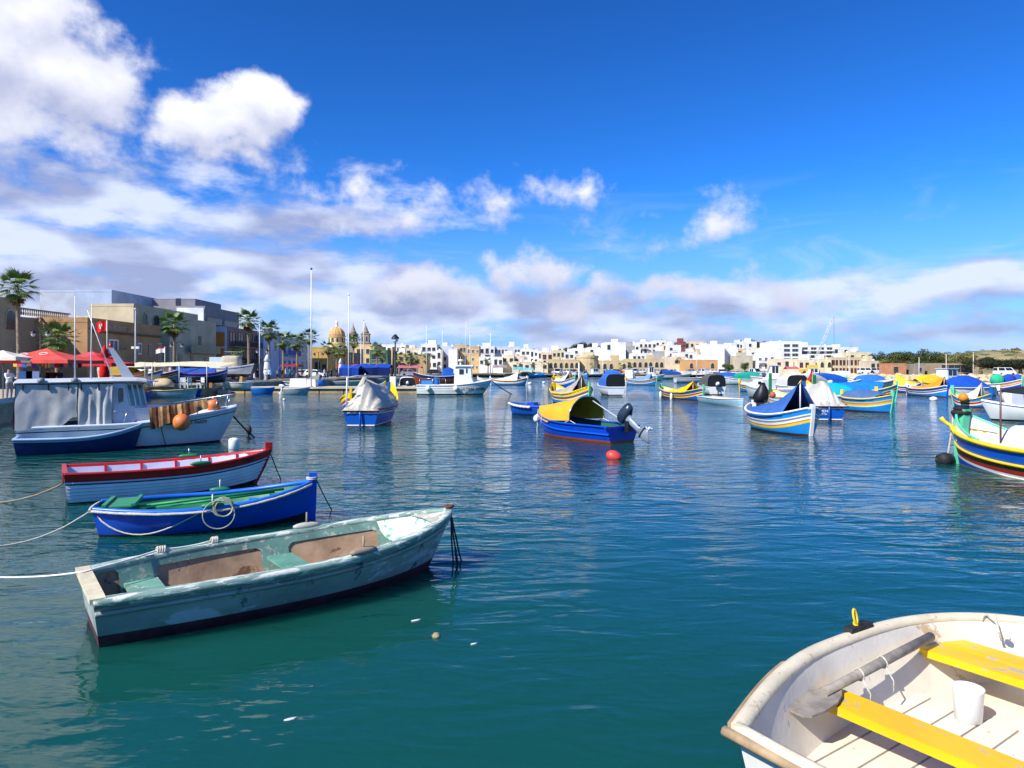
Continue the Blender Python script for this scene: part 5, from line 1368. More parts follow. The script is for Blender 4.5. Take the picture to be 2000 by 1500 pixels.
# modern concrete frame building
o_ = building('concrete_building', 'unfinished grey concrete building with a white side wall', -56, -48, 108, 121.5, 12.2, CONC, [('hole', 'E', 111.5, 10.2, 5.5, .9), ('hole', 'E', 118, 10.2, 5.5, .9)], parapet=.5)
wm = MB(); wm.box((XP(372, 108)+52, -6.80, 5.6), (4.2, .12, 11.2)); wm.build('side_wall', WHW, o_)
# orange panel building with open balconies
o_ = building('balcony_building', 'half built block with orange side panels and open balconies', XP(417, 111.6), -46, 111.6, 125, 9.3, stone('8b8078', .5), [('brown', 'E', y, z, 2.5, 2.3) for y in (113.8, 117.2, 120.6, 123.6) for z in (7.6, 4.8)]+[('hole', 'E', y, 2.1, 2.2, 2.0) for y in (114.5, 118, 122)], parapet=.4)
fx = XP(417, 111.6); org = o_.location
fw = MB(); fw.box((0, -6.78, 4.3), (-46-fx-.05, .10, 8.4)); fw.build('front_frame', WHW, o_)
for z in (7.35, 4.75):
    pn = MB(); pn.box((.05, -6.86, z-QZ), (1.45, .08, 2.3)); pn.build('orange_panel', paint('e08a35', .6), o_)
for z in (6.2, 3.4): balcony(o_, 'E', org, 112.3, 124.6, z, 1.1, CONC, BLACK, x1=-46)
# bluish white houses
o_ = building('white_house', 'bluish white house with roof rooms left of the folded parasol', -55, -45, 125.2, 133.5, 9.6, stone('b9c6da', .4), [('hole', 'E', 128, 6.8, 1.0, 1.6), ('hole', 'E', 131.5, 6.8, 1.0, 1.6), ('hole', 'E', 128, 3.6, 1.0, 2.2), ('white', 'S', -47, 4.5, 1.3, 1.8)], rooms=((-50, 129, 3, 3, 1.4, WHW), (-47, 132, 2, 2, 1.0, CONC)))
o_ = building('white_house', 'white house with blue balconies behind the row of palms', -55, -44.6, 133.7, 144, 8.8, stone('c6cfdd', .4), [('blue', 'E', y, z, 1.3, 2.1) for y in (135.5, 138.5, 141.5) for z in (6.6, 3.2)]+[('white', 'S', -46.6, 6.3, 1.6, 2.2)], rooms=((-50, 137, 4, 4, 1.2, WHW),))
balcony(o_, 'E', o_.location, 134.5, 143, 5.2, 1.0, paint('3c67ae'), paint('3c67ae'), x1=-44.6)
o_ = building('white_house', 'pale house with enclosed timber balcony at the end of the palm row', -55, -45.5, 144.2, 157, 9.0, stone('c9c6c0', .4), [('white', 'E', y, z, 1.4, 2.0) for y in (146.5, 150, 153.5) for z in (6.8, 3.4)], rooms=((-50, 150, 4, 4, 1.3, WHW),))
building('yellow_house', 'yellow ochre house lit on its end wall beyond the tall flagpole', XP(608, 160), -42.6, 160, 180, 7.6, YLW, [('hole', 'S', XP(620, 160), 3.0, 1.1, 2.3), ('hole', 'S', XP(633, 160), 3.0, .9, 1.2), ('hole', 'E', 165, 5, 1.2, 2), ('hole', 'E', 172, 5, 1.2, 2)])
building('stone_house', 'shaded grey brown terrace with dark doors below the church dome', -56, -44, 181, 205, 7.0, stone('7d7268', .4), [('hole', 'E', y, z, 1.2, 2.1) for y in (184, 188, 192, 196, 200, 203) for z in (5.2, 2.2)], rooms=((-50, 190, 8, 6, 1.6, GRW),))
building('peach_house', 'peach coloured house in sun right of the church', XP(692, 225), XP(731, 225), 225, 240, 10.4, PCH, [('hole', 'S', XP(px, 225), z, 1.0, 1.5) for px in (700, 708, 718) for z in (8.2, 5.2)])
building('green_house', 'dark green painted house beside the peach house', XP(722, 214), XP(757, 214), 214, 232, 8.4, stone('4d6b57', .5), [('hole', 'S', XP(px, 214), z, 1.1, 2.0) for px in (730, 740, 750) for z in (6.4, 3.2)])

# church: dome on a drum and two bell towers
def church():
    Yc = 290; X = XP(658, Yc); o = thing('church', 'parish church with ochre dome and twin bell towers', 'church', (X, Yc, QZ))
    st = stone('cfb683', .4); st2 = stone('94897a', .5, wear=('5d5040', .3, .6)); oc = stone('cda066', .5)
    b = MB(); b.box((9, 6, 5), (34, 26, 10)); b.build('nave', st, o)
    R = 3.35; zb = ZP(672, Yc)-QZ
    d = MB(); d.lathe([(R*1.03, 8), (R*1.03, zb-.2), (R*1.10, zb), (R*1.10, zb+.5), (R, zb+.6), (R, zb+2.9), (R*1.1, zb+3.0), (R*1.1, zb+3.4)], 20, sm=False); d.build('drum', st, o)
    for k in range(10):
        a = 2*pi*k/10; w = inst('window', WN['arch'], o, (R*1.01*cos(a), R*1.01*sin(a), zb+1.7), (0, 0, a+pi/2), (1.0, 1, 1.9))
    dm = MB(); dm.lathe([(R*1.0*cos(a), zb+3.4+R*1.12*sin(a)) for a in [pi/2*k/9 for k in range(9)]]+[(.5, zb+3.4+R*1.12)], 24); do = dm.build('dome', oc, o)
    for k in range(8):
        a = 2*pi*k/8; rb = MB(); rb.tube([(R*1.01*cos(q)*cos(a), R*1.01*cos(q)*sin(a), zb+3.4+R*1.13*sin(q)) for q in [pi/2*j/8 for j in range(8)]], .13, 5); rb.build('dome_rib', stone('e0c9a4'), do)
    ln = MB(); zt = zb+3.4+R*1.1; ln.lathe([(.75, zt), (.75, zt+.3), (.55, zt+.4), (.55, zt+1.6), (.75, zt+1.7), (.6, zt+2.1), (.25, zt+2.7), (.08, zt+3.0), (.05, zt+3.9)], 10, sm=False); ln.build('lantern', stone('e2d5bd'), do)
    for px in (696, 720):
        x = XP(px, Yc)-X; t = MB(); z1 = ZP(672, Yc)-QZ
        t.box((x, -6, z1/2), (3.6, 3.6, z1)); t.box((x, -6, z1+.2), (4.0, 4.0, .4)); t.box((x, -6, z1+2.0), (3.1, 3.1, 3.4)); t.box((x, -6, z1+3.9), (3.6, 3.6, .4))
        t.lathe([(1.45, z1+4.1), (1.35, z1+4.9), (.95, z1+5.3), (.9, z1+5.9), (.55, z1+6.6), (.2, z1+7.4), (.08, z1+8.6)], 10, (x, -6, 0)); to = t.build('bell_tower', st2, o)
        for dx in (-.75, .75): inst('belfry_opening', WN['arch'], to, (x+dx, -7.58, z1+2.0), (0, 0, 0), (.9, 1, 2.2))
        inst('belfry_opening', WN['arch'], to, (x+1.58, -6, z1+2.0), (0, 0, pi/2), (1.2, 1, 2.2))
    return o
church()

# far town: (x0, x1, top, depth, thickness, colour, window kind, columns, rows, label)
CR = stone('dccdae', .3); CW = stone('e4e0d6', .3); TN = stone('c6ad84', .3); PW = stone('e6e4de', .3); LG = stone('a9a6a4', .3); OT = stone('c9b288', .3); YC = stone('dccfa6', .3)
TOWN = [
 (757, 800, 690, 236, 12, TN, 'hole', 4, 2, 'low tan terrace behind the first far palms'), (800, 832, 693, 238, 12, stone('b79a70', .3), 'arch', 3, 1, 'low tan terrace with arches behind the far palms'),
 (745, 792, 673, 262, 12, CW, 'hole', 5, 2, 'cream flats with a roof terrace left of the lamp'), (792, 825, 680, 258, 12, CR, 'hole', 3, 2, 'small cream flats just right of the lamp post'),
 (822, 853, 672, 256, 14, PW, 'hole', 3, 3, 'white four storey flats with dark loggias'), (853, 862, 684, 250, 8, CW, 'hole', 1, 2, 'narrow cream house between white flats'),
 (860, 888, 676, 262, 12, stone('c9d3e0', .3), 'band', 2, 3, 'pale blue white flats with grey window bands'), (876, 893, 681, 246, 8, PW, None, 0, 0, 'blank white wall house left of the tan flats'),
 (888, 912, 673, 252, 12, TN, 'hole', 3, 3, 'tan stone flats with a taller left tower'), (912, 936, 676, 250, 12, stone('c9aa78', .3), 'white', 3, 3, 'lighter tan flats joined to the tan tower'),
 (937, 966, 676, 268, 12, PW, 'hole', 3, 3, 'white corner block with small paired windows'), (966, 1016, 677, 272, 12, stone('cfd0d4', .3), 'band', 8, 2, 'long pale block with rows of tall windows'),
 (936, 982, 697, 246, 8, CW, 'hole', 5, 1, 'low cream waterfront house with reddish awnings'), (980, 1004, 693, 250, 8, CR, 'hole', 2, 1, 'small cream house with wide loggia'), (1003, 1024, 695, 252, 8, stone('d9c3ae', .3), 'hole', 2, 1, 'pinkish gabled house on the far shore'),
 (1017, 1036, 681, 300, 12, CW, 'hole', 2, 3, 'cream house first of the hillside cluster'), (1036, 1050, 683, 292, 10, PW, 'hole', 2, 2, 'white house second of the hillside cluster'), (1050, 1060, 686, 286, 10, CW, 'hole', 1, 2, 'slim pale house third of the hillside cluster'),
 (1058, 1080, 688, 278, 10, CR, 'brown', 2, 2, 'tan house with a corner balcony in the hillside cluster'), (1079, 1103, 684, 290, 12, YC, 'hole', 3, 2, 'yellow cream house above the stone warehouse'), (1102, 1122, 687, 288, 12, CW, 'hole', 2, 2, 'white stepped house above the stone warehouse'),
 (1120, 1142, 680, 330, 12, PW, 'hole', 2, 2, 'white villa below the dark trees'), (1141, 1158, 688, 284, 10, YC, 'arch', 3, 1, 'small cream house with three arches'), (1150, 1172, 678, 318, 12, CW, 'hole', 2, 2, 'white house left of the tall white block'),
 (1168, 1183, 681, 285, 12, PW, None, 0, 0, 'white stepped wall joining the tall white block'), (1182, 1222, 669, 280, 14, stone('e9e9e6', .3), 'hole', 3, 1, 'tall plain white block standing out on the far shore'), (1222, 1240, 676, 292, 12, LG, None, 0, 0, 'grey shaded block beside the tall white one'),  # grey block: shaded side of the white one, shade put into its colour
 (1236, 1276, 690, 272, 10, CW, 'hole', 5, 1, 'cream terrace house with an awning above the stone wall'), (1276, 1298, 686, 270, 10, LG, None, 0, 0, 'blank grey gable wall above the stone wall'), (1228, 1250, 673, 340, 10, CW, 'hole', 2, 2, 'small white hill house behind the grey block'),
 (1248, 1282, 668, 350, 12, CW, 'hole', 4, 2, 'white hill house with small windows high on the slope'), (1280, 1300, 665, 372, 12, PW, 'hole', 2, 2, 'white hill house beside the round tree'), (1296, 1312, 672, 336, 10, YC, 'hole', 2, 2, 'cream hill house with a pole beside it'),
 (1305, 1330, 674, 330, 10, PW, 'hole', 2, 2, 'white hill house above the bushy garden'), (1326, 1340, 668, 340, 10, stone('8b4f44', .4), 'hole', 2, 2, 'dark red brick hill house'), (1338, 1376, 667, 345, 14, CR, 'hole', 4, 2, 'tan flat roofed house on the hill crest'),
 (1300, 1342, 697, 264, 8, CR, 'hole', 3, 1, 'low cream waterfront shop with open front'), (1337, 1362, 687, 272, 10, CW, 'hole', 3, 2, 'cream house with balconies left of the white wall'), (1362, 1378, 682, 280, 10, TN, 'hole', 1, 2, 'narrow tan house against the white wall'),
 (1376, 1415, 672, 274, 14, stone('ecebe7', .3), None, 0, 0, 'huge blank white wall building'), (1414, 1441, 678, 278, 14, PW, None, 0, 0, 'lower blank white wall right of the huge one'), (1424, 1466, 681, 320, 10, stone('d9b685', .3), 'hole', 5, 1, 'orange tan house behind the blank white walls'),
 (1438, 1452, 669, 360, 10, stone('cdd6e2', .3), 'hole', 2, 2, 'small blue white villa left of the crest trees'), (1452, 1478, 667, 358, 10, PW, 'hole', 3, 2, 'white villa under the crest trees'), (1440, 1470, 695, 268, 10, stone('b9b09a', .3), None, 0, 0, 'rough grey stone wall building near the cars'),
 (1466, 1492, 683, 290, 10, CW, 'band', 2, 2, 'white modern house with strip windows'), (1488, 1514, 679, 296, 10, CR, 'hole', 2, 2, 'cream house left of the white hotel'), (1478, 1514, 692, 268, 10, PW, 'white', 3, 2, 'white modern house with big glazed balcony'),
 (1512, 1566, 667, 276, 16, stone('e8e8e4', .3), None, 0, 0, 'large white hotel with two columns of window bands'), (1564, 1630, 675, 282, 14, PW, None, 0, 0, 'white hotel wing with recessed balconies'), (1628, 1676, 678, 290, 14, CW, 'hole', 5, 1, 'cream house with low gable right of the hotel'),
 (1660, 1702, 688, 270, 10, YC, 'hole', 4, 1, 'cream stepped house at the end of the town'), (1514, 1560, 701, 256, 8, CR, 'hole', 3, 1, 'low cream waterfront house in front of the hotel'), (1560, 1602, 703, 252, 8, CR, 'brown', 4, 1, 'waterfront cafe house with dark shopfronts'),
 (1600, 1626, 701, 250, 8, YC, 'arch', 2, 1, 'small house with two round arches on the waterfront'), (1624, 1688, 698, 250, 8, stone('c4b795', .3), 'brown', 9, 2, 'long beige waterfront building with green doors'), (1688, 1734, 705, 246, 8, stone('cdc1a3', .3), 'hole', 4, 1, 'low beige waterfront end building')]
LOW = [(1000, 1070, 706, 244, 8, CR, 'hole', 6, 1, 'low beige boathouse row with square openings'), (1070, 1132, 702, 246, 10, OT, 'arch', 6, 1, 'old stone warehouse with arched doors on the far shore'),
       (1162, 1226, 704, 250, 10, OT, 'arch', 5, 1, 'stone arcade with dark round arches'), (1224, 1298, 701, 252, 10, stone('c8b48c', .3), 'arch', 7, 1, 'long stone sea wall house with narrow arches'), (1340, 1402, 703, 254, 10, stone('cb9c6c', .3), 'arch', 3, 1, 'orange stone waterfront house with one arched door')]
def town_house(x0p, x1p, top, Y, dep, mat, wk, cols, rows, label):
    X0, X1 = XP(x0p, Y), XP(x1p, Y); zt = ZP(top, Y)
    wins = []; w = X1-X0
    if wk:
        for r in range(rows):
            for c_ in range(cols):
                if random.random() < .12: continue
                z = zt-1.9-2.9*r; u = X0+w*(c_+.5)/cols+random.uniform(-.15, .15)
                ww = min(w/cols*.62, 1.25 if wk not in ('band', 'brown') else 2.2); hh = {'band': 1.5, 'arch': 2.0, 'brown': 1.9}.get(wk, random.choice((1.2, 1.5, 1.9)))
                wins.append((wk, 'S', u, z if rows > 1 or wk != 'arch' else zt-2.1, ww, hh))
        for r in range(rows): 
            if random.random() < .5: wins.append(('hole', 'E', Y+dep*.4, zt-1.9-2.9*r, 1.0, 1.4))
    rooms = []
    if w > 3.2 and random.random() < .75: rooms.append((lerp(X0, X1, random.uniform(.25, .75)), Y+dep*.5, random.uniform(1.8, 3.0), 3, random.uniform(1.6, 2.4), random.choice((None, PW, CW))))
    nroof = 1+int(w > 6)
    o = building('far_house', label, X0, X1, Y, Y+dep, zt, mat, wins, rooms=rooms, cat='house', group='houses of the far shore')
    for k in range(nroof):
        tk = MB(); u = random.uniform(-.42, .42)*w; v = random.uniform(-.3, .3)*dep; h_ = zt-QZ-.3
        tk.lathe([(.35, 0), (.42, .1), (.42, .8), (.15, .95)], 8, (u, v, h_)); tk.build('water_tank', random.choice((OFFW, GREY, PLASTIC)), o)
        ae = MB(); u = random.uniform(-.42, .42)*w; ae.tube([(u, -.3*dep, h_), (u, -.3*dep, h_+2.2)], .035, 4); ae.box((u, -.3*dep, h_+2.0), (.9, .04, .05)); ae.build('aerial', GREY, o)
    if wk in ('hole', 'white') and w > 4 and rows > 1 and random.random() < .75:
        z = zt-3.3; a = X0+w*random.uniform(.05, .4); balcony(o, 'S', o.location, a, a+w*.4, z, 1.1, mat, STEEL, y0=Y)
    return o
HO = {}
for t_ in TOWN+LOW: HO[t_[9]] = town_house(*t_)
# hotel window bands and balconies
o_ = HO['large white hotel with two columns of window bands']; Y = 276
for px in (1537, 1553):
    for py in (675, 684, 693, 702): inst('window', WN['band'], o_, (XP(px, Y)-o_.location.x, -8.02, ZP(py, Y)-QZ), (0, 0, 0), (2.5, 1, 1.15))
o_ = HO['white hotel wing with recessed balconies']; Y = 282
for px in (1572, 1589, 1604, 1620):
    for py in (681, 689, 697):
        inst('window', WN['band'], o_, (XP(px, Y)-o_.location.x, -7.02, ZP(py, Y)-QZ), (0, 0, 0), (2.4, 1, 1.2))
        sb = MB(); sb.box((XP(px, Y)-o_.location.x, -7.5, ZP(py, Y)-QZ-.75), (2.9, 1.0, .5)); sb.build('balcony', PW, o_)
# bastion
mb = MB(); mb.lathe([(4.4, 0), (4.0, 5.5), (4.2, 5.6), (4.2, 6.4)], 18, sm=False); tag(mb.build('stone_bastion', OT, None, (XP(1148, 250), 252, QZ)), 'rounded tan stone bastion between the warehouse and the arcade', 'bastion')
# buildings of the right shore
building('boat_shed', 'long flat roofed grey brown boat shed below the dry hill', XP(1826, 196), XP(1902, 196), 196, 206, ZP(708, 196), stone('9b8a72', .4), [('hole', 'S', XP(px, 196), 2.6, 1.6, 2.2) for px in (1845, 1858, 1870, 1882, 1893)], cat='shed', parapet=.15)
building('stone_hut', 'small reddish stone hut near the breakwater', XP(1742, 200), XP(1770, 200), 200, 207, ZP(710, 200), stone('b5805f', .5), [('hole', 'S', XP(1750, 200), 2.2, 1.2, 2.0)], cat='hut')
building('stone_hut', 'tiny grey stone hut among the trees', XP(1788, 198), XP(1806, 198), 198, 203, ZP(711, 198), stone('8d8577', .5), [('hole', 'S', XP(1797, 198), 2.3, .9, 1.2)], cat='hut')

# ------------------------------------------------------------------ palms
LEAF = M('palm_leaf', '5c7630', .55, var=.35, vscale=2.5, spec=.4); DEADL = M('palm_dead_leaf', '7a5c30', .85, var=.3, vscale=3); PTR = M('palm_trunk', '8a7a66', .95, var=.4, vscale=4, bump=.03, bscale=9)
def frond_mesh(name, mat, L=1.25, droop=.35, seed=0):
    rnd = random.Random(seed); m = MB()
    pts = [Vector((L*.68*u, 0, -droop*.5*u*u)) for u in (0, .5, 1)]
    m.tube(pts, [.03, .022, .014], 4)
    c = pts[-1]
    for k in range(17):
        a = radians(-88+11*k); l = L*.74*(1-.25*abs(k-8)/8)*rnd.uniform(.85, 1.1)
        d = Vector((cos(a), sin(a), -.10)); n = Vector((-d.y, d.x, 0)).normalized(); w = .05
        tip = c+d*l; tip.z -= droop*(.35+.5*rnd.random())*l; mid = c+d*l*.55; mid.z -= droop*.12
        b = m.add([c, mid+n*w+Vector((0, 0, .02)), tip, mid-n*w+Vector((0, 0, .02))]); m.face((b, b+1, b+2, b+3))
    return m.mesh(name, mat)
FR = [frond_mesh('frond', LEAF, 1.3, .30, k) for k in range(3)]; FRD = frond_mesh('dead_frond', DEADL, 1.0, .9, 9)
def trunk_mesh(h, r0, r1, bend, seed):
    m = MB(); n = 9
    m.tube([(bend*sin(1.6*k/n)*h*.06, bend*.3*(k/n)**2, h*k/n) for k in range(n+1)], [lerp(r0, r1, (k/n)**.6)*(1+.05*(k % 2)) for k in range(n+1)], 9)
    return m.mesh('trunk', PTR)
def palm(label, x, y, ztop, size=1., n=30, lean=.3, dead=8, z0=QZ):
    rnd = random.Random(int(x*31+y*7)); h = ztop-z0-1.15*size
    o = thing('palm_tree', label, 'palm tree', (x, y, z0), rnd.uniform(0, 6), 'palms along the promenade')
    inst('trunk', trunk_mesh(h, .20*size+.04, .12*size, lean, 1), o)
    top = (lean*sin(1.6)*h*.06, lean*.3, h)
    for k in range(n):
        a = 2.399*k; e = lerp(1.3, -.75, (k+.5)/n)
        inst('frond', FR[k % 3], o, (top[0], top[1], top[2]+.05), (0, -e, a), size*rnd.uniform(.9, 1.15))
    for k in range(dead): inst('dead_frond', FRD, o, (top[0], top[1], top[2]-.15), (0, rnd.uniform(.9, 1.4), 6.283*k/dead+rnd.random()), size*rnd.uniform(.7, 1.0))
    return o
for (px, top, Y, s, n, lab) in ((38, 535, 52, 1.15, 34, 'tallest palm at the far left with a curved trunk'), (110, 634, 57, 1.35, 36, 'low bushy palm behind the red parasol'), (340, 612, 88, 1.75, 36, 'broad palm in front of the long beige wall'),
        (487, 608, 105, 1.8, 34, 'tall slim palm left of the bluish white house'), (527, 630, 110, 1.7, 32, 'palm beside the folded white parasol'), (553, 650, 115, 1.6, 30, 'shorter palm next along from the folded parasol'),
        (580, 652, 119, 1.7, 30, 'bushy palm just left of the tall white flagpole'), (604, 645, 124, 1.55, 28, 'palm directly behind the tall white flagpole'), (460, 682, 98, 1.35, 26, 'small palm behind the boat on trestles'),
        (640, 668, 150, 1.6, 22, 'first small palm right of the tall flagpole'), (657, 674, 158, 1.5, 20, 'small palm under the church dome'), (673, 676, 165, 1.5, 20, 'small palm between the dome and towers'), (690, 655, 172, 1.9, 24, 'taller palm in front of the bell towers'),
        (736, 671, 180, 1.9, 22, 'tall palm in front of the green house'), (747, 686, 186, 1.7, 20, 'short palm beside the green house'), (779, 690, 200, 1.7, 18, 'far palm just right of the black lamp post'), (797, 692, 205, 1.7, 18, 'far palm second right of the lamp post'), (815, 690, 210, 1.7, 18, 'far palm third right of the lamp post'), (833, 694, 214, 1.6, 18, 'far palm fourth right of the lamp post'),
        (953, 699, 236, 1.6, 16, 'dark palm on the far shore below the white block'), (1014, 708, 238, 1.3, 14, 'small palm by the boathouses'), (1040, 709, 238, 1.3, 14, 'small palm by the boathouse end'), (1062, 706, 240, 1.3, 14, 'palm at the warehouse corner'), (1157, 710, 244, 1.3, 14, 'palm beside the round bastion'), (1213, 710, 246, 1.3, 14, 'palm at the right end of the arcade'), (1231, 710, 246, 1.2, 14, 'small palm in front of the long stone house')):
    palm(lab, XP(px, Y), Y, ZP(top, Y), s*(.76 if px < 60 else .66), int(n*.7))

# ------------------------------------------------------------------ broadleaf trees
def crown_mesh(name, mat, seed, n=2600, lobes=9):
    rnd = random.Random(seed); m = MB(); L = []
    for k in range(lobes):
        a = rnd.uniform(0, 6.28); r = rnd.uniform(.15, .62); L.append((Vector((r*cos(a), r*sin(a), rnd.uniform(-.25, .38))), rnd.uniform(.28, .5)))
    for i in range(n):
        c, r = rnd.choice(L); d = Vector((rnd.gauss(0, 1), rnd.gauss(0, 1), rnd.gauss(0, 1))).normalized()
        p = c+d*r*rnd.uniform(.55, 1.05); p.z *= .85
        u = Vector((rnd.gauss(0, 1), rnd.gauss(0, 1), rnd.gauss(0, 1))).normalized(); v = d.cross(u)
        if v.length < .1: continue
        v.normalize(); u = v.cross(d); s = rnd.uniform(.030, .065)
        w = (d*.5+u).normalized()
        b = m.add([p-w*s, p+v*s*.6, p+w*s, p-v*s*.6]); m.face((b, b+1, b+2, b+3))
    return m.mesh(name, mat)
LV = [M('leaf_'+c_, c_, .7, var=.5, vscale=.9, spec=.3) for c_ in ('3d4a1e', '4b5426', '6b6a34', '2b3418')]
CRN = [crown_mesh('crown', LV[k], 11+k) for k in range(4)]
def tree(label, x, y, z0, h, r, kind, group='trees of the far shore'):
    o = thing('tree', label, 'tree', (x, y, z0), random.uniform(0, 6), group)
    t = MB(); th = h*.55; t.tube([(0, 0, -.3), (.05*h*.2, 0, th*.5), (0, .03*h, th)], [r*.12, r*.085, r*.05], 7)
    for k in range(4):
        a = 1.6*k; t.tube([(0, .02*h, th*.8), (r*.35*cos(a), r*.35*sin(a), th+.18*h)], [r*.05, r*.02], 5)
    t.build('trunk', PTR, o)
    inst('crown', CRN[kind], o, (0, 0, h*.60), (0, 0, 0), (r*1.05, r*1.05, h*.52))
for (px, top, Y, r, k, lab) in ((1715, 682, 262, 4.2, 0, 'round olive tree at the end of the town'), (1757, 678, 232, 5.5, 1, 'big grey green tree left of the grove'), (1786, 676, 228, 6.0, 0, 'tallest dark tree in the grove'), (1812, 682, 222, 5.0, 0, 'dark green tree in the middle of the grove'),
        (1836, 683, 226, 5.4, 2, 'yellowish tree right of the grove'), (1772, 697, 214, 4.0, 1, 'lower shrubby tree in front of the grove'), (1802, 698, 210, 4.2, 0, 'lower dark tree in front of the grove'), (1873, 683, 232, 6.2, 2, 'broad brownish tree behind the boat shed'), (1735, 695, 240, 4.2, 2, 'dry bushy tree beside the last house'),
        (1915, 694, 192, 5.2, 3, 'dark shading tree right of the boat shed'), (1943, 696, 188, 5.2, 3, 'dark tree second right of the boat shed'), (1968, 699, 184, 5.0, 3, 'dark tree third right of the boat shed'), (1993, 697, 182, 5.4, 3, 'dark tree at the right edge'),
        (1125, 669, 352, 5.5, 3, 'dark tree on the skyline left of the white villa'), (1137, 664, 356, 5.0, 3, 'high dark tree on the skyline behind the white villa'), (1160, 667, 350, 5.0, 3, 'dark skyline tree left of the tall white block'), (1106, 673, 345, 4.5, 1, 'brownish skyline tree above the cream houses'), (1090, 676, 345, 3.5, 1, 'small skyline tree above the cream houses'),
        (1291, 661, 385, 2.6, 3, 'lone round tree on the skyline'), (1310, 688, 268, 3.4, 1, 'leafy garden tree in the hillside'), (1322, 690, 266, 3.0, 0, 'second leafy garden tree in the hillside'), (1456, 661, 372, 5.5, 3, 'flat dark pine left on the crest'), (1474, 660, 374, 6.0, 3, 'flat dark pine in the middle of the crest'), (1496, 663, 366, 5.5, 3, 'dark round pine right on the crest'), (1428, 676, 340, 3.5, 3, 'dark tree above the blank white wall'),
        (1420, 706, 258, 2.6, 1, 'bush in front of the blank white wall'), (1455, 703, 256, 2.4, 1, 'bush in front of the rough stone wall'), (1690, 690, 262, 2.4, 1, 'small bush beside the stepped cream house')):
    zt = ZP(top, Y); g0 = QZ+max(0, hill_h(XP(px, Y), Y))-.6; g0 = min(g0, zt-4.0) if zt-g0 < 4 else g0
    tree(lab, XP(px, Y), Y, g0, zt-g0, r, k)
# hedge along the far road and scrub on the dry hill
m = MB(); rnd = random.Random(5)
def clump(m, c, r, n, hz=.6):
    for i in range(n):
        d = Vector((rnd.gauss(0, 1), rnd.gauss(0, 1), rnd.gauss(0, 1))).normalized(); p = Vector(c)+Vector((d.x*r, d.y*r, abs(d.z)*r*hz))*rnd.uniform(.6, 1)
        u = Vector((rnd.gauss(0, 1), rnd.gauss(0, 1), rnd.gauss(0, 1))).normalized(); v = d.cross(u).normalized(); s = r*.14
        b = m.add([p-u*s, p+v*s, p+u*s, p-v*s]); m.face((b, b+1, b+2, b+3))
for k in range(44):
    px = lerp(1402, 1512, k/43); Y = 251; clump(m, (XP(px, Y), Y+rnd.uniform(-.5, .5), QZ), rnd.uniform(1.1, 1.7), 70)
o_ = m.build('hedge', LV[1]); o_['kind'] = 'stuff'; o_['label'] = 'low green hedge along the far road'
m = MB()
for k in range(240):
    x = rnd.uniform(190, 330); y = rnd.uniform(232, 330); clump(m, (x, y, QZ-.3+hill_h(x, y)), rnd.uniform(.7, 2.2), 46)
o_ = m.build('hill_scrub', LV[2]); o_['kind'] = 'stuff'; o_['label'] = 'scattered scrub on the dry hill at right'

# breakwater rocks
RK = M('limestone_rock', 'cdb48c', .9, var=.3, vscale=1.2, bump=.06, bscale=2.5)
def rock_mesh(seed):
    rnd = random.Random(seed); m = MB(); g = []
    for j in range(7):
        a = pi*j/6; g.append([Vector((sin(a)*cos(2*pi*k/9), sin(a)*sin(2*pi*k/9), cos(a)*.75))*(1+.28*(rnd.random()-.5)) for k in range(9)])
    m.grid(g, 0, False, closed=True, flip=True); return m.mesh('rock', RK)
RM = [rock_mesh(k) for k in range(6)]
br = thing('breakwater', 'sloping breakwater of pale limestone boulders on the right', 'breakwater', (110, 145, 0))
def along(poly, d):
    for (a, b) in zip(poly, poly[1:]):
        l = sqrt((b[0]-a[0])**2+(b[1]-a[1])**2)
        if d <= l: t = d/l; return lerp(a[0], b[0], t), lerp(a[1], b[1], t), (b[1]-a[1])/l, -(b[0]-a[0])/l
        d -= l
    return None
bp = [(73, 215), (73, 170), (80, 153), (105, 141), (160, 132)]
k = 0; d = 0.
while k < 290:
    q = along(bp, d)
    if q is None: break
    for row in range(3):
        nx, ny = q[2], q[3]; nx, ny = (-abs(nx), -abs(ny)) if True else (nx, ny)
        off = .2+1.0*row; s = rnd.uniform(.65, 1.15)
        inst('rock', RM[k % 6], br, (q[0]+nx*off+rnd.uniform(-.3, .3)-110, q[1]+ny*off+rnd.uniform(-.3, .3)-145, .75-.42*row+rnd.uniform(-.1, .2)), (rnd.uniform(-.5, .5), rnd.uniform(-.5, .5), rnd.uniform(0, 6)), (s*1.2, s, s*.8)); k += 1
    d += 1.55

# ------------------------------------------------------------------ poles, lamps, crane
def pole(label, x, y, z0, z1, r, mat=WHITE, cap=None, name='flagpole', cat='flagpole', group=None):
    o = thing(name, label, cat, (x, y, z0), 0, group); m = MB(); m.tube([(0, 0, 0), (0, 0, (z1-z0)*.5), (0, 0, z1-z0)], [r, r*.85, r*.6], 8); m.build('shaft', mat, o)
    m = MB(); m.lathe([(r*.7, 0), (r*1.5, .05), (r*1.6, .14), (r*.4, .24)], 8, (0, 0, z1-z0)); m.build('cap', cap or mat, o)
    m = MB(); m.lathe([(r*2.6, -.1), (r*2.6, .06), (r*1.3, .12)], 8); m.build('base', GREY, o); return o
pole('tall white flagpole standing on the jetty', XP(608, 74), 74, .62, ZP(527, 74), .085, PLASTIC, paint('3d5a8c'))
pole('slim white mast behind the beige canvas boat', XP(681, 95), 95, 0, ZP(577, 95), .09, PLASTIC, name='mast', cat='mast')
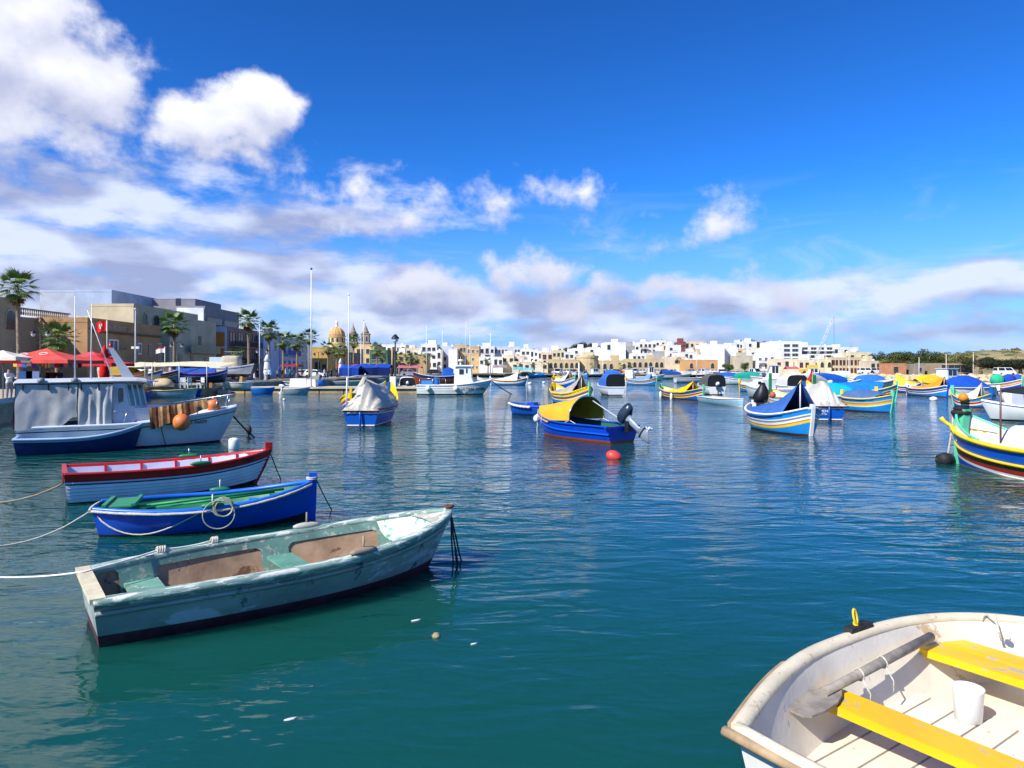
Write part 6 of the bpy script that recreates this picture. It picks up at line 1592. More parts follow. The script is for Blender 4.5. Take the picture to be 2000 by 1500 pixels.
for (px, top, Y, lab) in ((710, 626, 150, 'white yacht mast left of the black lamp post'), (833, 636, 180, 'white yacht mast above the white flats'), (864, 643, 185, 'white yacht mast above the pale blue flats'), (918, 652, 170, 'leaning white aerial above the tan flats'), (958, 650, 160, 'white yacht mast above the white corner block'),
        (705, 668, 140, 'short bare mast beside the taller yacht mast'), (1177, 700, 215, 'short pale mast in front of the warehouse'), (1361, 682, 200, 'green yellow mast on the far water'), (1658, 698, 170, 'leaning white mast on the right shore'), (1795, 700, 185, 'pale yard mast by the grey hut'), (1848, 694, 190, 'timber pole left of the boat shed'), (1901, 690, 192, 'street light mast right of the boat shed'), (1944, 708, 186, 'pale post before the dark trees'), (1990, 708, 184, 'pale post at the right edge before the dark trees')):
    pole(lab, XP(px, Y), Y, .3, ZP(top, Y), .07+Y*.0002, OFFW, name='mast', cat='mast')
pole('white lamp mast with floodlight boxes in front of the brown house', XP(264.5, 66), 66, QZ, ZP(606, 66), .08, paint('b9bcc0'), name='light_mast', cat='mast')
for dx in (-.22, .22):
    m = MB(); m.box((dx, 0, ZP(679, 66)-QZ), (.26, .2, .22)); m.build('floodlight', OFFW, bpy.data.objects['light_mast'])
pole('white lamp mast beside the folded parasol', XP(507, 100), 100, QZ, ZP(632, 100), .09, paint('c3c9d2'), name='light_mast', cat='mast')
pole('tall lamp mast behind the row of palms', XP(602, 130), 130, QZ, ZP(655, 130), .09, paint('b3bac4'), name='light_mast', cat='mast')
def lamp_post(label, x, y, z0, h, heads=2, s=1.):
    o = thing('lamp_post', label, 'lamp post', (x, y, z0), 0, 'black lamp posts'); m = MB()
    m.lathe([(.14*s, 0), (.14*s, .5), (.07*s, .7), (.05*s, h)], 8); 
    ends = [(-.75*s, 1), (.75*s, -1)] if heads == 2 else [(0, 0)]
    if heads == 2: m.tube([(-.75*s, 0, h-.1), (-.3*s, 0, h+.1), (0, 0, h-.15), (.3*s, 0, h+.1), (.75*s, 0, h-.1)], .035*s, 6)
    m.build('post', BLACK, o)
    for (dx, _) in ends:
        l = MB(); z = h-.1 if heads == 2 else h+.55*s
        l.lathe([(.02*s, z), (.10*s, z-.05*s), (.30*s, z-.28*s), (.32*s, z-.34*s)], 8, (dx, 0, 0), caps=False); lo = l.build('lantern', BLACK, o)
        g_ = MB(); g_.lathe([(.26*s, z-.33*s), (.16*s, z-.60*s), (.05*s, z-.66*s)], 8, (dx, 0, 0)); g_.build('lamp_glass', M('lamp_glass', 'c9cdcb', .2, var=.1), lo)
    return o
o_ = lamp_post('black lamp post with a lantern at the end of the jetty', XP(772, 76), 76, .62, ZP(656, 76)-.62-.6, 1, 1.45)
for (px, top, Y, lab) in ((79, 642, 50, 'black twin lamp before the low bushy palm'), (345, 668, 80, 'black twin lamp before the long beige wall'), (512, 680, 92, 'black twin lamp beside the white lamp mast'), (622, 688, 130, 'black twin lamp before the yellow house')):
    lamp_post(lab, XP(px, Y), Y, QZ, ZP(top, Y)-QZ, 2, .5+Y*.004)
def crane():
    Y = 225; b = Vector((XP(1586, Y), Y, QZ)); t = Vector((XP(1640, Y), Y+4, ZP(614, Y)))
    o = thing('mobile_crane', 'mobile crane with a raised lattice boom beside the hotel', 'crane', b); d = t-b; d0 = Vector((0, 0, 2.2))
    ax = d.normalized(); u = ax.cross(Vector((0, 1, 0))).normalized(); v = ax.cross(u)
    m = MB(); n = 16
    for (su, sv) in ((1, 1), (1, -1), (-1, 1), (-1, -1)):
        m.tube([d0+u*su*.3+v*sv*.3, d0+(d-d0)*.85+u*su*.3+v*sv*.3, d+u*su*.08+v*sv*.08], .07, 4)
    for k in range(n):
        p, q = d0+(d-d0)*k/n, d0+(d-d0)*(k+1)/n; s = 1 if k % 2 else -1; w = .3 if k < n-2 else .15
        for sv in (1, -1): m.tube([p+u*s*w+v*sv*w, q-u*s*w+v*sv*w], .045, 4)
        for su in (1, -1): m.tube([p+v*s*w+u*su*w, q-v*s*w+u*su*w], .045, 4)
    m.build('boom', paint('c3c6cb', .5), o)
    c_ = MB(); c_.tube([d, Vector((d.x+.05, d.y, 6))], .04, 4); c_.build('hoist_rope', BLACK, o)
    c_ = MB(); c_.box((-.8, 0, 1.0), (6, 2.4, 1.2)); c_.box((.2, 0, 2.2), (3.0, 2.3, 1.4), taper=.9); co = c_.build('carrier', paint('d9b13a', .5), o)
    for k in range(4):
        for s in (1, -1):
            w = MB(); w.lathe([(.1, -.15), (.5, -.15), (.52, 0), (.5, .15), (.1, .15)], 12, (-3+1.5*k, s*1.15, .5), axis='y'); w.build('wheel', BLACK, co)
crane()

# ------------------------------------------------------------------ people
def person_mesh(pose):
    v = {'pelvis': (0, 0, .92), 'chest': (0, .02, 1.28), 'neck': (0, .02, 1.46), 'head': (0, .0, 1.60), 'top': (0, 0, 1.70)}
    if pose == 'sit':
        v = {k: (p[0], p[1], p[2]-.42) for k, p in v.items()}
    E = [('pelvis', 'chest'), ('chest', 'neck'), ('neck', 'head'), ('head', 'top')]; r = {'pelvis': .15, 'chest': .17, 'neck': .06, 'head': .105, 'top': .085}
    for s in (1, -1):
        n = 'L' if s > 0 else 'R'; k = 1 if pose != 'walk' else s
        z = 0 if pose != 'sit' else -.42
        v['sh'+n] = (.19*s, .02, 1.40+z); v['el'+n] = (.26*s, .02+.04*k, 1.12+z); v['wr'+n] = (.25*s, -.10*k-.05, .90+z); v['ha'+n] = (.25*s, -.13*k-.05, .82+z)
        if pose == 'reach': v['el'+n] = (.24*s, -.16, 1.16); v['wr'+n] = (.18*s, -.38, 1.22); v['ha'+n] = (.17*s, -.46, 1.24)
        v['hi'+n] = (.10*s, 0, .88+z); v['kn'+n] = (.11*s, -.06*(k if pose == 'walk' else 1)*(2.5 if pose == 'walk' else 1)*.5, .50); v['an'+n] = (.11*s, (.10*k if pose == 'walk' else .02), .09); v['to'+n] = (.12*s, (.10*k if pose == 'walk' else .02)-.18, .04)
        if pose == 'sit': v['kn'+n] = (.12*s, -.42, .50); v['an'+n] = (.12*s, -.44, .10); v['to'+n] = (.12*s, -.60, .05)
        E += [('chest', 'sh'+n), ('sh'+n, 'el'+n), ('el'+n, 'wr'+n), ('wr'+n, 'ha'+n), ('pelvis', 'hi'+n), ('hi'+n, 'kn'+n), ('kn'+n, 'an'+n), ('an'+n, 'to'+n)]
        r.update({'sh'+n: .075, 'el'+n: .05, 'wr'+n: .035, 'ha'+n: .042, 'hi'+n: .10, 'kn'+n: .07, 'an'+n: .05, 'to'+n: .04})
    ks = list(v); me = bpy.data.meshes.new('person_src'); me.from_pydata([v[k] for k in ks], [(ks.index(a), ks.index(b)) for a, b in E], [])
    ob = bpy.data.objects.new('person_src', me); COL.objects.link(ob); sk = ob.modifiers.new('s', 'SKIN'); sk.use_smooth_shade = True
    for i, k in enumerate(ks): me.skin_vertices[0].data[i].radius = (r[k], r[k]*(.8 if k in ('chest', 'pelvis') else 1)); me.skin_vertices[0].data[i].use_root = (k == 'pelvis')
    sb = ob.modifiers.new('b', 'SUBSURF'); sb.levels = 1; sb.render_levels = 1
    dg = bpy.context.evaluated_depsgraph_get(); out = bpy.data.meshes.new_from_object(ob.evaluated_get(dg)); bpy.data.objects.remove(ob)
    out.name = 'person'; out.materials.clear()
    for _ in range(5): out.materials.append(None)
    dz = -.42 if pose == 'sit' else 0
    for f in out.polygons:
        c_ = f.center; z = c_.z-dz
        hand = abs(c_.x) > .14 and (z < .88 and z > .74 if pose != 'reach' else c_.y < -.36)
        f.material_index = 4 if z > 1.62 or (z > 1.53 and c_.y > .05) else (0 if z > 1.47 or hand else (1 if (z > .93 or (abs(c_.x) > .2 and z > .74)) else (3 if c_.z < .09 else 2)))
    return out
PM = {p: person_mesh(p) for p in ('stand', 'walk', 'reach', 'sit')}
SKIN = M('skin', 'c08d6e', .6, var=.08)
def person(label, x, y, shirt, trou, hair='241a14', pose='stand', rz=0., z0=QZ):
    o = bpy.data.objects.new('person', PM[pose]); COL.objects.link(o); o.location = (x, y, z0); o.rotation_euler = (0, 0, rz)
    for i, m_ in enumerate((SKIN, cloth(shirt), cloth(trou), BLACK, cloth(hair))):
        o.material_slots[i].link = 'OBJECT'; o.material_slots[i].material = m_
    return tag(o, label, 'person', 'people on the quay')
for (px, Y, sh, tr, ps, rz, lab) in ((18, 38, 'cfd2d0', '7a7a80', 'reach', 1.2, 'person in a pale shirt reaching beside the cruiser roof'), (68, 41, '16171a', '20222a', 'stand', .3, 'person in black under the red parasol, left of two blue boards'), (94, 42, '1b1a1d', '1b1b20', 'stand', 2., 'person in dark clothes in the middle of the red parasol stall'),
        (104, 43, '3a2c22', '15161a', 'stand', .5, 'person in a brown top under the red parasol'), (118, 42.5, '33373f', '22242c', 'walk', 1.6, 'person in a slate t-shirt at the right of the parasol stall'), (497, 88, 'cfd8e8', '2a3350', 'sit', 2., 'person in white sitting on a blue cart'), (518, 92, 'e9e9ec', 'c9c9cc', 'stand', 2.6, 'person dressed all in white on the quay'), (525.5, 91, '9cc3e6', '17181d', 'stand', 0., 'person in a light blue shirt and black trousers'),
        (504, 112, '24304a', '1c1e24', 'stand', 1., 'person in navy behind the seated person'), (541, 108, 'e4e2dc', '5b5048', 'walk', 1.4, 'person in a white top walking past the palms'), (551, 112, '22242a', '1a1b20', 'stand', .2, 'person in black left of the teal one'), (558, 115, 'd9d6d0', '2b2b30', 'stand', 1.8, 'person with pale hat and shirt in the crowd'), (566, 112, '1f7f8c', '17181d', 'stand', .4, 'person in teal standing in the crowd'), (571, 116, '5a4a44', '222228', 'walk', 2.2, 'person in brown at the right of the crowd'),
        (590, 118, '8c2f2a', '2a2a30', 'walk', .8, 'person in dark red left of the flagpole'), (634, 112, 'e6e6e6', '15161a', 'walk', 1.5, 'person in white and black walking right of the flagpole'), (640, 114, '3c4048', '222228', 'stand', 2.4, 'person in grey beside the walker in white'), (647, 135, '4b3a34', '1c1c20', 'stand', 1., 'person in brown before the parked cars')):
    person(lab, XP(px, Y), Y, sh, tr, 'd9d2c4' if 'hat' in lab else '241a14', ps, rz)

# ------------------------------------------------------------------ parasols, stalls, cars
def parasol(label, x, y, zp, ze, w, mat, mark=None, z0=QZ, val=.22, name='parasol'):
    o = thing(name, label, 'parasol', (x, y, z0), .12, 'parasols on the quay'); h = w/2
    m = MB(); top = (0, 0, zp-z0); c_ = [(-h, -h), (h, -h), (h, h), (-h, h)]
    for k in range(4):
        a, b = c_[k], c_[(k+1) % 4]; rows = []
        for j in range(5):
            u = j/4; z = lerp(zp, ze, u**.9)-z0-.05*sin(pi*u)
            rows.append([(lerp(a[0], b[0], i/4)*u, lerp(a[1], b[1], i/4)*u, z-.03*u*sin(pi*i/4)) for i in range(5)])
        m.grid(rows, 0, False, flip=True)
        m.grid([[(lerp(a[0], b[0], i/4), lerp(a[1], b[1], i/4), ze-z0-.03*sin(pi*i/4)) for i in range(5)], [(lerp(a[0], b[0], i/4)*1.01, lerp(a[1], b[1], i/4)*1.01, ze-z0-val) for i in range(5)]], 0, False, flip=True)
    cn = m.build('canopy', mat, o)
    p = MB(); p.tube([(0, 0, 0), (0, 0, zp-z0-.03)], .035, 7); p.build('pole', GREY, o)
    for k in range(4):
        r = MB(); r.tube([(0, 0, (zp+ze)/2-z0-.15), (c_[k][0]*.97, c_[k][1]*.97, ze-z0-.02)], .015, 5); r.build('rib', GREY, o)
    if mark:
        for (fx, fz) in ((-.28, .55), (.22, .62)):
            u = 1-fz*.75; z = lerp(zp, ze, (1-fz*.75+.1)**.9)-z0; ln = MB(); cx_ = fx*w*.45
            ln.tube([(cx_+.22*cos(a), -h*u-.06+.10*sin(a)*.9, lerp(zp, ze, u**.9)-z0+.05+.12*sin(a)*.55) for a in [2*pi*k/12 for k in range(12)]], .022, 4, closed=True); ln.build('printed_mark', WHITE, cn)
        ln = MB(); ln.box((0, -h*1.005-.01, ze-z0-.12), (.5, .015, .12)); ln.build('printed_mark', WHITE, cn)
    return o
RDC = cloth('d8574c'); 
parasol('big red market parasol with white marks behind the cabin cruiser', XP(92, 42), 42, ZP(680, 42), ZP(703, 42), 4.5, RDC, True)
parasol('second red parasol right of the big one', XP(186, 47), 47, ZP(692, 47), ZP(709, 47), 3.6, cloth('cf3a40'))
parasol('small red parasol top peeping behind the second one', XP(180, 53), 53, ZP(686, 53), ZP(697, 53), 2.6, cloth('d9525a'))
parasol('cream parasol cut by the left edge', XP(6, 40), 40, ZP(684, 40), ZP(697, 40), 3.0, cloth('ddd5c4'))
def folded(label, x, y, z1, mat, z0=QZ, s=1.):
    o = thing('folded_parasol', label, 'parasol', (x, y, z0), 0, 'parasols on the quay'); h = z1-z0
    m = MB(); m.lathe([(.07*s, h*.22), (.24*s, h*.25), (.26*s, h*.45), (.20*s, h*.70), (.16*s, h*.74), (.26*s, h*.76), (.12*s, h*.93), (.03*s, h)], 10); m.build('canopy', mat, o)
    p = MB(); p.tube([(0, 0, 0), (0, 0, h*.3)], .04*s, 6); p.lathe([(.3*s, 0), (.3*s, .06), (.05, .1)], 10); p.build('pole', GREY, o)
folded('folded bright red parasol between the aerials and the brown house', XP(204, 50), 50, ZP(675, 50), cloth('d11f1c'), s=1.3)
folded('tall folded white parasol on the promenade', XP(522, 97), 97, ZP(692, 97), cloth('d6d6d2'), s=1.9)
folded('folded white parasol beside the blue market tents', XP(665, 120), 120, ZP(700, 120), cloth('d9d9d6'), s=1.5)
# clothes hanging under the big parasol
cols = ['d9a441', 'c94a6a', '3d6fc0', 'e0d9c9', '6a3fa0', '2f9a7a', 'd9603a', 'e6c25a', '8fa8d9', 'b8324a', '4a4f7a', 'd98fb0', '3a8fb0', 'c9b9e0', '5a2f4a']
gn = ['ochre', 'rose pink', 'bright blue', 'cream', 'purple', 'sea green', 'orange red', 'pale yellow', 'pale blue', 'crimson', 'slate blue', 'light pink', 'turquoise blue', 'lilac', 'dark plum']
for k in range(15):
    px = 30+k*9; m = MB(); h = .34+.12*random.random(); m.prism([(-.13, 0), (.13, 0), (.20, -.08), (.15, -.13), (.13, -h), (-.13, -h), (-.15, -.13), (-.20, -.08)], -.02, .02, plane='xz')
    tag(m.build('garment', cloth(cols[k]), None, (XP(px, 43.6), 43.6, ZP(703, 43.6)-.05), random.uniform(-.4, .4)), '%s garment hanging under the red parasols' % gn[k], 'garment', 'clothes hanging at the stall')
for (px, c_, lab) in ((51, '4f8ed6', 'light blue display board at the stall'), (64, 'c9d4ee', 'pale display board with prints at the stall')):
    m = MB(); m.box((0, 0, .35), (.75, .05, .7)); m.box((-.3, .05, -.3), (.04, .04, 1.2)); m.box((.3, .05, -.3), (.04, .04, 1.2)); tag(m.build('display_board', paint(c_), None, (XP(px, 40), 40, 1.75)), lab, 'board')
def flag(label, x, y, z0, z1, w, h, mats, pts=None, pole_r=.03):
    o = thing('flag', label, 'flag', (x, y, z0)); p = MB(); p.tube([(0, 0, 0), (0, 0, z1-z0)], pole_r, 6); p.build('pole', OFFW, o)
    m = MB(); n = 10
    rows = [[(-w*i/n, .10*w*sin(i*.9), z1-z0-.05-h*k/4-.25*h*(i/n)**2*(1 if pts is None else .4)) for i in range(n+1)] for k in range(5)]
    b = m.grid(rows, 0, True)
    for f in range(len(m.f)): m.m[f] = mats[1](f % n, f//n) if callable(mats[1]) else 0
    m.build('cloth', mats[0], o); return o
flag('red flag with white emblem flying before the brown house', XP(209, 60), 60, QZ, ZP(625, 60), .98, .9, ([cloth('d42b2b'), cloth('ece6e2')], lambda i, k: 1 if i in (0,) or (i, k) in ((4, 1), (5, 2), (6, 1)) else 0))
flag('small white flag with a red upper edge above the awning', XP(322, 70), 70, QZ, ZP(677, 70), .95, .55, ([cloth('e9e7e4'), cloth('c62a2a')], lambda i, k: 1 if k == 0 else 0))
# blue market tents and dark red awnings beyond
def tent_stall(label, x0, x1, y, zt, ze, dep, mat, group='market stalls', sides=None):
    o = thing('market_tent', label, 'market stall', ((x0+x1)/2, y+dep/2, QZ), 0, group); w = (x1-x0)/2; m = MB(); n = 6
    m.grid([[(lerp(-w, w, i/n), -dep/2, ze-QZ+.05*sin(i*2.1)) for i in range(n+1)], [(lerp(-w, w, i/n), 0, zt-QZ+.12*sin(i*1.7)) for i in range(n+1)], [(lerp(-w, w, i/n), dep/2, ze-QZ) for i in range(n+1)]], 0, False, flip=False); m.build('roof_sheet', mat, o)
    for (px_, py_) in ((-w, -dep/2), (w, -dep/2), (-w, dep/2), (w, dep/2)):
        p = MB(); p.tube([(px_, py_, 0), (px_, py_, ze-QZ)], .04, 5); p.build('tent_leg', GREY, o)
    if sides:
        s_ = MB(); s_.grid([[(lerp(-w, w, i/n), -dep/2+.06*sin(i*1.9), ze-QZ) for i in range(n+1)], [(lerp(-w, w, i/n), -dep/2+.15*sin(i*1.9), .5) for i in range(n+1)]], 0, False); s_.build('side_sheet', sides, o)
DB2 = cloth('1b3f96'); tent_stall('blue sheeted market tent behind the beige canvas boat', XP(662, 112), XP(700, 112), 112, ZP(713, 112), ZP(719, 112), 4, cloth('2050b4'), sides=DB2)
tent_stall('wide blue sheeted market tent left of the lamp post', XP(697, 116), XP(760, 116), 116, ZP(711, 116), ZP(718, 116), 5, cloth('1d4aa8'), sides=cloth('14265a'))
for (a, b, Y, zt, c_, lab) in ((652, 700, 128, 712, 'b53a3e', 'red stall awning above the blue tents'), (700, 746, 132, 712, 'c0464a', 'red stall awning behind the wide blue tent'), (775, 822, 150, 714, 'b5686a', 'faded red stall awning right of the lamp post'), (544, 580, 118, 711, '9c2f38', 'dark red cafe awning under the palms'), (1002, 1022, 205, 717, '5fb0b4', 'turquoise stall awning on the far shore'), (1022, 1042, 210, 718, '74b8bc', 'second turquoise stall awning on the far shore'), (962, 990, 175, 713, '9a8a88', 'brown roofed open shelter on the far quay'), (1538, 1562, 236, 716, 'c9586a', 'red and white cafe awning before the hotel')):
    tent_stall(lab, XP(a, Y), XP(b, Y), Y, ZP(zt, Y), ZP(zt+5, Y), 4, cloth(c_))
m = MB(); Y = 62; g = []
for i in range(15):
    px = lerp(226, 426, i/14); g.append([(XP(px, Y), Y+2*k, ZP(716+1.2*sin(i*.55)-4.5*k, Y+2*k)) for k in range(3)])
o_ = thing('sun_awning', 'long cream awning sheet on thin poles over the beached luzzus', 'awning', (0, 0, QZ)); m.grid([[(q[0], q[1], q[2]-QZ) for q in r] for r in g], 0, True); m.build('sheet', cloth('dccfae'), o_)
for px in (246, 283, 297, 350, 404):
    p = MB(); p.tube([(XP(px, Y), Y, 0), (XP(px, Y), Y, ZP(708, Y)-QZ)], .035, 6); p.build('awning_pole', OFFW, o_)

def car(label, x, y, rz, col, L=4.3, H=1.5, W=1.75, z0=QZ, name='parked_car', van=False):
    o = thing(name, label, 'van' if van else 'car', (x, y, z0), rz, 'vehicles parked on the quay'); s = L/4.3
    hood = .95 if not van else 1.15
    low = [(-2.15*s, .35), (2.15*s, .35), (2.12*s, .72), (1.2*s if not van else 1.75*s, hood), (-2.0*s, hood), (-2.15*s, .8)]
    m = MB(); m.loft([[(p[0], -W/2+.05, p[1]) for p in low], [(p[0], -W/2, p[1]) for p in low], [(p[0], W/2, p[1]) for p in low], [(p[0], W/2-.05, p[1]) for p in low]][1:3]); m.build('body', col, o)
    g0, g1 = ((-1.95, 1.15), (-1.45, .45)) if not van else ((-2.1, 1.7), (-2.05, 1.15))
    c_ = MB(); rg = lambda w, pts: [(x_*s, w, z_) for x_, z_ in pts]
    pts = [(g0[0], hood), (g0[1], hood), (g1[1], H), (g1[0], H)]
    c_.loft([[(x_*s, -(W/2-.02) if z_ < H else -(W/2-.22), z_) for x_, z_ in pts], [(x_*s, (W/2-.02) if z_ < H else (W/2-.22), z_) for x_, z_ in pts]]); co = c_.build('cabin', col, o)
    for sd in (1, -1):
        for (a, b) in ((.06, .46), (.52, .94)):
            w = MB(); f = lambda u, v: (lerp(lerp(g0[0], g0[1], u), lerp(g1[0], g1[1], u), v)*s, sd*(lerp(W/2-.02, W/2-.22, v)+.012), lerp(hood, H, v))
            bi = w.add([f(a, .1), f(b, .1), f(b, .88), f(a, .88)]); w.face((bi, bi+1, bi+2, bi+3) if sd < 0 else (bi+3, bi+2, bi+1, bi)); w.build('window', GLASS, co)
    for e in (0, 1):
        w = MB(); f = lambda y_, v: (lerp((g0[e])*s, g1[e]*s, v)+(.012 if e else -.012), y_*lerp(W/2-.1, W/2-.28, v), lerp(hood, H, v)); bi = w.add([f(-1, .1), f(1, .1), f(1, .9), f(-1, .9)]); w.face((bi, bi+1, bi+2, bi+3)); w.build('windscreen', GLASS, co)
    for xx in (-1.3*s, 1.35*s):
        for sd in (1, -1):
            w = MB(); w.lathe([(.12, -.1), (.30, -.11), (.33, 0), (.30, .11), (.12, .1)], 12, (xx, sd*(W/2-.08), .33), axis='y'); w.build('wheel', BLACK, o)
    for sd in (1, -1):
        h_ = MB(); h_.box((2.12*s, sd*.6, .68), (.06, .3, .12)); h_.build('headlight', OFFW, o); h_ = MB(); h_.box((-2.14*s, sd*.65, .78), (.05, .2, .14)); h_.build('tail_light', RED, o)
car('black people carrier parked by the long beige wall', XP(404, 84), 84, .0, paint('15171c', .2), 5.2, 1.95, 1.95, van=True); car('long black van parked beside the people carrier', XP(442, 92), 92, .0, paint('101216', .25), 5.8, 2.2, 2.0, van=True)
car('white car parked left of the black vehicles', XP(332, 82), 82, .05, paint('d5d9df', .25), 4.2, 1.65)
for (px, Y, c_, lab) in ((597, 128, 'b9c3d0', 'silver car behind the flagpole, left one'), (617, 126, 'd9dde2', 'pale car behind the flagpole, right one'), (672, 140, '3c4048', 'dark grey car near the blue tents'), (800, 165, '8c9098', 'grey car on the far road right of the lamp post'), (850, 200, '22252b', 'black car on the far road')):
    car(lab, XP(px, Y), Y, random.uniform(-.2, .2), paint(c_, .25))
fc = ['e2e4e6', 'b8bcc2', '3a3d44', 'd9dcdf', '8a2f2c', 'cfd3d8', '5a6470', 'e6e6e4', '2c4a7a', 'dcdad4', '9aa0a8', 'c2c6cc', 'e8e8e8', '44484e']
for k, px in enumerate((1088, 1104, 1122, 1190, 1206, 1252, 1268, 1284, 1300, 1316, 1352, 1372, 1392, 1412)):
    car('car number %s from the left in the far shore row' % ('one two three four five six seven eight nine ten eleven twelve thirteen fourteen'.split()[k]), XP(px, 246), 246+random.uniform(-.5, .5), random.uniform(-.25, .25)+random.choice((0, pi)), paint(fc[k], .25))
for k, px in enumerate((1690, 1712, 1962)):
    car(['white van by the waterfront end building', 'silver van beside the white one on the right shore', 'white van under the dark trees', 'white box van at the right edge under the dark trees'][k], XP(px, 236 if px < 1800 else 176), 236 if px < 1800 else 176, 0, paint(('e4e4e2', 'c9ccd0', 'e6e6e4', 'dadad8')[k], .3), 4.8, 2.0, 1.9, van=True)
# sign board, chairs, crate pile, white planter block
m = MB(); m.box((0, 0, 1.5), (1.6, .1, 2.4)); m.box((0, .05, .2), (.1, .1, .6)); tag(m.build('notice_board', paint('b9cfd4', .4), None, (XP(423, 78), 78, QZ+.3)), 'pale upright notice board beside the boat on trestles', 'sign')
def chair(label, x, y, rz):
    o = thing('plastic_chair', label, 'chair', (x, y, QZ), rz, 'white chairs on the quay')
    for (nm, c_, d) in (('seat', (0, 0, .44), (.46, .46, .04)), ('backrest', (0, .21, .72), (.44, .04, .42))):
        m = MB(); m.box(c_, d); m.build(nm, PLASTIC, o)
    for sx in (-.2, .2):
        for sy in (-.2, .2): m = MB(); m.box((sx, sy, .21), (.05, .05, .42)); m.build('leg', PLASTIC, o)
        m = MB(); m.box((sx*1.1, 0, .66), (.05, .44, .04)); m.build('armrest', PLASTIC, o)
for (px, Y, rz, lab) in ((357, 60, .4, 'white plastic chair on the left of the three on the quay'), (367, 61, -2., 'white plastic chair in the middle of the three on the quay'), (392, 60, -.5, 'white plastic chair on the right of the three on the quay')): chair(lab, XP(px, Y), Y, rz)

# ------------------------------------------------------------------ boats along the quay
ZB = QZ+.55
def beached(label, px, py, Y, rz, L, B, bands, tarp, **kw):
    o, H = luzzu(label, (XP(px, Y), Y), rz, L, B, bands, tarp, z0=ZB, group='luzzus stored on the quay', **kw)
    for x in (-L*.22, L*.22):
        m = MB(); m.box((x, 0, -.52), (.3, B*.7, .5)); m.build('chock', TAN, o)
beached('blue and yellow luzzu ashore with its bow beside a white sail', 298, 0, 68, .1, 5.0, 1.9, stripes(WHITE, BLU, YEL, BRN, YEL, YEL, SKYB), ('mid', WHC, .3), posts=(SKYB, SKYB))
beached('luzzu ashore under a brown tent, bow pointing at us', 333, 0, 70, radians(-115), 5.2, 2.0, stripes(YEL, GRN, WHITE, RED, SKYB, SKYB, SKYB), ('bow', cloth('8d7868'), 1.1, (.2, .85)), posts=(BLU, BLU))
beached('dark blue luzzu ashore with a blue sheet in the cream awning shade', 388, 0, 70, .3, 5.4, 2.0, stripes(RED, BLU, WHITE, NAVY, NAVY, NAVY, NAVY), ('flat', cloth('2b55a8'), .6), posts=(SKYB, WHITE))
beached('ochre luzzu ashore under a mustard sheet by the red parasol', 240, 0, 64, .0, 4.6, 1.8, stripes(TAN, TAN, WHITE, ORG, TAN, TAN, OFFW), ('dome', cloth('9a8232'), .75), posts=(OFFW, OFFW))
beached('white and light blue luzzu ashore with folded white sheets', 268, 0, 67, .2, 4.6, 1.8, stripes(WHITE, SKYB, WHITE, WHITE, WHITE, WHITE, WHITE), ('flat', WHC, .5), posts=(OFFW, OFFW))
# big boat on trestles with a beige box cover
Y = 76; o_, H_ = motorboat('white and blue boat on trestles under a tall beige cover', (XP(458, Y), Y), .0, 4.3, 1.9, hullc=paint('cfd6e2', .4), kind='open', fb=.75, stripe=NAVY, z0=QZ+1.05, name='stored_boat')
m = MB(); g = []
for (z, a) in ((.72, 1.12), (.9, 1.14), (1.7, 1.02), (2.0, .98), (2.06, .6)):
    g.append([(-.3+a*1.05*cos(q)*(abs(cos(q))**-.45 if abs(cos(q)) > .2 else 1.9)*.92, .82*sin(q)*(abs(sin(q))**-.45 if abs(sin(q)) > .2 else 1.9)*.92*a/1.12, z+.03*sin(5*q)) for q in [2*pi*k/24+.05 for k in range(24)]])
m.loft(g, 0, True); m.build('boat_cover', cloth('b9ae98'), o_)
for x in (-1.2, .9):
    t = MB(); t.box((x, 0, -.62), (.35, 1.3, .85), taper=.7); t.build('trestle', paint('a98952', .7), o_)
m = MB(); m.tube([(-.9, -.6, 2.1), (-.9, -.6, 2.5), (.5, -.6, 2.5), (.5, -.6, 2.1)], .03, 5); m.tube([(-.9, .6, 2.1), (-.9, .6, 2.5), (.5, .6, 2.5), (.5, .6, 2.1)], .03, 5); m.build('roof_rack', GREY, o_)

def skiff(label, px, py, rz, L, B, hc, ic, rim, name='skiff', z0=0., fb=.5, bow=.75, group='small boats along the quay', rows=None, dy=0., extra=None):
    p = WP(px, py, z0); H = Hull(L, B, fb, bow, fb, keel=-.2, tw=.82, tm=.45, rb=.3, rs=.06, ps=.26, pb=.7)
    o = thing(name, label, 'boat', (p[0], p[1]+dy, z0), rz, group)
    hull_part(H, rows or [('s', 0), ('s', .12), ('z', .05), ('k', 0)], [0, 1, 1], [rim, hc], o, nt=14); inner_part(H, .12, ic, o, nt=10)
    for s in (1, -1): rail_part(H, s, [(.02, -.03), (.04, 0), (.01, .03), (-.06, .03)], rim, o, nt=14)
    thwart(H, .35, fb-.12, .22, ic, o); thwart(H, .65, fb-.10, .22, ic, o)
    return o, H
skiff('long pale boat moored at the quay with yellowish gunwale', 318, 776, .06, 6.2, 1.7, paint('a3b4c0', .4), OFFW, paint('c9bd84', .5), fb=.62, bow=.85)
m = MB(); m.loft([[(r*cos(a)*(1+.05*sin(6*a)), r*.7*sin(a)*(1+.05*sin(6*a)), z) for a in [2*pi*k/18 for k in range(18)]] for (r, z) in ((1.0, 0), (.92, .3), (.72, .62), (.4, .75), (.05, .78))], 0, True)
tag(m.build('sail_bundle', cloth('c9b28c'), None, (XP(321, 63), 62.7, .95)), 'tan sheet heaped over a load on the long pale boat', 'bundle')
skiff('blue boat end showing beyond the long pale boat', 368, 772, .2, 2.6, 1.3, BLU, SKYB, paint('c9b84a', .5), fb=.6)
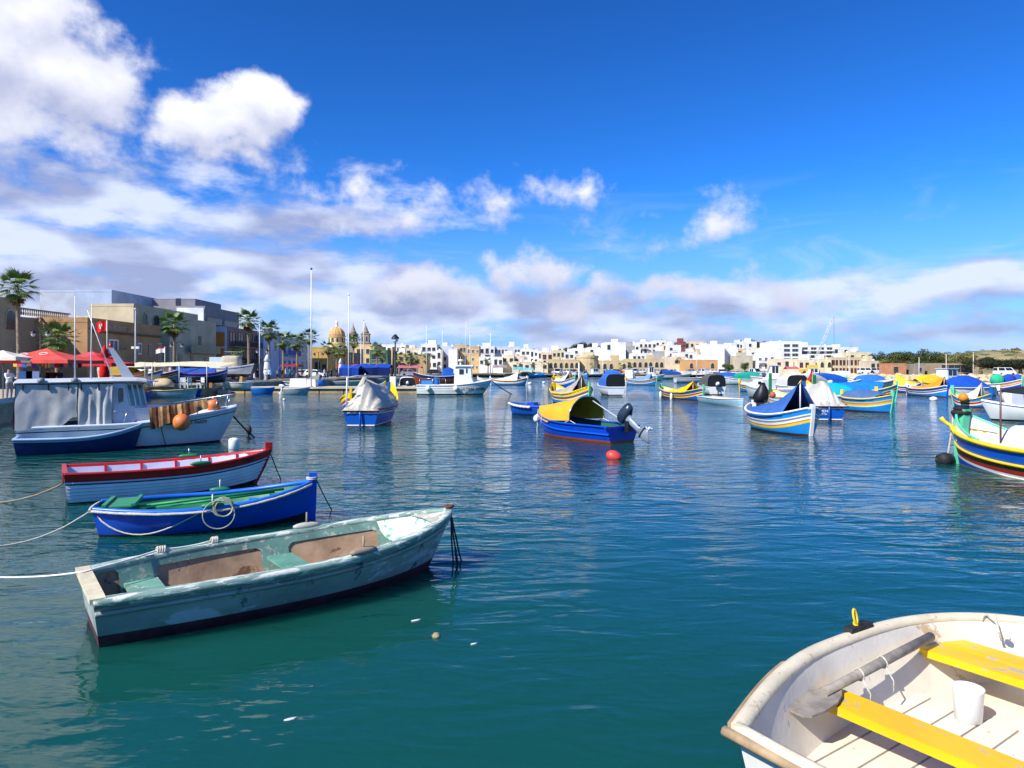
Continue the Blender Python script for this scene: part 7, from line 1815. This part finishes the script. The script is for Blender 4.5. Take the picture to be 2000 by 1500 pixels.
skiff('dark teal skiff with white seat moored by the quay steps', 379, 769, .1, 2.8, 1.4, paint('24566e', .4), OFFW, paint('3d7d86', .5), fb=.55)
skiff('red and blue boat bow just right of the cruiser wheelhouse', 258, 780, 2.6, 3.4, 1.5, BLU, OFFW, RED, fb=.65)
skiff('upright white rowing boat standing on the quay edge', 467, 757.5, .0, 2.9, 1.4, OFFW, paint('cfcabb', .5), WHITE, z0=.62, fb=.55, bow=.62)
skiff('bright blue plastic dinghy floating at the jetty', 515, 769.5, .0, 2.3, 1.25, paint('1668bf', .4), SKYB, paint('2b86dc', .4), fb=.6, bow=.7)
o_, H_ = skiff('white and grey dinghy with small outboard at the jetty', 580, 770, .1, 2.6, 1.3, paint('8fa4ae', .4), OFFW, WHITE, fb=.6, bow=.75); outboard(o_, (-1.35, 0, .55), pi, .2, PLASTIC, .8, PLASTIC)
m = MB(); m.box((0, 0, .28), (1.15, .8, .55), taper=.96); tag(m.build('float_block', PLASTIC, None, (XP(449, 74), 72.6, -.1)), 'white plastic float block against the quay wall', 'float')
m = MB(); m.box((0, 0, .45), (1.9, 1.2, .9), taper=.9); m.box((1.2, 0, .4), (1.4, 1.1, .8), taper=.92); tag(m.build('covered_crate', cloth('e0deda'), None, (XP(584, 75), 75.2, .64)), 'white covered crates on the jetty left of the flagpole', 'crate')
o_, H_ = luzzu('green and yellow luzzu lying beyond the jetty with a grey tent', (XP(588, 92), 92), .05, 6.2, 2.1, stripes(YEL, SKYB, WHITE, WHITE, SKYB, SKYB, SKYB), ('bow', cloth('7c8474'), .9, (.25, .9)), posts=(SKYB, YEL), fb=.8, end=1.2)
skiff('grey decked punt lying beyond the jetty', 668, 752, .05, 7.0, 1.9, paint('b9b9b4', .5), OFFW, OFFW, fb=.6)
m = MB(); m.lathe([(.1, 0), (.6, .05), (.7, .4), (.4, .7), (.05, .75)], 12); tag(m.build('tarp_bundle', cloth('2a63b8'), None, (XP(622, 77), 77, .62)), 'blue sheet bundled on the jetty right of the flagpole', 'bundle')
# outboard-engined white rib under cover at the jetty end, post with white box
o_, H_ = motorboat('white tender under a blue marked cover at the jetty end', (XP(800, 82), 80), radians(100), 4.2, 1.9, kind='open', canvas=cloth('dfe3ea'), fb=.7, h=1.0, engine=True)
m = MB(); m.box((0, 0, .55), (.62, .5, 1.1)); tag(m.build('service_box', PLASTIC, None, (XP(767.5, 75.2), 75.2, .64)), 'white service box at the foot of the jetty lamp post', 'box')
m = MB(); m.tube([(0, 0, 0), (0, 0, 2.7)], .10, 8); tag(m.build('mooring_post', M('dark_timber', '3a322c', .9, var=.3), None, (XP(764, 77), 77, .0)), 'dark timber post beside the jetty lamp', 'post')
m = MB(); m.tube([(0, 0, 0), (0, 0, 5.2)], .16, 8); tag(m.build('timber_post', TAN, None, (XP(766, 120), 120, QZ)), 'thick tan timber post behind the lamp post', 'post')
luzzu('large dark hulled fishing luzzu with blue deckhouse behind the white fishing boat', (XP(862, 118), 118), .08, 9.5, 3.0, stripes(OFFW, NAVY, NAVY, NAVY, NAVY, NAVY, BRN), ('flat', cloth('1d4fa0'), 1.5, (.52, .72)), posts=(BRN, BRN), fb=1.3, end=2.2)
skiff('white and turquoise boat moored left of the white fishing boat', 843, 746, .05, 7.5, 2.4, paint('dfe6e4', .4), OFFW, paint('7fc4ba', .5), fb=.9, bow=1.2)
skiff('light blue skiff beyond the jetty lamp', 765, 745, .0, 6.5, 2.0, paint('6fa3b4', .4), OFFW, OFFW, fb=.7)
skiff('small pale skiff at the foot of the blue tents', 726, 747, .1, 5, 1.8, paint('c2cfd2', .4), OFFW, OFFW, fb=.6)

# ------------------------------------------------------------------ far boats
far = [ # px, waterline py, heading, L, kind, hull, canvas, stripe, label
 (1232, 747, 1.2, 5.6, 'cabin', 'dfe3df', None, GRN, 'white boat with green trim beside the blue hooded boat'), (1268, 743, -.05, 7.2, 'wheelhouse', 'e9e9e6', None, None, 'white cabin boat in front of the long stone house'),
 (1445, 751, 2.9, 6.6, 'open', 'e4e8e8', '1f8f7c', NAVY, 'white boat with a green canvas hood'), (1524, 752, 2.9, 8.6, 'wheelhouse', 'e8e6e4', None, RED, 'white cabin boat with pinkish wheelhouse'),
 (1205, 736, .05, 8.2, 'open', 'dfe6ee', '2f78c4', BLU, 'white boat with a bright blue hood on the far water'), (1228, 733, .2, 7.5, 'open', 'dfe3e8', '2b62bc', None, 'boat with a domed blue hood on the far water'), (1165, 736, .3, 7.0, 'cabin', 'cfe0ea', None, SKYB, 'light blue cabin boat on the far water'),
 (1360, 748, .02, 7.4, 'open', 'd9dde4', None, RED, 'low boat with a red painted side'), (1322, 740, .05, 8.0, 'open', 'e9e4c4', '1f4f9c', YEL, 'yellow and blue boat under a navy hood'), (1290, 737, .6, 6.5, 'open', '4a8fc9', None, None, 'light blue open boat on the far water'),
 (1560, 744, 2.8, 8.4, 'cuddy', 'e6e8ea', None, None, 'white cuddy boat behind the pink wheelhouse boat'), (1588, 741, 2.7, 8.0, 'cabin', 'e3e6e8', None, BLU, 'white cabin boat before the arched house'), (1625, 744, 2.9, 7.5, 'open', 'dfe2e4', 'c9cfd4', None, 'white boat with a grey hood near the breakwater'),
 (1640, 764, .1, 6.2, 'open', '1f5fb4', '1d57ae', None, 'boat wholly under bright blue sheets behind the canvas luzzu'), (1502, 778, 1.9, 5.6, 'cuddy', 'e6e6e2', None, SKYB, 'white cuddy boat behind the blue tented luzzu'), (1545, 770, 1.5, 6.0, 'open', 'e4e2dc', 'd9d6cf', None, 'boat with a rumpled white cover behind the red draped boat'),
 (1598, 768, .6, 6.2, 'open', 'dfe0da', 'd2cec2', GRN, 'boat with a pale tent and green post'), (1862, 757, .3, 7.0, 'cabin', 'd9dde0', None, BLU, 'white cabin boat with blue roof by the breakwater'),
 (1712, 762, .2, 6.0, 'open', 'e6e2d8', None, BRN, 'low open boat lying before the breakwater'), (1690, 752, .0, 6.5, 'cuddy', 'dcdcd8', None, RED, 'old white cuddy boat beneath the breakwater rocks')]
for (px, py, rz, L, kd, hc, cv, st, lab) in far:
    p = WP(px, py); motorboat(lab, (p[0], p[1]+.8), rz, L, hullc=paint(hc, .35), kind=kd, canvas=cloth(cv) if cv else None, stripe=st, fb=.75+.02*L, h=1.05+.03*L, nt=10)
luzzu('white boat under a long royal blue cover near the right edge', (WP(1898, 774)[0], WP(1898, 774)[1]+.8), .05, 6.2, 2.1, [(.10, WHITE), (.16, YEL), (.3, WHITE), (9, WHITE)], ('mid', cloth('1c50b0'), 1.15, (.06, .84)), posts=(None, None), fb=.8, end=.95)
# red and yellow draped stern behind the blue tented luzzu
o_, H_ = luzzu('luzzu draped in red and yellow cloth behind the blue tented one', (XP(1545, 44), 44), radians(100), 5.0, 1.8, stripes(YEL, WHITE, SKYB, YEL, WHITE, WHITE, SKYB), ('stern', cloth('c42a22'), 1.5, (.04, .45)), posts=(GRN, GRN), fb=.8, end=1.2, post_h=1.1)
o_, H_ = luzzu('small yellow bowed luzzu right of the canvas luzzu', (XP(1655, 48), 49), radians(150), 4.6, 1.8, stripes(YEL, SKYB, YEL, TAN, YEL, WHITE, SKYB), ('dome', cloth('14a0c4'), .9, (.3, .9)), posts=(YEL, YEL), fb=.7, end=1.15)
# rows of moored white motorboats along the far quay
ords = 'first second third fourth fifth sixth seventh eighth ninth tenth eleventh twelfth thirteenth fourteenth fifteenth sixteenth seventeenth eighteenth nineteenth twentieth'.split()
k = 0
for (a, b, py, n) in ((1416, 1500, 739, 8), (1090, 1150, 735.5, 4), (1240, 1300, 735, 3), (1340, 1412, 735.5, 5)):
    for i in range(n):
        px = lerp(a, b, i/(n-1)); p = WP(px, py+random.uniform(-.4, .4))
        motorboat('%s boat from the left in the far line of white motorboats' % ords[k], (p[0], p[1]), radians(random.choice((-70, -60, 110, 250))), random.uniform(6.5, 8.5), kind=random.choice(('cuddy', 'cabin', 'cuddy', 'open')), canvas=None, stripe=random.choice((None, BLU, NAVY, RED)), fb=1.0, h=1.2, nt=8, hullc=paint(random.choice(('e6e8ea', 'dfe3e8', 'e9e7e2')), .35)); k += 1
for (px, py, c1, cv, lab) in ((1003, 749, BLU, '17191c', 'boat with a black hood near the small white luzzu'), (1036, 738, SKYB, '2b6f7a', 'small boat with a teal hood by the boathouses'), (1056, 737, SKYB, '6fb4cc', 'light blue boat before the boathouses'), (1020, 741, WHITE, '3a3f48', 'small white boat with a dark hood by the turquoise stall')):
    p = WP(px, py); motorboat(lab, (p[0], p[1]), random.uniform(-.6, .6)+1.2, 5.5, hullc=c1, kind='open', canvas=cloth(cv), fb=.7, h=1.1, nt=8)
luzzu('small white luzzu with orange stripe right of the fishing boat bow', (WP(993, 752)[0], WP(993, 752)[1]), radians(-8), 6.0, 1.9, stripes(WHITE, ORG, YEL, WHITE, WHITE, WHITE, SKYB), ('bow', WHC, 1.2, (.2, .75)), posts=(WHITE, WHITE), fb=.75, end=1.2)
luzzu('white rowing luzzu with yellow stripe beyond the fishing boat bow', (WP(962, 748)[0], WP(962, 748)[1]), radians(5), 5.5, 1.8, stripes(WHITE, WHITE, YEL, WHITE, SKYB, SKYB, SKYB), None, posts=(WHITE, WHITE), fb=.7, end=1.1)
luzzu('sky blue luzzu with a yellow eye band far behind the tented ones', (WP(1139, 738)[0], WP(1139, 738)[1]), radians(-75), 6.5, 2.2, stripes(SKYB, YEL, SKYB, ORG, SKYB, SKYB, SKYB), ('bow', cloth('3f9ecf'), 1.4, (.2, .8)), posts=(SKYB, SKYB), fb=1.0, end=1.5)

for (px, py, hd_, L_, tk, tc_, sc, lab) in ((1700, 757, -10, 5.6, 'dome', '2f6fb8', (WHITE, SKYB, WHITE, RED, WHITE, WHITE, BLU), 'luzzu with a mid blue cover left of the yellow tarpaulin one'), (1480, 765, -60, 5.4, 'bow', 'd9d5c9', (YEL, SKYB, YEL, BRN, YEL, YEL, SKYB), 'luzzu with a cream tent left of the red draped boat'), (1615, 751, -20, 6.0, 'bow', 'b9c4c0', (MINT, WHITE, YEL, WHITE, SKYB, SKYB, BLU), 'mint railed luzzu with a pale tent below the crane'),
        (1575, 757, 200, 5.6, 'mid', 'e2e0d8', (YEL, WHITE, RED, WHITE, WHITE, WHITE, BLU), 'luzzu under a low white sheet behind the pale tents'), (1420, 742, 10, 6.4, 'flat', '2a5fae', (WHITE, WHITE, BLU, WHITE, WHITE, WHITE, WHITE), 'white boat under a flat blue sheet before the far cars'), (1668, 748, 170, 6.0, 'stern', 'c9c2b0', (BLU, WHITE, YEL, BLU, BLU, BLU, SKYB), 'blue luzzu with a buff tent under the leaning mast'), (1815, 759, 5, 5.6, 'dome', 'e8b52a', (BLU, YEL, WHITE, BLU, BLU, BLU, BLU), 'blue luzzu with a yellow rolled cover near the breakwater'), (1252, 752, -35, 5.4, 'bow', '6f8fb4', (YEL, SKYB, YEL, BRN, WHITE, WHITE, SKYB), 'luzzu with a grey blue tent left of the yellow sheeted one'), (1100, 744, -70, 6.0, 'bow', '9a9488', (YEL, BLU, YEL, RED, WHITE, WHITE, BLU), 'far luzzu with a brown grey tent left of the white tented one')):
    p = WP(px, py); luzzu(lab, (p[0], p[1]), radians(hd_), L_, 1.9, stripes(*sc), (tk, cloth(tc_), 1.05, (.15, .82)), posts=(MINT, YEL), fb=.75, end=1.2, nt=14)
# ------------------------------------------------------------------ buoys and flotsam
def buoy(label, px, py, r, mat, sq=1., name='buoy', sx=1.):
    p = WP(px, py); m = MB(); m.lathe([(0.001, -r*sq)]+[(r*sin(a), -r*sq*cos(a)) for a in [pi*k/10 for k in range(1, 10)]]+[(.001, r*sq)], 14, caps=False)
    o = m.build(name, mat, None, (p[0], p[1], r*.35)); o.scale = (sx, 1, 1); return tag(o, label, 'buoy')
o_ = buoy('red pear shaped buoy in front of the canopied boat', 1199, 896, .19, paint('d8453c', .45), .9, sx=1.25); o_.rotation_euler = (0, .4, 0)
m = MB(); m.lathe([(.13, -.1), (.17, -.08), (.17, .26), (.15, .32), (.06, .35)], 14); tag(m.build('container_float', PLASTIC, None, WP(457, 876)), 'white plastic container floating beside the red and white boat', 'float')
for (px, py, r, lab) in ((1035, 750, .35, 'white mooring buoy left of the white tented luzzu'), (1062, 748, .3, 'small white buoy nearer the white tented luzzu'), (1081, 757, .35, 'white buoy under the white tented luzzu stern'), (555, 781, .12, 'tiny white float in front of the jetty'), (1823, 782, .3, 'flat white float before the orange tented luzzu')):
    buoy(lab, px, py, r, PLASTIC, .7)
for (px, py, s, lab) in ((813, 1212, .055, 'pale leaf floating beside the pale green boat'), (926, 1258, .035, 'small white scrap floating on the open water'), (568, 1405, .05, 'faint pale scrap floating near the bottom edge')):
    p = WP(px, py); m = MB(); m.loft([[(s*u, s*.4*w*cos(a), .006*sin(a)) for a in [2*pi*k/6 for k in range(6)]] for (u, w) in ((-1, .1), (-.4, .9), (.3, 1), (1, .1))], 0, True); tag(m.build('flotsam', M('pale_scrap', 'cfd6d6', .5), None, (p[0], p[1], .004), .5), lab, 'flotsam')
p = WP(852, 1244); m = MB(); m.lathe([(.001, -.03), (.04, -.015), (.045, .005), (.02, .03), (.001, .035)], 9); tag(m.build('cork_float', M('cork', '9b8f6a', .8, var=.4, vscale=20), None, (p[0], p[1], .01)), 'brown cork float on the water below the green bow', 'float')
# dark weed clump on the cruiser's chain
p = WP(486, 850); m = MB(); m.lathe([(.02, -.15), (.10, -.05), (.12, .1), (.05, .25)], 8); tag(m.build('weed_clump', ROPED, None, (p[0], p[1], .15)), 'dark weed clump on the cruiser bow chain', 'weed')
